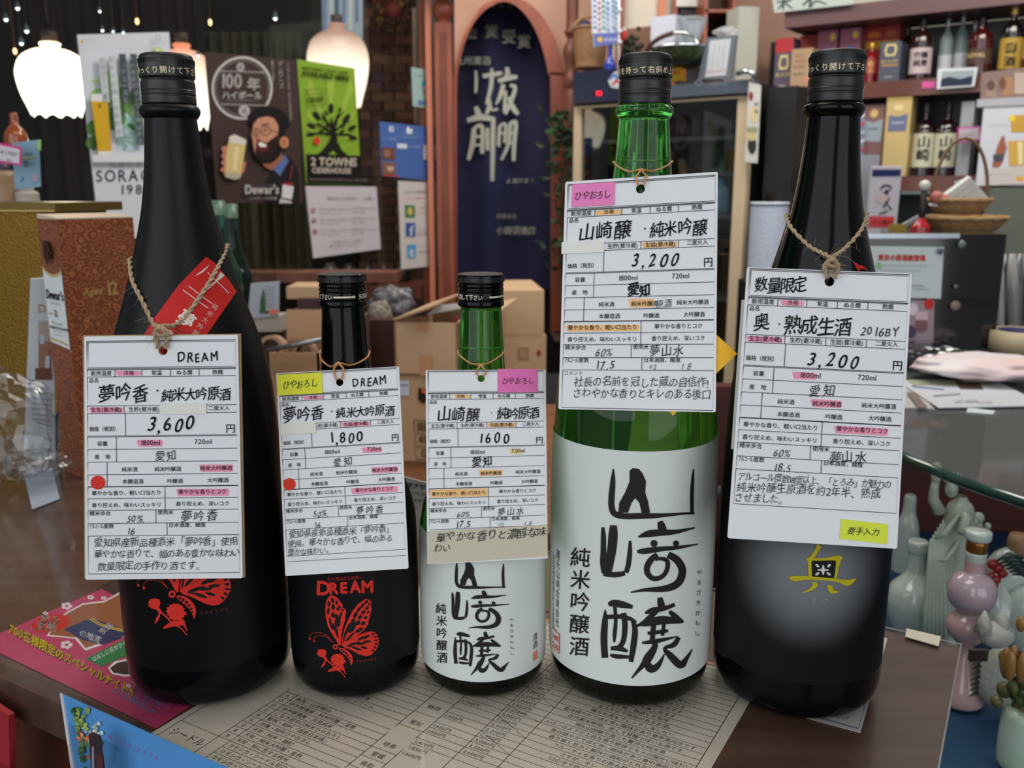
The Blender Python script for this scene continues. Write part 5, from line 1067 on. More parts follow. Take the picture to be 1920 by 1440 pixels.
open_box('open cardboard carton with papers on top, behind the small green bottle', q, .26, nn, lambda q, b, r, n: [(q[0] + Vector((0, 0, .002)), b[0], Vector((.03, -.05, .03)) * .9 + r * .04), (q[1], b[1], r * .07 + Vector((0, 0, .015)))], art=art_b1)
q2 = vert_quad(PX, 748, 880, 707, 890, .006); q2[2].z = q2[3].z = -.195
def art_b2(A):
    A.line([(.22, .50), (.95, .52), (.95, .98), (.24, .95), (.22, .50)], .012, (120, 96, 76)); A.line([(.24, .65), (.95, .67)], .01, (120, 96, 76)); A.line([(.25, .80), (.95, .82)], .01, (120, 96, 76)); A.text('焼酎トライ', .26, .61, .11, (130, 100, 76), bold=.004); A.text('40度', .28, .76, .13, (130, 100, 76), bold=.004); A.text('12本', .30, .92, .13, (130, 100, 76), bold=.004)
    A.rect(.01, .05, .17, .22, (196, 206, 220)); A.rect(.03, .09, .15, .11, (120, 140, 170)); A.poly([(.30, .12), (.42, .14), (.42, .26), (.36, .30), (.29, .26)], (44, 26, 20)); A.poly([(.34, .13), (.42, .15), (.42, .19), (.35, .18)], (210, 110, 50)); A.rect(.40, .0, .52, .06, (188, 140, 100))
open_box('closed cardboard carton printed with a small table, under the open carton', q2, .27, nn, lambda q, b, r, n: [(q[0] + Vector((0, 0, .0)), q[1], n * .13), (b[0], b[1], -n * .13)], art=art_b2)
# papers on the open carton
for k, (pts, c_, lab) in enumerate((([(800, 590), (880, 575), (884, 566), (820, 572)], (206, 200, 198), 'white paper bag lying on the open carton'), ([(838, 600), (884, 583), (886, 596), (860, 604)], (150, 76, 60), 'red and grey leaflet on the open carton'), ([(770, 592), (812, 571), (830, 569), (800, 592)], (96, 92, 96), 'grey folded paper on the open carton'))):
    q = [PX.at(x, y, -.06 - k * .02) for x, y in pts]; mb = MB(); mb.quadslab(q, .004, pn(c_), Vector((0, .6, -.4))); tag(mb.build('paper', origin=q[0]), lab, 'paper')
# tall cartons further back
PT = Plane((0, 2.35, 0), (-.1, 1, 0))
def art_c(A): A.rect(.38, .30, .62, .62, (150, 118, 90)); A.rect(.42, .36, .58, .56, (176, 140, 106)); A.ell(.84, .45, .05, .08, (150, 50, 44))
for (x0, x1, yt, yb, lab, ar) in ((938, 1024, 630, 702, 'tan carton in the middle of the stack by the arch', art_c), (942, 1020, 545, 629, 'plain tan carton on top of the stack by the arch', None), (934, 1022, 703, 905, 'tan carton at the bottom of the stack by the arch', None)):
    tt, q = pbox('cardboard_carton', lab, 'carton', PT, x0, x1, yt, yb, .28, m_cb, art=ar, part='box_body', zb=-.9 if yt == 703 else None)
    if yt == 703: pass
pbox('cardboard_carton', 'small carton left of the stack by the arch', 'carton', Plane((0, 2.2, 0), (0, 1, 0)), 868, 944, 578, 930, .14, mat('cardboard_mid', (172, 138, 104), .8), part='box_body', zb=-.9)
# left clutter
PL = Plane((0, 2.25, 0), (0, 1, 0)); PM = Plane((0, 1.75, 0), (0, 1, 0))
def art_s(A): A.poly([(488, 562), (494, 540), (498, 562), (498, 584), (487, 584)], (60, 96, 58)); [A.line([(497, 538 + 6 * k), (514, 539 + 6 * k)], .9, (120, 130, 140)) for k in range(7)]; A.rect(486, 583, 504, 587, (80, 84, 80)); A.rect(505, 580, 521, 589, (226, 120, 96))
pcard('menu_card', 'pale blue card with a green bottle picture behind the left black bottle', 'card', PM, [(470, 532), (522, 528), (521, 592), (464, 598)], pn((166, 174, 184)), art_s, thick=.01)
pbox('small_box', 'cream box holding up the pale blue card', 'box', PM, 474, 526, 593, 622, .06, pn((168, 160, 148)), part='box_body')
pbox('wall_shelf', 'reddish wooden shelf board behind the window bottles', 'shelf', Plane((0, 2.6, 0), (0, 1, 0)), 440, 745, 512, 530, .12, m_wood3, part='board')
pbox('cardboard_carton', 'low tan carton on the sill left of the small black bottle', 'carton', PL, 537, 600, 538, 560, .12, m_cb, part='box_body')
pbox('gift_box', 'maroon box in front of the low tan carton', 'box', PL, 558, 602, 560, 595, .1, pn((72, 44, 46)), part='box_body', back=-.02)
pbox('storage_crate', 'dull grey crate under the maroon box', 'crate', PL, 525, 612, 596, 640, .2, pn((86, 84, 88)), part='box_body')
pbox('storage_crate', 'dark brown crate beneath the pale blue card', 'crate', PM, 452, 535, 621, 700, .1, pn((70, 58, 52)), part='box_body', back=.05)
PC = Plane((0, 1.5, 0), (0, 1, 0)); q = vert_quad(PC, 505, 602, 662, 840); q[2].z = q[3].z = -.195
open_box('open orange-brown carton with tape rolls inside, left of the small black bottle', q, .14, Vector((0, 1, 0)), lambda q, b, r, n: [(b[0], b[1], Vector((0, .01, .05)))], m=mat('cardboard_tan', (170, 132, 98), .75, noise=((186, 146, 106), 5, (1, 1, 1))))
def roll(label, cx, cy, Y, rpx, wd, m, core, tilt=.15):
    c = aty(cx, cy, Y); R = rpx * Y / F; t = thing('tape_roll', label, 'tape roll', tuple(c)); M_ = Matrix.Rotation(math.radians(90) - tilt, 3, 'X')
    def ring(ro, ri, m, nm):
        P = [(ri, -wd / 2), (ro, -wd / 2), (ro, wd / 2), (ri, wd / 2), (ri, -wd / 2)]; mb = MB(); n = 36; vs = []; fs = []
        for i in range(n):
            a = 2 * math.pi * i / n
            for r, z in P: vs.append(c + M_ @ Vector((r * math.cos(a), r * math.sin(a), z)))
        for i in range(n):
            for k in range(4): j = (i + 1) % n; fs.append((i * 5 + k, j * 5 + k, j * 5 + k + 1, i * 5 + k + 1))
        mb.add(vs, fs, m); mb.build(nm, t)
    ring(R, R * .72, m, 'tape'); ring(R * .72, R * .66, core, 'core')
roll('beige tape roll standing in the open orange-brown carton', 512, 652, 1.56, 24, .03, pn((176, 140, 112)), pn((110, 84, 64)))
roll('second beige tape roll deeper in the orange-brown carton', 573, 660, 1.60, 21, .03, pn((160, 124, 96)), pn((90, 66, 52)))
mb = MB(); mb.tube([aty(500, 657, 1.48), aty(608, 636, 1.48)], .0042, mat('steel_rod', (130, 136, 142), .3, .8), 10); tag(mb.build('metal_rod', origin=aty(550, 647, 1.48)), 'grey metal rod lying across the carton of tape rolls', 'rod')
# crinkled grey bags behind
def crumple(name, label, cat, c, sx, sy, sz, m, seed, n=26, amp=.22, part=None, parent=None, smooth=False):
    rnd = random.Random(seed); bm = bmesh.new(); bmesh.ops.create_icosphere(bm, subdivisions=4, radius=1.0)
    fr = [(Vector((rnd.uniform(-1, 1), rnd.uniform(-1, 1), rnd.uniform(-1, 1))).normalized() * rnd.uniform(2, 7), rnd.uniform(0, 6)) for _ in range(n)]
    for v in bm.verts:
        d = sum(abs(math.sin(f.dot(v.co) + p)) for f, p in fr) / n; v.co *= 1 + (d - .64) * amp * 6; v.co = Vector((v.co.x * sx, v.co.y * sy, v.co.z * sz)) + Vector(c)
    mb = MB(); mb.add([v.co.copy() for v in bm.verts], [tuple(v.index for v in f.verts) for f in bm.faces], m, smooth); bm.free()
    o = mb.build(part or name, parent, origin=None if parent else c)
    return o if parent else tag(o, label, cat)
crumple('plastic_bag', 'crumpled grey plastic bag behind the cap of the small black bottle', 'bag', aty(735, 570, 2.0), .05, .03, .04, mat('bag_grey', (96, 92, 96), .3), 3)
crumple('cloth_bundle', 'cream cloth bundle beside the crumpled grey bag', 'cloth', aty(712, 590, 1.95), .026, .02, .03, pn((132, 120, 108)), 5)
pbox('wooden_crate', 'dark reddish wooden crate left of the open carton', 'crate', Plane((0, 1.9, 0), (0, 1, 0)), 690, 742, 600, 860, .2, pn((64, 32, 24)), part='box_body')
pbox('wooden_crate', 'dull brown upright board behind the small black bottle', 'board', Plane((0, 1.8, 0), (0, 1, 0)), 600, 690, 592, 860, .05, pn((70, 54, 46)), part='box_body')
# round jars dark row behind the glass
for i, x in enumerate((620, 655, 690, 722, 752)):
    c = aty(x, 518, 3.6 + .05 * i); mb = MB(); mb.lathe(cr([(0, -.05), (.035, -.05), (.04, -.02), (.038, .02), (.02, .04), (.018, .05), (0, .052)], 4), pn(((80, 74, 72), (40, 36, 38), (26, 22, 24), (50, 34, 28), (22, 20, 22))[i], .35), c, 18)
    tag(mb.build('jar', origin=c), ('pale grey rounded jar in the row behind the window', 'dark grey rounded jar in the row behind the window', 'black rounded jar in the middle of the row behind the window', 'brown rounded jar in the row behind the window', 'black rounded jar at the right end of the row behind the window')[i], 'jar', 'jars behind the window')
upright('shelf_board', 590, 790, 3.6, 538, 560, .3, m_wood3, label='dark shelf board carrying the row of jars behind the window', cat='shelf')
# folded business card between the small bottles
pc_ = Plane(aty(780, 960, .72), (.1, 1, .25))
pcard('shop_card', 'white printed card leaning between the two small bottles', 'card', pc_, [(755, 893), (800, 905), (792, 1010), (764, 1010)], pn((202, 204, 208)), lambda A: [A.text('キナセ', 762, 914, 12, (40, 44, 60), bold=.3, ang=6), A.text('〒770-29', 764, 927, 8, (70, 74, 90), ang=6), A.text('代表番有', 768, 940, 7, (70, 74, 90), ang=6), A.text('.ok', 774, 953, 7, (70, 74, 90), ang=6)], thick=.0006)
# teal bottles behind the left black bottle
for i, (px, Y, c_, lab) in enumerate(((424, 1.75, (60, 120, 96), 'teal green glass bottle just right of the tall butterfly bottle neck'), (448, 1.95, (44, 78, 62), 'dark green glass bottle right of the teal bottle'))):
    c = aty(px, 640, Y); zt = aty(px, 376 + i * 6, Y).z - c.z; h = zt
    t = thing('glass_bottle', lab, 'bottle', tuple(c)); mb = MB(); m = mat('bottle_teal%d' % i, c_, .06, trans=.85, ior=1.35)
    mb.lathe(cr([(.001, .002), (.034, 0), (.037, .01), (.037, h * .45), (.030, h * .55), (.018, h * .68), (.0135, h * .8), (.013, h * .95)], 5), m, c, 32); mb.build('glass_body', t); mb = MB(); mb.lathe([(.0145, h * .9), (.0145, h), (0, h)], pn((90, 120, 100), .3), c, 20); mb.build('cap', t)

# ------------------------------------------------------------------ left edge: gift cartons, brochure, plastic bag
m_gold = mat('gold_embossed', (132, 100, 34), .32, .75, bump=.6, bscale=420)
m_copper = None
def copper(name='copper_scroll_print'):
    m = mat(name, (124, 64, 36), .38, .3); nt = m.node_tree; b = nt.nodes['Principled BSDF']; tc = nt.nodes.new('ShaderNodeTexCoord'); v = nt.nodes.new('ShaderNodeTexVoronoi'); v.inputs['Scale'].default_value = 105
    nt.links.new(tc.outputs['Object'], v.inputs['Vector']); k = nt.nodes.new('ShaderNodeMath'); k.operation = 'MULTIPLY'; k.inputs[1].default_value = 19.0; sn = nt.nodes.new('ShaderNodeMath'); sn.operation = 'SINE'
    nt.links.new(v.outputs['Distance'], k.inputs[0]); nt.links.new(k.outputs[0], sn.inputs[0])
    rp = nt.nodes.new('ShaderNodeValToRGB'); rp.color_ramp.elements[0].color = lin((132, 70, 42)); rp.color_ramp.elements[0].position = .45; rp.color_ramp.elements[1].color = lin((178, 108, 70)); rp.color_ramp.elements[1].position = .75
    nt.links.new(sn.outputs[0], rp.inputs[0]); nt.links.new(rp.outputs[0], b.inputs['Base Color']); return m
m_copper = copper()
def dbox():
    N = Vector((-.4759, .9647, 0)); Lf = Vector((-.5145, .9978, 0)); d = Vector((.65, .76, 0)) * .082; h = Vector((-.006, 0, .2845)); hN = Vector((.0, 0, .2855))
    t = thing('whisky_carton', 'tall copper patterned whisky carton with white label at the left', 'carton', tuple(N))
    base = [N, N + d, Lf + d, Lf]; top = [p + hN for p in base]
    mb = MB(); mb.hexa(base, top, m_copper); mb.build('carton', t)
    mb = MB(); mb.hexa([p + Vector((0, 0, .0002)) for p in top], [top[0] + Vector((0, 0, .0015)), top[1] + Vector((0, 0, .0015)), top[2] + Vector((0, 0, .005)), top[3] + Vector((0, 0, .005))], mat('cream_flap', (206, 186, 160), .5)); mb.build('top_flap', t)
    fl = quadmap([top[3], top[0], base[0], base[3]]); fr = quadmap([top[0], top[1], base[1], base[0]]); Z = lambda f: (lambda x, y, l=0: f(x, y, .0003 + l * 2))
    A = Art(); P = [(.04, .178), (.24, .196), (.48, .205), (.74, .200), (.95, .188), (.96, .34), (.98, .485), (.55, .478), (.05, .470), (.04, .33)]; A.poly(P, (216, 222, 222))
    A.line([(.06, .186), (.25, .202), (.48, .211), (.74, .206), (.94, .194)], .012, (196, 170, 120)); A.line([(.07, .456), (.95, .468)], .008, (196, 170, 120))
    def T(s_, x, y, em, col, **k): # squash text to the face's aspect
        B = Art(); B.text(s_, 0, 0, em, col, **k); vs, fs, c_, u = B.L[0]; A.tri([(x + a, y + b * .178) for a, b in vs], fs, c_)
    T('Dewar\'s', .10, .300, .27, (34, 38, 44), bold=.010, sx=.84); T('TRUE SCOTCH', .28, .320, .066, (110, 96, 80)); T('12', .40, .366, .21, (150, 96, 56), sx=.8, bold=.004); T('Aged      Years', .17, .360, .075, (170, 90, 60), sx=.95); T('The Ancestor', .28, .396, .085, (60, 60, 62)); T('BLENDED SCOTCH WHISKY', .14, .414, .078, (44, 48, 56), bold=.003, sx=.86); T('Matured in Oak Casks', .34, .424, .042, (90, 90, 92)); T('JOHN DEWAR & SONS', .36, .438, .038, (110, 110, 112))
    A.ell(.46, .115, .20, .032, (92, 48, 30), up=1); 
    for k in range(5): A.ring(.38 + .08 * (k % 3), .105 + .018 * (k // 2), .08, .022, (60, 34, 24), sy=.2)
    T('12', .46, .735, .24, (160, 112, 70), sx=.8, bold=.006); A.bake(Z(fl), 'printed_label', t, label='white scalloped label with dark lettering')
    A = Art()
    def T2(s_, x, y, em, col, **k):
        B = Art(); B.text(s_, 0, 0, em, col, **k); vs, fs, c_, u = B.L[0]; A.tri([(x + a, y + b * .29) for a, b in vs], fs, c_)
    T2('Aged', .22, .285, .135, (206, 168, 100), shear=.25, sx=.85, bold=.004); T2('12', .53, .290, .25, (206, 168, 100), sx=.75, bold=.008); A.bake(Z(fr), 'gold_lettering', t)
dbox()
G1 = Plane(aty(50, 600, 1.13), (.25, 1, 0))
t, q = pbox('gift_carton', 'large gold embossed gift carton at the left edge', 'carton', G1, -70, 100, 396, 852, .12, m_gold, part='carton')
mb = MB(); ql = vert_quad(G1, -70, 103, 380, 397, -.002); mb.quadslab(ql, .125, mat('gold_lid', (112, 92, 44), .4, .6), -hn(G1)); mb.build('lid', t)
mb = MB(); ql = vert_quad(G1, -70, 101, 393.5, 396.5, -.003); mb.quadslab(ql, .001, pn((196, 160, 90), .4)); mb.build('gold_line', t)
# standing brochure
PBR = Plane(onz(85, 862), (-.5, 1, .12))
def a_bro(A):
    A.rect(72, 602, 96, 712, (150, 118, 100)); A.rect(72, 602, 96, 640, (176, 160, 150)); A.rect(75, 628, 83, 645, (180, 196, 216)); A.rect(86, 645, 92, 700, (170, 110, 76)); A.rect(85, 668, 93, 690, (190, 200, 212)); A.rect(66, 690, 96, 712, (112, 76, 60))
    A.text('De', 70, 586, 22, (176, 140, 110)); A.text('ハーズ 12年 WHISKY', 55, 738, 7, (110, 112, 118), ang=6)
    for k in range(5): A.line([(60, 746 + 10 * k), (98, 750 + 10 * k)], 2.2, (150, 154, 160))
    A.line([(68, 792), (98, 800)], 1.2, (90, 94, 100)); A.line([(76, 818), (97, 826)], 1.2, (90, 94, 100))
pcard('brochure', 'white whisky brochure standing between the gold and copper cartons', 'brochure', PBR, [(57, 524), (100, 520), (104, 872), (44, 856)], pn((196, 204, 208)), a_bro, thick=.006)
mb = MB(); mb.quadslab([PBR.at(104, 780, .003), PBR.at(110, 770, .003), PBR.at(108, 878, .003), PBR.at(100, 876, .003)], .004, pn((44, 62, 112))); tag(mb.build('blue_card', origin=onz(105, 876)), 'narrow blue card edge beside the white brochure', 'card')
t = thing('receipt_slip', 'pale slip of paper lying in front of the brochure', 'paper', tuple(onz(80, 900)))
mb = MB(); mb.quadslab([onz(44, 886, .0015), onz(98, 878, .0015), onz(112, 935, .0015), onz(60, 955, .0015)], .0004, pn((150, 158, 172)), Vector((0, 0, -1))); mb.build('paper', t)
# items behind the gold carton
P2 = Plane((0, 1.5, 0), (0, 1, 0))
pcard('price_card', 'pale blue handwritten card behind the gold carton', 'card', P2, [(22, 268), (72, 262), (76, 350), (28, 356)], pn((122, 160, 182)), lambda A: [A.text('502', 46, 292, 10, (70, 90, 110)), A.line([(40, 297), (66, 294)], 2, (190, 200, 80)), A.text('昔~', 42, 312, 13, (40, 56, 70)), A.text('♪', 38, 340, 16, (60, 80, 96)), A.ell(66, 333, 6, 9, (166, 152, 176)), A.rect(70, 262, 77, 282, (150, 190, 120))])
pcard('price_card', 'white price card with pink border at the left edge', 'card', Plane((0, 1.46, 0), (0, 1, 0)), [(-30, 262), (40, 276), (39, 311), (-30, 300)], pn((206, 50, 130)), lambda A: [A.poly([(-30, 266), (37, 280), (36, 307), (-30, 295)], (204, 200, 206)), A.text('¥1,980', 0, 288, 11, (60, 50, 60), ang=10), A.text('税込', 12, 301, 5, (120, 80, 100), ang=10)])
for (px, yb, yt, rp, c_, lab, cp) in ((12, 395, 300, 24, (150, 122, 92), 'beige ceramic sake jar at the far left behind the gold carton', (44, 24, 56)), (54, 395, 348, 20, (170, 160, 150), 'small white cup beside the beige jar', (150, 140, 130))):
    c = aty(px, yb, 1.6); h = aty(px, yt, 1.6).z - c.z; r = rp * 1.6 / F; t = thing('ceramic_jar', lab, 'jar', tuple(c)); mb = MB(); mb.lathe(cr([(.001, 0), (r, 0), (r, h * .5), (r * .98, h * .72), (r * .6, h * .8)], 4), pn(c_, .4), c, 28); mb.build('body', t); mb = MB(); mb.lathe([(r * .62, h * .78), (r * .62, h), (0, h)], pn(cp, .4), c, 24); mb.build('lid', t)
t = thing('amber_bottle', 'small amber bottle glinting behind the pink bordered price card', 'bottle', tuple(aty(32, 262, 1.9)))
c = aty(32, 280, 1.9); mb = MB(); mb.lathe(cr([(.001, 0), (.02, 0), (.021, .03), (.008, .05), (.007, .07), (0, .071)], 4), mat('amber_glass', (150, 70, 24), .1, coat=.5), c, 20); mb.build('glass_body', t)
# clear plastic bag: crinkled film
m_film = clear('clear_bag_film', (244, 245, 246), 1.6, .10); 
pbg = thing('clear_plastic_bag', 'crinkled clear plastic bag at the left edge of the counter', 'bag', tuple(onz(30, 900)))
crumple('film', '', '', aty(12, 800, .93) + Vector((0, 0, .0)), .052, .03, .062, m_film, 11, amp=.16, part='film', parent=pbg)
crumple('film', '', '', aty(70, 868, .93) + Vector((0, 0, .0)), .035, .025, .014, m_film, 12, amp=.16, part='film_skirt', parent=pbg)

# ------------------------------------------------------------------ poster hanging on the counter front, red cloth
n_ = TV * -1; pf0 = tp(-.5, .300, -.03); PF = Plane(pf0, (-.5, -.866, .12))
def a_peach(A):
    for x, y, r, c_ in ((132, 1330, 12, (66, 120, 60)), (145, 1350, 14, (150, 170, 90)), (150, 1385, 12, (214, 130, 84)), (140, 1370, 9, (90, 130, 70)), (170, 1400, 14, (120, 160, 120)), (150, 1415, 12, (70, 110, 60)), (178, 1366, 10, (190, 206, 190))):
        for q in range(12):
            g = random.uniform(.75, 1.2); yy = y + random.gauss(0, 12); A.ell(max(129 + (yy - 1300) * .16 + 6, x + random.gauss(0, 9)), max(yy, 1332), r * random.uniform(.2, .6), r * random.uniform(.2, .5), tuple(min(250, int(v * g)) // 8 * 8 for v in c_), rot=random.uniform(0, 3), n=9, up=1 + q % 4)
    A.poly([(136, 1318), (140, 1320), (140, 1321)], (60, 60, 60)); A.poly([(166, 1378), (174, 1372), (190, 1380), (192, 1400), (196, 1430), (200, 1480), (168, 1480), (170, 1430)], (48, 36, 44)); A.poly([(172, 1400), (176, 1400), (178, 1480), (172, 1480)], (130, 130, 140)); A.poly([(180, 1412), (192, 1416), (196, 1480), (184, 1480)], (80, 40, 48))
    A.text('Americana', 200, 1385, 15, (130, 60, 120), ang=23, gap=4)
pcard('poster', 'blue poster with a dark bottle hanging from the counter front edge', 'poster', PF, [(112, 1300), (480, 1465), (520, 1600), (160, 1600)], pn((84, 148, 210), .25), a_peach, thick=.0008)
mb = MB(); q = [PF.at(112, 1300, .005), PF.at(116, 1306, .005), PF.at(164, 1600, .005), PF.at(156, 1600, .005)]; mb.quadslab(q, .001, pn((206, 208, 212))); tag(mb.build('paper_edge', origin=q[0]), 'white trimmed edge strip of the blue poster', 'paper')
PF2 = Plane(tp(-.6, .290, -.1), (-.5, -.866, 0))
mb = MB(); mb.quadslab([PF2.at(-60, 1292), PF2.at(16, 1342), PF2.at(22, 1600), PF2.at(-60, 1600)], .004, mat('red_cloth', (150, 22, 34), .7)); tag(mb.build('red_banner', origin=PF2.at(0, 1400)), 'red cloth hanging at the lower left corner in front of the counter', 'cloth')
# ------------------------------------------------------------------ drinks cooler with things on top
FR = vplane(1075, 3.3, 1398, 2.9); fnn = hn(FR)
m_tan = mat('cooler_tan_frame', (198, 178, 148), .45); m_slate = mat('cooler_slate', (74, 82, 96), .4); m_dark = mat('trim_3', (20, 19, 21), .5)
fz = FR.at(1385, 158).z
cool = thing('drinks_cooler', 'glass door drinks cooler with tan frame and slate top panel', 'cooler', tuple(FR.at(1240, 900)))
def fq(x0, x1, z0, z1, back=0.0):
    a = FR.at(x0, 353, -back); b = FR.at(x1, 353, -back); return [Vector((a.x, a.y, z1)), Vector((b.x, b.y, z1)), Vector((b.x, b.y, z0)), Vector((a.x, a.y, z0))]
zt = FR.at(1300, 158).z; z1_ = FR.at(1300, 178).z; z2_ = FR.at(1300, 190).z
for nm, a, b, c_, d_, m, dp, bk in (('top_panel', 1072, 1399, z1_ - .006, zt, m_slate, .06, -.02), ('frame_top', 1074, 1398, z2_, z1_ - .012, m_tan, .03, 0), ('frame_left', 1074, 1087, -.9, z2_, m_tan, .03, 0), ('frame_right', 1375, 1398, -.9, z2_, m_tan, .03, 0),
                                    ('back_panel', 1074, 1398, -.9, zt, m_dark, .02, .31)):
    mb = MB(); mb.quadslab(fq(a, b, c_, d_, bk), dp, m, -fnn); mb.build(nm, cool)
for x0, x1 in ((1072, 1075), (1396, 1400)):
    mb = MB(); mb.quadslab(fq(x0, x1, -.9, zt, .03), .30, m_dark, -fnn); mb.build('side_panel', cool)
mb = MB(); mb.quadslab(fq(1072, 1399, zt - .01, zt, .03), .30, m_dark, -fnn); mb.build('roof_panel', cool)
mb = MB(); mb.add(fq(1087, 1375, -.9, z2_, .012), [(0, 1, 2, 3)], clear('cooler_glass', (176, 184, 182), 1.6, .03)); mb.build('door_glass', cool)
for z in (.47, .22, -.05): mb = MB(); mb.quadslab(fq(1080, 1392, z, z + .012, 0.05), .25, pn((110, 112, 116), .3), -fnn); mb.build('inner_shelf', cool)
A = Art(); A.ring(1310, 155, 6, 1.3, (140, 150, 166), sy=.7); A.text('haphsval', 1331, 161, 9.5, (140, 150, 166), sx=.9, ang=-4, bold=.2)
A.bake(lambda x, y, l=0: FR.at(x, y, .0206 + l), 'panel_badge', cool)
for i, (px, z, r, h, c_) in enumerate(((1105, .482, .035, .10, (30, 30, 34)), (1128, .482, .033, .09, (40, 42, 46)), (1108, .232, .04, .12, (26, 26, 30)), (1134, .232, .036, .11, (34, 36, 40)), (1275, .482, .03, .13, (70, 40, 34)), (1300, .482, .03, .13, (80, 50, 44)), (1350, .232, .035, .12, (96, 170, 206)), (1352, .36, .02, .06, (60, 120, 80)), (1320, .232, .03, .13, (120, 96, 104)), (1282, .232, .03, .14, (96, 100, 130)))):
    c = FR.at(px, 353, -.16 - .03 * (i % 2)); c = Vector((c.x, c.y, z)); t = thing('cooler_bottle', ('black tub at the upper left inside the cooler', 'dark grey tub second on the upper cooler shelf', 'black tub at the left on the middle cooler shelf', 'dark grey tub second on the middle cooler shelf', 'dark red bottle on the upper cooler shelf', 'reddish brown bottle right on the upper cooler shelf', 'light blue bottle at the right on the middle cooler shelf', 'small green cup inside the cooler near the right stile', 'dull pink bottle on the middle cooler shelf', 'slate blue bottle on the middle cooler shelf')[i], 'bottle' if i > 3 else 'tub', tuple(c), group='stock inside the cooler')
    mb = MB(); mb.lathe(cr([(.001, 0), (r, 0), (r, h * .55), (r * .5, h * .8), (r * .4, h)] if i > 3 else [(.001, 0), (r * .8, 0), (r, h * .9), (r * 1.04, h), (.001, h * 1.02)], 4), mat('stock_%d' % i, c_, .25), c, 20); mb.build('body', t)
    mb = MB(); mb.lathe([(r * .42, h * .98), (r * .42, h * 1.1), (0, h * 1.1)], pn((60, 60, 64)), c, 16); mb.build('lid', t)
# dark cabinet side right of the cooler, hanging paper strip
pbox('dark_cabinet', 'tall black cabinet between the cooler and the shelves', 'cabinet', FR, 1403, 1452, 165, 1500, .3, m_dark, part='body', back=.05)
def a_strip(A):
    A.ell(1408, 180, 4, 9, (130, 50, 40)); A.ell(1414, 215, 9, 16, (206, 190, 150)); A.rect(1400, 238, 1420, 248, (150, 150, 120)); A.ell(1410, 272, 8, 17, (46, 46, 36)); A.text('蜂', 1414, 198, 8, (60, 90, 90)); A.text('蜜', 1414, 212, 8, (60, 90, 90)); A.ell(1409, 256, 10, 8, (196, 182, 130))
pcard('hanging_scroll', 'long white printed paper strip hanging beside the cooler', 'strip', FR, [(1404, 152), (1427, 160), (1420, 306), (1396, 303)], pn((196, 196, 190)), a_strip, lift=.03)
t = thing('binder_clip', 'shiny clip holding the paper strip at the cooler corner', 'clip', tuple(FR.at(1405, 142))); mb = MB(); mb.tube([FR.at(1383, 138, .02), FR.at(1396, 133, .04), FR.at(1412, 137, .04), FR.at(1414, 150, .03)], .008, mat('chrome', (190, 196, 200), .15, 1.0), 8); mb.build('jaw', t)
# wall and shelving behind the cooler
BK = vplane(1075, 3.72, 1460, 3.35)
upright('trim_2', 1150, 1262, 3.68, -200, 240, .01, mat('cream_wall', (206, 198, 182), .8), kind='structure')
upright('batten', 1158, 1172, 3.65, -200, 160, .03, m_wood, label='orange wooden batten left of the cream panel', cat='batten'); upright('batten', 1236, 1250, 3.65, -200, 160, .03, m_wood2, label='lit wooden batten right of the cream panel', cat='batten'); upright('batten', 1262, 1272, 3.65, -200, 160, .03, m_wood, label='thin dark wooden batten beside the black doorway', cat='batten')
upright('dark_panel', 1273, 1323, 3.66, 8, 200, .01, m_dark, kind='structure'); upright('trim_4', 1272, 1326, 3.64, -200, 12, .01, pn((210, 212, 206)), kind='structure')
cub = thing('cubby_shelf', 'open wooden cubby shelf holding a dark vase above the cooler', 'shelf', tuple(aty(1350, 70, 3.55)))
for nm, x0, x1, yt, yb, dp in (('side', 1322, 1329, -120, 90, .2), ('side', 1375, 1381, -120, 90, .2), ('back', 1322, 1381, -120, 90, .01), ('shelf', 1322, 1381, 17, 23, .2), ('shelf', 1322, 1381, 84, 90, .2)):
    pl = Plane((0, 3.5 + (.19 if nm == 'back' else 0), 0), (0, 1, 0)); mb = MB(); mb.quadslab(vert_quad(pl, x0, x1, yt, yb), dp, m_wood if nm != 'back' else pn((84, 56, 42)), Vector((0, 1, 0))); mb.build(nm, cub)
c = aty(1362, 84, 3.6); mb = MB(); mb.lathe(cr([(.001, 0), (.04, 0), (.05, .05), (.03, .09), (.012, .12), (.012, .16), (.018, .17)], 4), pn((16, 14, 14), .3), c, 20); tag(mb.build('vase', origin=c), 'black long-necked vase standing in the wooden cubby', 'vase')
upright('pale_column', 1383, 1412, 14, 14, 600, .2, pn((0, 0, 0))) if False else None
pbox('tall_carton', 'tall pale grey carton standing behind the grey picture frame', 'carton', Plane((0, 3.2, 0), (-.2, 1, 0)), 1382, 1420, 12, 170, .1, mat('pale_grey_card', (176, 176, 164), .7), part='carton')
mb = MB(); mb.quadslab([aty(1380, -200, 3.75), aty(2100, -200, 3.75), aty(2100, 900, 3.75), aty(1380, 900, 3.75)], .05, mat('back_wall_paint', (214, 208, 198), .8), Vector((0, 1, 0))); mb.build('wall_far', kind='structure')
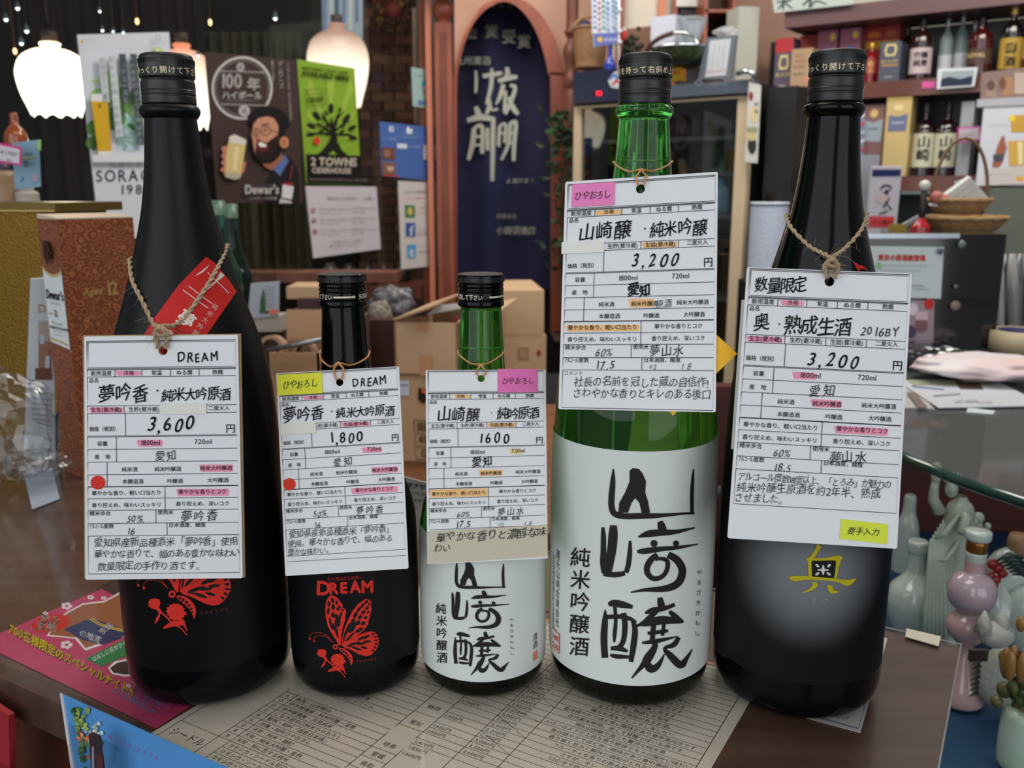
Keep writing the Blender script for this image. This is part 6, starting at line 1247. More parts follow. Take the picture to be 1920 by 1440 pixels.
# things on top of the cooler
pbox('white_carton', 'tall white box standing on the cooler behind the glass funnel', 'box', FR, 1219, 1265, 30, 150, .08, pn((188, 192, 206)), back=.16, part='carton')
pbox('parcel', 'brown wrapped parcel on the cooler behind the blue bottle', 'parcel', FR, 1168, 1218, 52, 160, .08, pn((118, 84, 66)), back=.2, part='carton')
t, q = pbox('blue_appliance', 'navy blue box with a red light and striped emblem on the cooler', 'appliance', FR, 1075, 1172, 131, 190, .2, mat('navy_plastic', (20, 28, 58), .35), back=-.03, part='housing')
A = Art(); A.poly([(1140, 152), (1150, 136), (1160, 132), (1164, 150), (1160, 166), (1146, 164)], (190, 196, 204)); A.line([(1144, 150, 3), (1152, 140, 5), (1158, 150, 4)], 1, (60, 110, 180)); A.line([(1148, 160, 4), (1156, 152, 5), (1163, 156, 3)], 1, (190, 50, 60)); A.rect(1110, 172, 1118, 178, (40, 20, 24)); A.bake(lambda x, y, l=0: FR.at(x, y, .0312 + l * 1.5), 'emblem', t)
A = Art(); A.rect(1118, 171, 1128, 179, (230, 20, 40)); A.bake(lambda x, y, l=0: FR.at(x, y, .032), 'red_light', t, matfn=lambda c_: mat('red_led', (230, 20, 40), .3, emis=(255, 20, 50), es=1.5), label='small glowing red light')
# wicker basket
m_wick = mat('wicker', (150, 112, 76), .7, noise=((120, 84, 56), 90, (1, 1, 3)), bump=.6, bscale=160)
c = FR.at(1106, 130, -.16); bk = thing('wicker_basket', 'brown wicker basket standing on the navy appliance beside the arch', 'basket', tuple(c)); R_ = .062
mb = MB(); mb.lathe(cr([(.001, 0), (R_ * .8, 0), (R_ * .85, .02), (R_ * .95, .07), (R_, .13), (R_ * 1.05, .135), (R_ * .98, .14), (R_ * .85, .08), (.001, .03)], 3), m_wick, c, 30); mb.build('body', bk)
mb = MB(); mb.tube([c + Vector((R_ * math.cos(a), 0, .13 + .05 * math.sin(a))) for a in [math.pi * k / 12 for k in range(13)]], .006, m_wick, 8); mb.build('handle', bk)
for i, (dx, dz, r, c_) in enumerate(((-.02, .14, .028, (26, 26, 60)), (.03, .15, .024, (40, 26, 30)))): mb = MB(); mb.ball(c + Vector((dx, 0, dz)), r, pn(c_), 14, 10); tag(mb.build('ball', origin=c), ('navy ball in the wicker basket', 'dark brown ball in the wicker basket')[i], 'ball')
# menu flyer stand
def a_fl(A):
    A.rect(1110, -10, 1160, 62, (206, 214, 226))
    for k, (x, c_) in enumerate(((1112, (60, 130, 200)), (1120, (200, 96, 96)), (1128, (60, 160, 130)), (1136, (80, 130, 200)), (1146, (60, 150, 190)), (1153, (70, 110, 180)))):
        for j, ch in enumerate('季節限定の酒'[:6]): A.text(ch, x, 4 + 10 * j + (k % 2) * 4, 7, c_, bold=.2)
    A.poly([(1113, 64), (1160, 60), (1160, 80), (1116, 88)], (90, 104, 170)); A.ell(1125, 74, 5, 5, (216, 170, 50)); A.text('新発売', 1133, 77, 8, (206, 206, 230))
pcard('hanging_flyer', 'pale blue and white flyer on a white pole above the cooler', 'flyer', FR, [(1108, -30), (1163, -30), (1162, 80), (1113, 88)], pn((150, 180, 214)), a_fl, lift=.05)
mb = MB(); mb.tube([FR.at(1161, -40, .06), FR.at(1160, 150, .06)], .004, pn((214, 214, 220), .3), 8)
for y in (18, 58, 78): mb.box(FR.at(1162, y, .065), (.012, .012, .008), pn((220, 220, 224)))
tag(mb.build('white_pole', origin=FR.at(1160, 150, .06)), 'thin white pole standing on the cooler beside the flyer', 'pole')
def sbottle(name, label, pl, px, yb, yt, rpx, mg, mc, back=.06, lab=None, shape='std', group=None, labcol=(206, 206, 204), words=None, wcol=(30, 30, 34), capc=None, zb=None, ly=(.25, .62)):
    c = pl.at(px, yb, -back); 
    if zb is not None: c.z = zb
    h = pl.at(px, yt, -back).z - c.z; d = (pl.at(px + rpx, yb, -back) - pl.at(px, yb, -back)); r = Vector((d.x, d.y, 0)).length
    t = thing(name, label, 'bottle', tuple(c), group)
    P = {'std': [(.001, 0), (r, 0), (r, h * .05), (r, h * .60), (r * .92, h * .67), (r * .5, h * .76), (r * .3, h * .82), (r * .28, h * .93), (r * .28, h * .97)],
         'round': [(.001, 0), (r * .95, 0), (r, h * .06), (r, h * .55), (r * .97, h * .62), (r * .8, h * .70), (r * .4, h * .76), (r * .28, h * .80), (r * .26, h * .93)],
         'slim': [(.001, 0), (r, 0), (r, h * .45), (r * .8, h * .55), (r * .42, h * .66), (r * .34, h * .9), (r * .34, h * .97)]}[shape]
    mb = MB(); mb.lathe(cr(P, 4), mg, c, 32); mb.build('glass_body', t)
    mb = MB(); rr = r * .34 if shape != 'slim' else r * .42; mb.lathe([(rr * .95, h * .86), (rr, h * .87), (rr, h * .99), (rr * .9, h), (0, h)], mc, c, 24); mb.build('cap', t)
    if lab:
        vs = []; fs = []; n = 16; ac = math.atan2(-c.y, -c.x)
        for i in range(n + 1):
            a = ac + math.radians(-70 + 140 * i / n)
            for z in ly: vs.append((c.x + (r + .0012) * math.cos(a), c.y + (r + .0012) * math.sin(a), c.z + h * z))
        for i in range(n): fs.append((2 * i, 2 * i + 2, 2 * i + 3, 2 * i + 1))
        mb = MB(); mb.add(vs, fs, mat('label_%02x%02x%02x' % labcol, labcol, .5), True); lo = mb.build('label', t)
        if words:
            A = Art(); em = r * words[1]; 
            for k, s_ in enumerate(words[0]): A.text(s_, 0 if words[2] else -em * len(s_) * .5 * words[3], (k + (0 if words[2] else 1)) * em * 1.15, em, wcol, vert=words[2], bold=em * .03, sx=words[3] if not words[2] else 1)
            z0 = c.z + h * (ly[1] - .03)
            A.bake(lambda x, y, l=0: Vector((c.x + (r + .0018 + l) * math.cos(ac + x / r), c.y + (r + .0018 + l) * math.sin(ac + x / r), z0 - y)), 'label_lettering', lo)
    return t, c, r, h
sbottle('blue_bottle', 'slim blue bottle on the cooler beside the white pole', FR, 1143, 160, 80, 9, mat('blue_glass', (24, 60, 170), .2, coat=.5), pn((30, 50, 120)), back=.12, shape='slim')
mb = MB(); mb.ball(FR.at(1170, 68, .0), .012, pn((190, 40, 40)), 12, 8, (1, 1, 1.8)); mb.ball(FR.at(1170, 56, .0), .008, pn((210, 206, 200)), 12, 8); mb.tube([FR.at(1170, 74, 0), FR.at(1168, 140, -.05)], .002, pn((60, 40, 30)), 5); tag(mb.build('red_ornament', origin=FR.at(1170, 70)), 'small red ornament with white top on a stick', 'ornament')
mb = MB()
for i in range(40): mb.ball(FR.at(1180 + random.gauss(0, 9), 84 + random.gauss(0, 9), random.uniform(-.05, .03)), random.uniform(.006, .012), pn(random.choice(((30, 36, 26), (44, 52, 32), (60, 56, 34)))), 6, 4)
tag(mb.build('dried_plant', origin=FR.at(1180, 90)), 'dark dried plant clump left of the tall green bottle cap', 'plant', kind=None)
# kettle with arched handle, glass funnel, gold tin
c = FR.at(1278, 128, -.02); kt = thing('sake_kettle', 'dark green glass kettle with a curved brown and silver handle', 'kettle', tuple(c))
mb = MB(); mb.lathe(cr([(.001, -.005), (.05, 0), (.085, .02), (.098, .05), (.095, .058), (.055, .062)], 4), mat('kettle_glass', (44, 56, 34), .12, coat=.6), c, 36); mb.build('bowl', kt)
mb = MB(); mb.lathe([(.092, .053), (.102, .056), (.102, .062), (.092, .064)], mat('chrome', (190, 196, 200), .15, 1.0), c, 36); mb.build('rim', kt)
hp = [FR.at(x, y, -.02) for x, y in ((1212, 98), (1222, 82), (1242, 69), (1262, 62), (1285, 62), (1302, 72), (1312, 92))]
mb = MB(); mb.tube(smooth3(hp[:4], 5), .008, pn((70, 36, 30), .35), 8); mb.build('handle_grip', kt); mb = MB(); mb.tube(smooth3(hp[3:], 5), .005, mat('chrome', (190, 196, 200), .15, 1.0), 8); mb.build('handle_arm', kt)
c2_ = FR.at(1296, 90, -.10); gf = thing('glass_funnel', 'clear glass funnel shaped decanter behind the kettle handle', 'decanter', tuple(c2_)); mb = MB(); mb.lathe(cr([(.012, -.05), (.016, -.02), (.03, .03), (.048, .085), (.046, .086), (.028, .03), (.01, -.02)], 3), mat('pale_clear_glass', (170, 180, 190), .06, alpha=.45), c2_, 30); mb.build('cone', gf)
pbox('gold_tin', 'shiny gold foil packet on the cooler right of the tall green bottle cap', 'packet', FR, 1258, 1278, 117, 152, .03, mat('gold_foil', (220, 176, 60), .18, .9, bump=.9, bscale=90), back=-.015, part='packet', art=lambda A: A.rect(.0, .48, .9, .60, (180, 60, 40)))
def a_frm(A): A.poly([(1331, 76), (1371, 72), (1361, 141), (1322, 145)], (186, 190, 196)); [A.line([(1340 + 9 * k, 84), (1336 + 9 * k, 128)], 1.1, (140, 146, 156)) for k in range(3)]; A.text('SOLD OUT', 1325, 138, 7, (190, 90, 90), ang=-6)
pcard('framed_card', 'grey framed card leaning on top of the cooler', 'frame', FR, [(1324, 71), (1381, 66), (1370, 148), (1309, 149)], pn((96, 104, 112), .4), a_frm, lift=.01, thick=.012)
crumple('plastic_wrap', 'crumpled clear wrapping above the grey picture frame', 'wrap', FR.at(1362, 60, -.06), .04, .02, .015, mat('clear_film', (214, 220, 224), .12, alpha=.35), 9)

# ------------------------------------------------------------------ wall shelves with bottles and boxes
SH = vplane(1440, 3.3, 1920, 2.82); sn = hn(SH)
m_shelf = mat('shelf_wood', (104, 56, 42), .38, coat=.3, noise=((88, 44, 32), 4, (1, 1, 6))); m_shelfd = mat('shelf_fascia', (100, 72, 72), .4)
def sz(yl, yr): return (SH.at(1445, yl).z + SH.at(1835, yr).z) / 2
ZA = sz(54, 16); ZB = sz(167, 139.5); ZC = SH.at(1690, 330).z
unit = thing('shelving_unit', 'dark red-brown wooden wall shelves stocked with spirits at the right', 'shelf', tuple(SH.at(1680, 400)))
def sboard(nm, x0, x1, z0, z1, dp, m, back=0):
    a = SH.at(x0, 353, -back); b = SH.at(x1, 353, -back); q = [Vector((a.x, a.y, z1)), Vector((b.x, b.y, z1)), Vector((b.x, b.y, z0)), Vector((a.x, a.y, z0))]; mb = MB(); mb.quadslab(q, dp, m, -sn); mb.build(nm, unit)
sboard('shelf_board', 1452, 2100, ZA, ZA + .052, .26, m_shelfd); sboard('shelf_board', 1438, 2100, ZB - .050, ZB, .26, m_shelf); sboard('shelf_board', 1600, 1850, ZC - .05, ZC, .26, m_shelf)
sboard('glass_shelf', 1430, 1600, ZC - .02, ZC - .01, .24, mat('shelf_glass', (120, 140, 136), .1, alpha=.6)); sboard('glass_shelf', 1690, 2100, ZC - .058, ZC - .048, .3, mat('shelf_glass', (120, 140, 136), .1, alpha=.6), -.02)
sboard('back_panel', 1430, 2100, ZC - .5, ZA, .01, mat('shelf_back', (58, 62, 56), .35, noise=((44, 40, 36), 3, (1, 1, 1))), .27)
sboard('side_panel', 1436, 1440, ZC - .02, ZB, .26, m_dark); sboard('lower_back', 1430, 2100, ZC - .9, ZC - .06, .01, mat('teal_dark', (30, 40, 38), .4), .24)
# sign on the very top
pcard('brush_sign', 'white sign with black brush letters above the top shelf', 'sign', SH, [(1440, -60), (1600, -80), (1600, 8), (1452, 24)], pn((176, 186, 178)), lambda A: [A.line([(1455, 4, 2), (1475, 2, 4), (1486, -2, 2)], 1, (40, 50, 50)), A.line([(1470, -10, 3), (1468, 18, 3)], 1, (40, 50, 50)), A.line([(1468, 6, 3), (1458, 18, 2)], 1, (40, 50, 50)), A.line([(1472, 6, 3), (1486, 16, 2)], 1, (40, 50, 50)), A.line([(1505, 10, 3), (1520, -2, 4), (1518, 14, 3), (1530, 2, 3), (1550, 8, 2)], 1, (40, 50, 50))], lift=.02)
def sbox(label, x0, x1, yt, m, art=None, zb=ZB, back=.03, depth=.07, name='gift_box', cat='box', group=None):
    return pbox(name, label, cat, SH, x0, x1, yt, 160, depth, m, back=back, art=art, zb=zb, group=group, part='carton')
m_purple = mat('box_slate_purple', (84, 72, 92), .5); m_redbx = mat('box_red', (150, 34, 38), .5)
def a_hex(A):
    A.rect(0, 0, 1, .28, (168, 48, 54)); A.poly([(.30, .33), (.72, .33), (.80, .52), (.72, .62), (.30, .62), (.22, .52)], (206, 190, 130)); A.poly([(.38, .38), (.66, .38), (.70, .51), (.64, .57), (.38, .57), (.32, .51)], (96, 84, 104)); 
    B = Art(); B.text('BLACK', 0, 0, .26, (206, 190, 130), sx=.95, bold=.01); vs, fs, c_, u = B.L[0]; A.tri([(x + .1, .75 + y * .38) for x, y in vs], fs, c_); A.rect(.3, .93, .7, .95, (190, 180, 150))
def a_hex2(A):
    A.poly([(.28, .05), (.74, .05), (.82, .2), (.74, .36), (.28, .36), (.2, .2)], (206, 190, 130)); A.poly([(.36, .1), (.66, .1), (.72, .2), (.66, .31), (.36, .31), (.3, .2)], (84, 84, 98))
    B = Art(); B.text('BLACK', 0, 0, .26, (206, 190, 130), sx=.95, bold=.01); vs, fs, c_, u = B.L[0]; A.tri([(x + .08, .52 + y * .36) for x, y in vs], fs, c_); A.rect(.1, .57, .9, .61, (190, 140, 70)); A.rect(.3, .88, .7, .90, (190, 180, 150))
sbox('red and slate whisky box with a gold hexagon at the left end of the shelf', 1453, 1486, 72, m_purple, a_hex)
def a_tanbox(A):
    for k, (s_, y) in enumerate((('GOLD', .22), ('WHISKY', .36), ('BLEND', .5), ('EXTRA', .7))):
        B = Art(); B.text(s_, 0, 0, .2, (150, 84, 76) if k != 3 else (110, 70, 60), sx=.8); vs, fs, c_, u = B.L[0]; A.tri([(x + .15, y + b * .5) for x, b in vs], fs, c_)
    A.ell(.75, .84, .12, .1, (200, 130, 110))
sbox('tan gift box with faint red lettering in front of the red boxes', 1483, 1522, 91, mat('box_tan', (166, 138, 108), .6), a_tanbox, back=.0)
sbox('small red box behind the tan gift box', 1497, 1532, 66, m_redbx, lambda A: A.ell(.6, .4, .3, .12, (200, 60, 56)), back=.14)
for x0, x1, yt, lab in ((1532, 1568, 57, 'pink and lilac box with a gold dot, left of the pair'), (1573, 1611, 53, 'pink and lilac box with a gold dot, right of the pair')):
    sbox(lab, x0, x1, yt, mat('box_pink', (150, 84, 108), .5), lambda A: [A.rect(.35, .3, .7, 1, (96, 98, 160)), A.ell(.75, .12, .14, .07, (214, 180, 90)), A.rect(.0, .55, 1, .62, (190, 130, 150))], back=.1, group='pink and lilac boxes')
sbox('red and yellow carton top behind the red bottle', 1612, 1652, 50, mat('box_red2', (166, 40, 36), .5), lambda A: [A.rect(0, .25, 1, .38, (206, 160, 40)), A.ell(.6, .14, .3, .05, (220, 120, 40))], back=.16)
sbox('red and yellow carton top behind the slate hexagon box', 1653, 1684, 46, mat('box_red2', (166, 40, 36), .5), lambda A: [A.rect(0, .25, 1, .34, (206, 160, 40)), A.ell(.5, .14, .3, .05, (190, 110, 60))], back=.16)
sbottle('spirit_bottle', 'red bottle with gold glints between the cap and the slate box', SH, 1630, 160, 82, 13, mat('red_glass', (120, 20, 18), .12, coat=.6), mat('gold_plain', (200, 150, 60), .3, .6), lab=True, labcol=(160, 56, 50), zb=ZB, words=(('赤', '玉'), .8, False, 1), wcol=(220, 190, 120))
sbox('slate whisky box with a gold hexagon beside the red bottle', 1649, 1687, 79, mat('box_slate', (72, 76, 92), .5), a_hex2, back=.01)
sbottle('spirit_bottle', 'black bottle half hidden between the slate box and the white labelled whisky', SH, 1694, 160, 48, 14, mat('near_black_glass', (22, 16, 16), .1, coat=.5), m_cap, back=.12, zb=ZB)
sbottle('spirit_bottle', 'dark whisky bottle with white label and brush letters on the upper shelf', SH, 1722, 155, 32, 21, mat('whisky_dark', (38, 16, 14), .08, coat=.6), m_cap, lab=True, labcol=(190, 172, 172), zb=ZB, shape='round', words=(('竹鶴', '純麦'), .62, False, 1), ly=(.10, .50))
for i, (x, yt) in enumerate(((1768, 34), (1795, 24), (1818, 40))):
    sbottle('spirit_bottle', ('clear bottle with white label, left of the clear three', 'tall clear bottle with white label, middle of the clear three', 'clear bottle partly behind the dark red decanter')[i], SH, x, 155, yt, 13, mat('clear_grey_glass', (150, 166, 164), .08, alpha=.55), mat('silver_cap', (150, 156, 162), .3, .6), lab=True, labcol=(176, 178, 186), zb=ZB, group='clear bottles on the upper shelf', ly=(.05, .4), back=.1 + .03 * i)
sbottle('spirit_bottle', 'dark red round-shouldered decanter bottle on the upper shelf', SH, 1832, 150, 30, 24, mat('deep_red_glass', (62, 14, 14), .08, coat=.7), m_cap, zb=ZB, shape='round', words=(('ROYAL',), .5, False, .9), lab=True, labcol=(74, 50, 40), ly=(.2, .45), wcol=(200, 180, 120))
sbottle('spirit_bottle', 'black bottle with gold label and gold neck at the right end of the shelf', SH, 1889, 150, 11, 22, mat('black_gloss_bottle', (16, 12, 12), .08, coat=.7), mat('gold_neck', (190, 158, 84), .3, .5), zb=ZB, shape='round', lab=True, labcol=(168, 136, 50), words=(('壽', '酒'), 1.0, False, 1), wcol=(40, 30, 16), ly=(.08, .52))
sbottle('spirit_bottle', 'brown bottle at the right edge of the photo on the upper shelf', SH, 1930, 150, 30, 20, mat('brown_glass', (60, 40, 30), .1, coat=.6), m_cap, zb=ZB, lab=True, labcol=(150, 120, 80))
def SA(f): return f
pcard('price_label', 'small pink label stuck on the edge of the upper shelf', 'label', SH, [(1729, 153), (1754, 152), (1753, 165), (1728, 166)], pn((206, 84, 150)), None, lift=.004)
pcard('photo_card', 'white bordered landscape photo hanging on the shelf edge', 'card', SH, [(1759, 129), (1833, 126), (1827, 162), (1756, 167)], pn((206, 210, 214)), lambda A: [A.poly([(1767, 134), (1827, 131), (1822, 158), (1763, 162)], (150, 160, 168)), A.poly([(1765, 148), (1780, 144), (1800, 148), (1824, 142), (1822, 159), (1763, 163)], (34, 44, 66))], lift=.03)
# lower shelf
for i, x in enumerate((1451, 1488)):
    sbottle('amber_bottle', ('small amber bottle with white label at the left end of the lower shelf', 'small amber bottle with white label half behind the right black bottle')[i], SH, x, 345, 215, 17, mat('amber_clear', (120, 84, 30), .1, coat=.5), mat('black_cap', (14, 14, 14), .4), lab=True, labcol=(170, 174, 180), zb=ZC - .01, shape='slim', words=(('白角',), .6, False, 1), wcol=(120, 128, 150), ly=(.05, .45))
sbottle('amber_bottle', 'dark bottle behind the pair of small amber bottles', SH, 1470, 345, 205, 14, mat('near_black_glass', (22, 16, 16), .1, coat=.5), m_cap, back=.16, zb=ZC - .01, shape='slim')
for i, (x, c_) in enumerate(((1442, (150, 150, 120)), (1464, (140, 146, 146)), (1486, (160, 150, 156)), (1506, (130, 136, 132)))):
    c = SH.at(x, 356, -.0); c.z = ZC - .075; mb = MB(); mb.lathe(cr([(.001, 0), (.018, 0), (.024, .025), (.025, .045), (.022, .045), (.018, .01)], 3), pn(c_, .4), c, 20); tag(mb.build('sake_cup', origin=c), ('yellowish small cup at the left under the glass shelf', 'grey small cup second from the left under the glass shelf', 'pinkish small cup third from the left under the glass shelf', 'greenish small cup nearest the right black bottle under the glass shelf')[i], 'cup', 'small cups under the glass shelf')
sboard('glass_shelf', 1425, 1530, ZC - .085, ZC - .077, .2, mat('shelf_glass', (120, 140, 136), .1, alpha=.6), -.02)
pcard('magazine', 'glossy striped pamphlet edge just right of the black bottle neck', 'pamphlet', SH, [(1600, 205), (1622, 200), (1618, 330), (1596, 330)], pn((120, 130, 160)), lambda A: [A.poly([(1602, 220 + 16 * k), (1621, 212 + 16 * k), (1621, 217 + 16 * k), (1602, 226 + 16 * k)], ((214, 216, 220), (200, 60, 80), (180, 190, 200))[k % 3]) for k in range(6)], lift=.01)
sbox('rose brown box with a pale label and gold seal on the lower shelf', 1621, 1662, 196, mat('box_rose', (132, 96, 92), .45), lambda A: [A.ell(.52, .12, .18, .06, (206, 180, 120)), A.poly([(.05, .2), (.5, .25), (.95, .2), (.92, .52), (.05, .5)], (160, 172, 180)), A.rect(.25, .32, .75, .35, (120, 132, 140))], zb=ZC)
sbox('tall pale gold box with a slate label on the lower shelf', 1665, 1712, 182, mat('box_pale_gold', (206, 180, 120), .35, .35), lambda A: [A.rect(0, 0, 1, .04, (170, 146, 84)), A.poly([(.12, .22), (.5, .24), (.88, .21), (.86, .43), (.12, .43)], (104, 112, 140)), A.rect(.25, .31, .75, .33, (170, 176, 190)), A.ell(.5, .13, .2, .04, (226, 206, 150))], zb=ZC, back=.0)
for i, x in enumerate((1727, 1768)):
    sbottle('whisky_bottle', ('dark whisky bottle with cream label and black brush letters, left of the pair', 'dark whisky bottle with cream label and black brush letters, right of the pair')[i], SH, x, 325, 193, 21.5, mat('maroon_black', (30, 12, 20), .08, coat=.7), mat('grey_cap', (40, 40, 42), .3), lab=True, labcol=(196, 194, 168), zb=ZC, shape='round', words=(('山崎',), 1.15, True, 1), ly=(.12, .58), group='pair of dark whisky bottles')
    c = SH.at(x, 325, -.06)
sbox('narrow pale panel beside the pair of whisky bottles', 1806, 1830, 190, pn((156, 158, 162)), None, zb=ZC, name='narrow_box', back=.02)
sbox('dark maroon box right behind the pair of whisky bottles', 1786, 1812, 235, pn((60, 20, 26)), None, zb=ZC, back=.12)
pcard('price_card', 'white price card with magenta border on the lower shelf', 'card', SH, [(1795, 239), (1838, 236), (1839, 263), (1797, 268)], pn((196, 60, 150)), lambda A: [A.poly([(1798, 242), (1835, 239), (1836, 260), (1800, 265)], (192, 180, 186)), A.text('¥12,800', 1802, 256, 7.5, (130, 110, 120), ang=-4)], lift=.02)
SW = Plane(SH.at(1880, 300, .14), SH.n)
def a_set(A):
    A.poly([(1895, 216), (1960, 214), (1960, 247), (1896, 248)], (190, 150, 60)); A.poly([(1890, 264), (1960, 263), (1960, 308), (1892, 311)], (196, 158, 74)); A.poly([(1908, 266), (1918, 266), (1918, 308), (1909, 309)], (220, 206, 150)); A.ell(1898, 222, 6, 6, (226, 200, 40))
    A.poly([(1878, 256), (1883, 254), (1885, 270), (1888, 276), (1880, 304), (1872, 314), (1860, 312), (1864, 296), (1870, 274)], (150, 90, 72)); A.poly([(1862, 290), (1882, 288), (1880, 302), (1863, 304)], (70, 70, 84)); A.text('ウイスキーセット', 1852, 236, 6, (170, 176, 190)); A.poly([(1846, 317), (1925, 310), (1925, 345), (1845, 348)], (196, 188, 182)); A.ell(1912, 335, 8, 5, (214, 160, 60)); A.text('水割り・ハイボール', 1850, 330, 5.5, (170, 164, 160), ang=-3)
t, q = pbox('whisky_gift_box', 'large white gift box with whisky bottle and glass pictures at the right', 'box', SW, 1837, 2000, 196, 348, .14, pn((196, 198, 206)), part='carton')
A = Art(); a_set(A); A.bake(lambda x, y, l=0: SW.at(x, y, .0008 + l * 1.6), 'printed_picture', t)
mb = MB(); q = vert_quad(SW, 1832, 2000, 182, 197, -.004); mb.quadslab(q, .15, pn((170, 168, 176)), -sn); mb.build('lid', t)
pcard('photo_board', 'brownish photo of glasses leaning on the white gift box', 'picture', SW, [(1840, 136), (1960, 122), (1960, 180), (1838, 190)], pn((128, 104, 96)), lambda A: [A.rect(1850, 150, 1868, 182, (150, 126, 116)), A.rect(1880, 144, 1900, 178, (160, 120, 90)), A.ell(1858, 160, 8, 10, (96, 70, 64)), A.rect(1902, 136, 1925, 176, (176, 160, 146)), A.ell(1880, 156, 6, 12, (110, 70, 56))], lift=-.02)
# bottle brochure stand and things in front
PBx = Plane(aty(1670, 370, 2.3), (-.1, 1, .1))
def a_miya(A):
    A.poly([(1636, 318), (1690, 318), (1688, 330), (1635, 331)], (38, 44, 92)); K2 = (48, 40, 44)
    A.line([(1650, 356, 2), (1658, 348, 4), (1670, 350, 3), (1668, 358, 2)], 1, K2); A.line([(1657, 362, 3), (1664, 358, 5), (1662, 366, 3)], 1, K2); A.line([(1668, 370, 2), (1660, 384, 3), (1655, 390, 2)], 1, K2); A.line([(1660, 378, 2), (1672, 394, 3)], 1, K2); A.line([(1648, 402, 2), (1656, 398, 3), (1660, 400, 2)], 1, K2); A.line([(1664, 394, 3), (1658, 400, 2)], 1, K2)
    A.ell(1655, 372, 14, 10, (206, 182, 184), up=0); A.poly([(1630, 405), (1677, 406), (1675, 427), (1627, 426)], (206, 70, 74)); A.text('ぐい呑み', 1634, 421, 10, (120, 30, 40), bold=.3)
pcard('brochure', 'white brochure with navy band and brush lettering right of the black bottle', 'brochure', PBx, [(1636, 312), (1692, 312), (1680, 431), (1626, 428)], pn((196, 192, 200)), a_miya, thick=.01)
pcard('plastic_tray', 'grey translucent sheet behind the navy banded brochure', 'sheet', Plane(aty(1640, 380, 2.4), (0, 1, 0)), [(1612, 290), (1650, 290), (1640, 400), (1608, 400)], mat('film_grey', (150, 156, 164), .2, alpha=.6), None)
pcard('paper', 'white paper edge sticking out below the brochure', 'paper', Plane(aty(1700, 410, 2.25), (0, 1, .6)), [(1678, 428), (1722, 404), (1724, 410), (1684, 436)], pn((200, 200, 206)), None)
roll_c = aty(1440, 440, 2.6); mb = MB(); mb.lathe(cr([(.001, -.13), (.052, -.13), (.053, -.12), (.053, .075), (.051, .08), (.02, .082), (.001, .082)], 3), mat('bubble_wrap', (186, 196, 212), .3, bump=.8, bscale=200), roll_c, 36); tag(mb.build('bubble_wrap_roll', origin=roll_c - Vector((0, 0, .13))), 'upright pale roll of bubble wrap left of the right black bottle', 'roll')
upright('dark_counter', 1440, 1530, 2.78, 362, 900, .12, m_dark, label='dark counter front behind the roll of bubble wrap', cat='counter')
zr = roll_c.z - .131; st = thing('plinth', 'dark plinth under the bubble wrap roll behind the tall tag', 'plinth', (roll_c.x, roll_c.y, -.9)); mb = MB(); mb.box((roll_c.x, roll_c.y, (zr - .9) / 2), (.12, .14, zr + .9), m_dark); mb.build('body', st)
bz = aty(1655, 429, 2.3).z - .004; st = thing('side_counter', 'dark counter behind the black machine carrying the navy banded brochure', 'counter', (1.1, 2.36, -.9)); mb = MB(); mb.box((1.12, 2.36, (bz - .9) / 2), (.44, .36, bz + .9), m_dark); mb.build('body', st)
# baskets on the black machine
def basket(label, cx, cy, Y, rpx, hpx, m, handle=False, col=None):
    c = aty(cx, cy, Y); r = rpx * Y / F; h = hpx * Y / F; t = thing('straw_basket', label, 'basket', tuple(c)); mb = MB(); n = 40; k = 5; vs = []; fs = []
    P = cr([(r * .62, 0), (r * .82, h * .35), (r * .98, h * .9), (r * 1.03, h), (r * .96, h * .97), (r * .78, h * .4), (.001, h * .15)], 3)
    mb.lathe(P, m, c, 40); mb.lathe([(.001, .001), (r * .62, 0)], m, c, 40); mb.build('bowl', t)
    mb = MB(); mb.tube([c + Vector((r * 1.0 * math.cos(a * math.pi / 20), r * 1.0 * math.sin(a * math.pi / 20), h + .001 * math.sin(a * 2.1))) for a in range(41)], .0045, m, 8); mb.build('rim', t)
    if handle: mb = MB(); mb.tube([c + Vector((r * .95 * math.cos(a), .0, h + .115 * math.sin(a))) for a in [math.pi * q / 16 for q in range(17)]], .0032, mat('cane', (112, 84, 56), .6), 7); mb.build('handle', t)
    return c, r, h
m_straw = mat('straw', (166, 132, 88), .8, noise=((136, 102, 66), 120, (1, 1, 2)), bump=.7, bscale=220)
basket('wide straw basket under the handled basket on the black machine', 1805, 437, 1.78, 72, 28, m_straw)
cb_, rb_, hb_ = basket('straw basket with tall cane handle holding white slips', 1795, 402, 1.78, 54, 26, m_straw, True)
PBk = Plane(aty(1800, 380, 1.77), (-.1, 1, .2))
pcard('slip_stack', 'stack of white slips leaning in the handled basket', 'paper', PBk, [(1746, 386), (1820, 332), (1853, 370), (1822, 398)], pn((206, 208, 206)), lambda A: [A.line([(1775, 380), (1825, 345)], .8, (160, 166, 170)), A.line([(1785, 384), (1832, 352)], .8, (160, 166, 170))], thick=.012)
pcard('slip', 'second white slip behind the stack in the basket', 'paper', PBk, [(1790, 342), (1812, 334), (1840, 366), (1800, 380)], pn((196, 198, 198)), None, lift=-.02)
mb = MB(); mb.ball(aty(1756, 370, 1.76), .012, pn((170, 96, 86)), 16, 10); mb.ball(aty(1768, 374, 1.76), .011, pn((180, 106, 96)), 16, 10); tag(mb.build('red_pouch', origin=aty(1758, 372, 1.76)), 'small salmon red pouch in the handled basket', 'pouch')
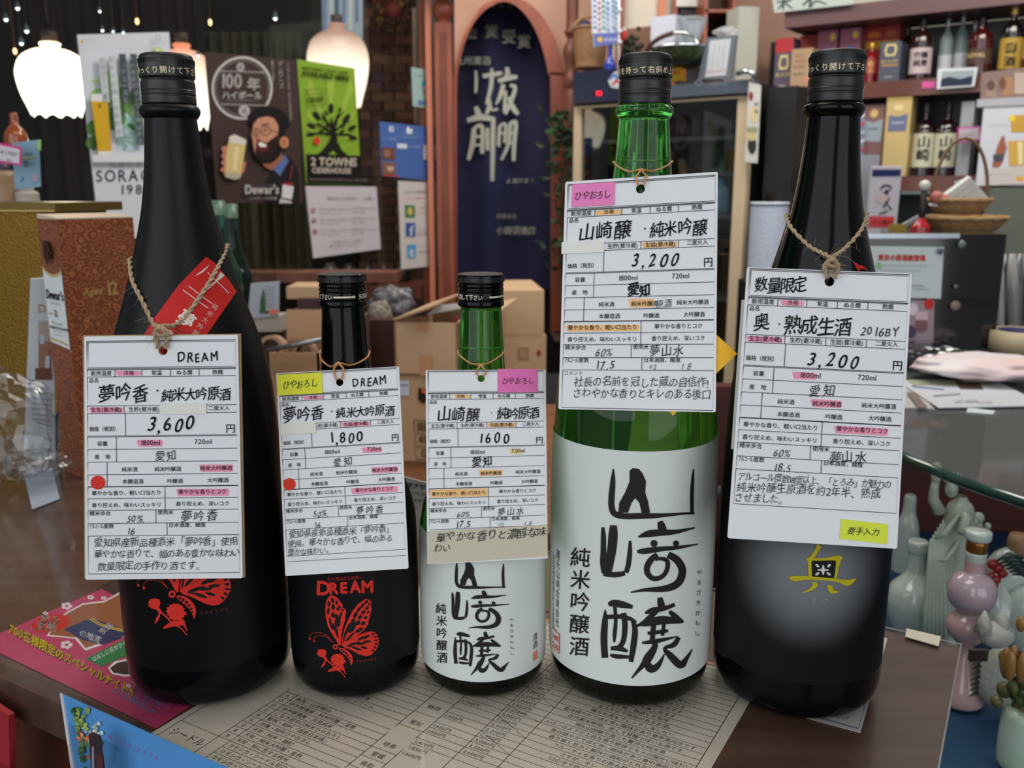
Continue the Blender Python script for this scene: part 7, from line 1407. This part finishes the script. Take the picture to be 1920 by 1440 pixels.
c = aty(1734, 348, 1.75); t = thing('knob_lamp', 'small white ball on a dark stem left of the handled basket', 'ornament', tuple(c)); mb = MB(); mb.ball(c, .0105, pn((196, 196, 192), .3), 16, 10); mb.build('ball', t); mb = MB(); mb.tube([c, c - Vector((0, 0, .085))], .006, m_dark, 10); mb.build('stem', t)
c = aty(1727, 415, 1.72); t = thing('red_stand', 'small glossy red cone stand beside the straw baskets', 'stand', tuple(c)); mb = MB(); mb.lathe(cr([(.017, -.022), (.017, -.010), (.011, -.002), (.006, .006)], 3), mat('red_gloss', (160, 18, 26), .2, coat=.5), c, 24); mb.build('cone', t); A = Art(); A.text('ミ', 1718, 423, 9, (230, 200, 200)); A.bake(lambda x, y, l=0: aty(x, y, 1.699), 'mark', t)
mb = MB(); mb.quadslab([aty(1672, 420, 1.7), aty(1700, 420, 1.7), aty(1700, 432, 1.7), aty(1670, 432, 1.7)], .01, pn((150, 120, 40))); tag(mb.build('brass_clip', origin=aty(1685, 430, 1.7)), 'small dull brass clip below the brochure', 'clip')

# ------------------------------------------------------------------ round glass table top, black machine and papers on it
GZ = .02; gc = Vector((1.0, 1.1, 0)); GR = .555
gt = thing('glass_table_top', 'thick round glass table top with green edge at the right', 'table', (gc.x, gc.y, GZ))
m_gl = mat('table_glass', (120, 124, 122), .06, alpha=.50, spec=.6); m_ge = mat('green_glass_edge', (26, 62, 52), .1, alpha=.95, coat=.5)
mb = MB(); mb.lathe([(.001, GZ), (GR, GZ)], m_gl, gc, 96, smooth=False); mb.build('pane', gt)
mb = MB(); mb.lathe(cr([(GR, GZ), (GR + .004, GZ - .003), (GR + .004, GZ - .009), (GR, GZ - .012)], 3), m_ge, gc, 96); mb.build('rim', gt)
MC = Plane((0, 1.50, 0), (-.06, 1, 0))
t, q = pbox('black_machine', 'glossy black machine front with a white card on the round table', 'machine', MC, 1600, 1872, 440, 718, .25, mat('black_gloss_panel', (12, 12, 14), .08, coat=.6), part='housing')
mb = MB(); q_ = vert_quad(MC, 1620, 1800, 438, 447, -.004); mb.quadslab(q_, .004, mat('steel_strip', (170, 180, 186), .25, .9)); mb.build('steel_strip', t)
def knob(x, y, r, m, nm='knob'):
    c = MC.at(x, y, .004); mb = MB(); P = [(0, .006), (r * .8, .005), (r, 0)]; n = 20; vs = []; fs = []
    for i in range(n):
        a = 2 * math.pi * i / n
        for rr, h in P: vs.append(c + Vector((math.cos(a) * rr, -h, math.sin(a) * rr)))
    for i in range(n):
        for k in range(2): j = (i + 1) % n; fs.append((i * 3 + k, j * 3 + k, j * 3 + k + 1, i * 3 + k + 1))
    mb.add(vs, fs, m, True); mb.build(nm, t)
knob(1791, 573, .009, mat('brown_knob', (130, 108, 100), .3)); knob(1803, 458, .007, mat('grey_knob', (96, 110, 112), .2)); knob(1791, 537, .0035, mat('grey_knob', (96, 110, 112), .2)); knob(1762, 470, .004, m_slate)
def a_dw(A): A.text('東京の居酒屋登場', 1646, 487, 12, (206, 74, 66), bold=.5, sx=.93, ang=1); [A.line([(1652, 497 + 9 * k), (1740 - (k * 13) % 40, 499 + 9 * k)], 1.6, (160, 172, 172)) for k in range(5)]; A.ell(1648, 498, 5, 6, (130, 180, 130)); A.line([(1712, 536), (1735, 537)], 1.4, (150, 156, 160)); A.line([(1712, 542), (1742, 543)], 1.4, (150, 156, 160))
pcard('notice_card', 'white card with red heading stuck on the black machine', 'card', MC, [(1626, 461), (1770, 463), (1764, 560), (1620, 556)], pn((190, 200, 200)), a_dw, lift=.006)
mb = MB(); mb.ball(MC.at(1763, 471, .012), .0055, m_slate, 14, 8, (1, .5, 1)); tag(mb.build('magnet', origin=MC.at(1763, 471, .012)), 'dark round magnet at the corner of the white card', 'magnet')
pcard('picture_card', 'colourful picture card with a red dot below the white card', 'card', MC, [(1700, 562), (1752, 564), (1750, 640), (1696, 650)], pn((150, 130, 140)), lambda A: [A.ell(1742, 570, 9, 10, (190, 40, 44)), A.ell(1712, 580, 10, 12, (206, 196, 200)), A.ell(1728, 610, 12, 14, (120, 84, 90)), A.ell(1708, 622, 10, 12, (74, 60, 84)), A.rect(1716, 584, 1740, 600, (196, 170, 176))], lift=.006)
# things lying on the glass
def flat(name, label, cat, px, m, z, th=.0015, art=None):
    t = thing(name, label, cat, tuple(onz(*px[0], z))); mb = MB(); mb.quadslab([onz(x, y, z) for x, y in px], th, m, Vector((0, 0, -1))); mb.build('sheet', t)
    if art: A = Art(); art(A); A.bake(lambda x, y, l=0: onz(x, y, z + .0004 + l), 'printed_artwork', t)
flat('magazine', 'magazine with brown photo and blue lines lying on the glass table', 'magazine', [(1680, 712), (1866, 712), (1960, 760), (1760, 764)], pn((186, 188, 194)), GZ + .004, art=lambda A: [A.poly([(1700, 712), (1855, 713), (1862, 722), (1712, 722)], (150, 156, 130)), A.poly([(1790, 714), (1836, 716), (1844, 730), (1800, 729)], (74, 58, 50)), A.line([(1710, 724), (1770, 730)], 1.6, (70, 90, 160)), A.line([(1750, 742), (1800, 738)], 2.5, (140, 144, 150)), A.text('LAC NIGHT', 1790, 755, 8, (110, 112, 120)), A.text('WALKER', 1830, 756, 7, (150, 150, 156)), A.poly([(1700, 735), (1716, 735), (1740, 764), (1722, 764)], (120, 100, 90))])
flat('paper', 'white leaflet at the left under the magazine on the glass table', 'paper', [(1660, 716), (1700, 714), (1752, 766), (1690, 764)], pn((170, 168, 166)), GZ + .002)
flat('photo_print', 'small reddish photo lying under the glass table edge papers', 'photo', [(1660, 768), (1790, 778), (1776, 800), (1660, 790)], pn((120, 76, 66)), GZ - .02, art=lambda A: [A.rect(1700, 774, 1745, 794, (150, 110, 96)), A.rect(1745, 778, 1760, 797, (170, 140, 130))])
flat('paper', 'pale slip at the front edge of the magazine', 'paper', [(1815, 764), (1866, 770), (1862, 776), (1812, 772)], pn((196, 204, 206)), GZ + .002)
crumple('plastic_bag', 'crumpled clear plastic bag beside the tall tag on the glass table', 'bag', onz(1735, 690, GZ) + Vector((0, 0, .026)), .075, .05, .020, clear('clear_bag_white', (216, 222, 226), 3.0, .12), 21, amp=.16)
crumple('paper_bag', 'crumpled white paper with faint red print on the glass table', 'paper', onz(1850, 715, GZ) + Vector((0, 0, .024)), .11, .07, .018, mat('tissue_white', (214, 210, 212), .7, noise=((218, 186, 182), 9, (1, 1, 1))), 22, amp=.20, smooth=True)
c = onz(1905, 682, GZ); c.z = .045; t = thing('masking_tape_roll', 'cream tape roll with navy core lying at the right edge', 'tape roll', tuple(c)); mb = MB(); mb.lathe([(.036, 0), (.050, 0), (.050, .034), (.036, .034)], mat('cream_tape', (186, 170, 136), .5), c, 40); mb.build('tape', t); mb = MB(); mb.lathe([(.036, .034), (.034, .034), (.034, 0), (.036, 0)], pn((28, 36, 96)), c, 40); mb.lathe([(.001, .004), (.034, .004)], pn((28, 36, 96)), c, 40); mb.build('core', t)
# umbrellas or sleeves hanging in plastic, grey panel at the right edge
upright('grey_panel', 1852, 2050, 1.95, 352, 480, .02, mat('grey_green_panel', (118, 122, 108), .6), label='grey green panel hanging at the right edge', cat='panel')
t = thing('umbrella_bundle', 'bundle of umbrellas in clear sleeves at the right edge', 'umbrellas', tuple(aty(1890, 690, 1.9)))
for i, (x, c_) in enumerate(((1858, (60, 62, 64)), (1872, (176, 176, 176)), (1884, (44, 44, 46)), (1898, (150, 150, 148)), (1912, (84, 86, 90)), (1926, (180, 180, 182)), (1940, (60, 60, 64)))):
    a = aty(x, 476, 1.85 + .02 * (i % 3)); b = aty(x - 6 + (i % 2) * 8, 720, 1.85); mb = MB(); mb.tube([a, a * .7 + b * .3, a * .3 + b * .7, b], .01, mat('sleeve_%d' % i, c_, .2, alpha=.9), 8, rs=[.007, .013, .010, .003]); mb.build('folded_umbrella', t)
# ------------------------------------------------------------------ display cabinet under the glass with porcelain bottles
m_cab = mat('cabinet_red_wood', (82, 24, 16), .5, noise=((62, 18, 12), 4, (1, 1, 5)))
cab = thing('display_cabinet', 'dark red wooden display cabinet under the round glass top', 'cabinet', (.9, 1.35, -.9))
for c_, s_, nm in (((.9, 1.42, -.45), (1.18, .03, .92), 'back_wall'), ((.9, 1.0, -.57), (1.1, .8, .66), 'base_block')): mb = MB(); mb.box(c_, s_, m_cab); mb.build(nm, cab)
cl = MB(); cl.quadslab([(.335, 1.40, -.232), (1.46, 1.40, -.232), (1.46, .58, -.232), (.335, .58, -.232)], .006, mat('blue_cloth', (6, 62, 96), .85, noise=((4, 48, 78), 6, (1, 1, 1))), Vector((0, 0, -1))); tag(cl.build('display_cloth', origin=(.8, 1, -.232)), 'deep blue cloth under the porcelain bottles', 'cloth')
FZ = -.231
def pz(px, yb): return onz(px, yb, FZ)
def figure(label, px, yb, parts, cat='bottle', name='porcelain_bottle', Y=None):
    """parts: (name, material, [(radius px, photo y)...])"""
    c = pz(px, yb) if Y is None else aty(px, yb, Y); t = thing(name, label, cat, tuple(c)); s = c.y * CP - (c.z - CAMZ) * SP
    for nm, m, P in parts:
        prof = [(max(r * s / F, .0005), aty(px, y, c.y).z - c.z) for r, y in P]; mb = MB(); mb.lathe(cr(prof, 5), m, c, 40); mb.build(nm, t)
    return t, c, s / F
m_wp = mat('white_porcelain', (186, 198, 190), .12, coat=.6); m_pp = mat('pink_porcelain', (190, 158, 158), .12, coat=.6); m_lilac = mat('lilac_porcelain', (176, 156, 166), .12, coat=.6); m_cream = mat('pale_green_porcelain', (170, 182, 166), .35, coat=.2)
figure('white porcelain flask bottle with flared lip beside the tall tag', 1705, 1188, [('body', m_wp, [(1, 1188), (26, 1186), (40, 1160), (46, 1135), (46, 1118), (40, 1100), (26, 1085), (17, 1072), (15, 1050), (15, 1034)]), ('lip', m_wp, [(15, 1036), (18, 1032), (18.5, 1018), (14, 1013), (1, 1013)])])
tg, cg, sg = figure('pink porcelain gourd bottle with white and gold collar', 1798, 1318, [('base', m_pp, [(1, 1318), (36, 1314), (40, 1296), (30, 1262), (20, 1235), (14, 1214), (16, 1205)]), ('lower_bulb', m_pp, [(16, 1206), (34, 1186), (36, 1165), (24, 1150), (20, 1146)]), ('upper_bulb', m_lilac, [(20, 1148), (38, 1128), (42, 1105), (34, 1085), (20, 1075), (17, 1070)]), ('neck', m_pp, [(17, 1072), (17, 1060), (17.5, 1048)]), ('white_collar', m_wp, [(17.5, 1050), (18, 1045), (18.5, 1036), (16.5, 1034)]), ('gold_ring', mat('gold_ring', (150, 104, 44), .25, .7), [(16.5, 1034), (18, 1032), (18, 1018), (17, 1014)]), ('stopper', m_wp, [(10, 1015), (21, 1011), (23, 1002), (20, 994), (1, 990)])])
# robed statue bottle with raised arm
m_st = m_cream; ts, cs, ss = figure('pale green robed statue bottle raising one arm', 1772, 1215, [('robe', m_st, [(1, 1215), (44, 1213), (42, 1150), (36, 1080), (30, 1020), (26, 975), (22, 950), (12, 938), (9, 930)])], name='statue_bottle', cat='statue')
def sp_(x, y, dy=0): return aty(x, y, cs.y + dy)
mb = MB(); mb.ball(sp_(1784, 918), 13 * ss, m_st, 18, 12, (.85, .9, 1.15)); mb.ball(sp_(1785, 922, -.009), 2 * ss, m_st, 8, 6); mb.build('head', ts)
mb = MB()
for k in range(7): a = math.radians(-60 + 20 * k); p = sp_(1785, 912); mb.tube([p, p + Vector((math.sin(a) * .016, 0, math.cos(a) * .014 + .004))], .0018, m_st, 6, rs=[.0022, .0006])
mb.build('crown', ts)
mb = MB(); mb.tube([sp_(1762, 960), sp_(1750, 935), sp_(1752, 915), sp_(1755, 900)], .01, m_st, 10, rs=[.0075, .006, .005, .004]); mb.build('raised_arm', ts); mb = MB(); mb.tube([sp_(1754, 912), sp_(1756, 886)], .004, m_st, 8, rs=[.003, .007]); mb.ball(sp_(1756, 880), .006, m_st, 10, 8, (1, 1, 1.5)); mb.build('torch', ts)
mb = MB(); mb.tube([sp_(1798, 955), sp_(1812, 975, -.02), sp_(1802, 1000, -.03)], .01, m_st, 10, rs=[.007, .006, .005]); mb.build('bent_arm', ts)
for k in range(11):
    j = k - 5; mb = MB(); mb.tube([sp_(1768 + j * 4.5, 975 + abs(j) * 7, -.013), sp_(1769 + j * 5.5, 1060, -.020 + abs(j) * .0012), sp_(1771 + j * 7, 1140, -.025 + abs(j) * .0018), sp_(1772 + j * 8, 1205, -.027 + abs(j) * .002)], .003, m_st, 6, rs=[.0010, .0028, .0034, .003]); mb.build('robe_fold', ts)
mb = MB(); mb.tube([sp_(1750, 1010, -.012), sp_(1772, 1000, -.02), sp_(1798, 965, -.014)], .003, m_st, 6, rs=[.002, .004, .002]); mb.tube([sp_(1748, 1050, -.014), sp_(1775, 1050, -.022), sp_(1804, 1005, -.016)], .003, m_st, 6, rs=[.002, .004, .002]); mb.build('sash_fold', ts)
c = aty(1822, 985, cs.y + .03); mb = MB()
for i in range(26): mb.ball(c + Vector((random.gauss(0, .006), random.gauss(0, .005), random.gauss(0, .006))), random.uniform(.004, .007), m_st, 8, 6)
mb.tube([c, Vector((c.x, c.y, FZ))], .006, m_st, 8); tag(mb.build('porcelain_flower', origin=(c.x, c.y, FZ)), 'pale green porcelain blossom on a stem behind the robed statue', 'ornament')
# rooster bottle
c = pz(1885, 1190); s = c.y / F; rt = thing('rooster_bottle', 'white porcelain rooster bottle with red comb and dark green tail strokes', 'rooster', tuple(c)); m_red = mat('comb_red', (140, 26, 28), .3)
mb = MB(); mb.ball(aty(1893, 1085, c.y), 58 * s, m_wp, 28, 18, (.95, .7, 1.15)); mb.build('body', rt)
mb = MB(); mb.ball(aty(1858, 1100, c.y - .03), 20 * s, m_wp, 18, 12, (1, .9, 1.1)); mb.tube([aty(1862, 1110, c.y - .03), aty(1878, 1160, c.y - .02), Vector((c.x, c.y, FZ))], .02, m_wp, 12, rs=[.014, .026, .034]); mb.build('head_and_neck', rt)
mb = MB()
for x, y, r in ((1862, 1058, 12), (1872, 1066, 12), (1880, 1076, 10), (1858, 1080, 9), (1868, 1088, 10)): mb.ball(aty(x, y, c.y - .045), r * s, m_red, 12, 8, (1, .5, .9))
mb.build('comb', rt); mb = MB(); mb.ball(aty(1866, 1098, c.y - .05), 8 * s, m_red, 12, 8, (.8, .5, 1)); mb.build('wattle', rt)
mb = MB()
for k in range(6): mb.tube([aty(1868 + 6 * k, 1052 + k * 5, c.y - .062 + .004 * k), aty(1892 + 5 * k, 1040 + k * 7, c.y - .066 + .002 * k), aty(1918 + 4 * k, 1046 + k * 9, c.y - .060)], .003, pn((40, 62, 58), .3), 6, rs=[.001, .0035, .002])
mb.build('tail_stroke', rt, kind='stuff'); mb = MB(); cc = aty(1912, 1020, c.y + .0); mb.lathe([(.0005, -.02), (.014, -.02), (.014, .004), (.012, .012), (.0005, .012)], mat('cork_cap', (150, 116, 84), .5), cc, 20); mb.lathe([(.016, -.034), (.016, -.018)], pn((40, 50, 80)), cc, 20); mb.build('stopper', rt)
figure('white rounded porcelain jar in front of the rooster at the right edge', 1922, 1215, [('body', m_wp, [(1, 1215), (30, 1212), (44, 1180), (46, 1145), (34, 1115), (12, 1100), (1, 1098)])])
# white animal figure and yellow flower pot
c = pz(1868, 1345); s = c.y / F; ct = thing('animal_figurine', 'white textured animal figurine right of the pink gourd bottle', 'figurine', tuple(c)); m_an = mat('bisque_white', (176, 178, 168), .6, bump=.8, bscale=140)
mb = MB(); mb.ball(aty(1872, 1270, c.y), 46 * s, m_an, 24, 16, (.9, .7, 1.45)); mb.build('body', ct); mb = MB(); mb.ball(aty(1868, 1190, c.y - .02), 32 * s, m_an, 20, 14, (1.1, .8, .85)); mb.build('head', ct)
for x, y in ((1848, 1166), (1880, 1164)): mb = MB(); p = aty(x, y, c.y - .02); mb.tube([p - Vector((0, 0, .01)), p + Vector((-.002, 0, .012))], .008, m_an, 8, rs=[.011, .001]); mb.build('ear', ct)
mb = MB()
for k in range(7): p = aty(1838 - k, 1238 + 10 * k, c.y - .04); mb.tube([p, p + Vector((-.010, -.004, -.002))], .002, pn((60, 70, 62)), 6, rs=[.0025, .0005])
mb.build('whisker_stroke', ct, kind='stuff'); mb = MB(); p = aty(1834, 1228, c.y - .04); mb.box(p, (.018, .004, .012), pn((60, 44, 40)), 0); mb.build('dark_nose', ct)
c = pz(1908, 1440); s = c.y / F; ft = thing('flower_figurine', 'porcelain yellow tulip on a pale green pot at the right edge', 'figurine', tuple(c)); m_yt = mat('tulip_yellow', (140, 104, 50), .35, coat=.3)
mb = MB(); mb.lathe(cr([(.001, 0), (38 * s, .002), (44 * s, .02), (42 * s, .05), (34 * s, .062), (.001, .064)], 4), mat('pot_green', (150, 190, 156), .3, coat=.4, noise=((190, 204, 190), 12, (1, 1, 1))), c, 36); mb.build('pot', ft)
zp = c.z + .06
mb = MB()
for i in range(34): mb.ball(Vector((c.x + random.gauss(0, .009), c.y + random.gauss(0, .009), zp + random.uniform(0, .055))), random.uniform(.005, .009), pn(random.choice(((84, 84, 40), (110, 110, 50), (60, 74, 40))), .4), 8, 6)
mb.build('leaf_cluster', ft, kind='stuff')
tc_ = aty(1903, 1245, c.y - .01)
for k in range(5): a = 2 * math.pi * k / 5; mb = MB(); mb.ball(tc_ + Vector((.008 * math.cos(a), .008 * math.sin(a), 0)), 17 * s, m_yt, 12, 10, (.62, .62, 1.9)); mb.build('petal', ft)
mb = MB(); mb.tube([tc_ - Vector((0, 0, .02)), Vector((c.x, c.y, zp))], .004, pn((84, 90, 40)), 8); mb.build('stem', ft)
mb = MB(); mb.ball(aty(1915, 1170, c.y + .03), 14 * s, m_yt, 12, 10, (.8, .8, 1.3)); mb.build('bud', ft)
figure('pale porcelain jug glimpsed between the tall tag and the statue', 1690, 1110, [('body', m_wp, [(1, 1110), (18, 1105), (24, 1060), (20, 990), (12, 960), (10, 930), (1, 928)])], Y=1.25)
mb = MB(); p = aty(1325, 920, 1.2); mb.tube([aty(1310, 918, 1.2), aty(1352, 922, 1.2)], .008, mat('steel_rod', (130, 136, 142), .3, .8), 10); tag(mb.build('metal_rail', origin=p), 'dull metal rail glimpsed between the tall green and black bottles', 'rail')
# floor, ceiling
mb = MB(); mb.quadslab([(-4, 7, -.9), (4, 7, -.9), (4, -3, -.9), (-4, -3, -.9)], .05, mat('floor_brown', (70, 44, 34), .5, noise=((56, 34, 26), 3, (1, 6, 1))), Vector((0, 0, -1))); mb.build('floor', kind='structure')
bpy.data.objects.remove(_fo)
for o in bpy.data.objects:
    if '_off' in o: del o['_off']
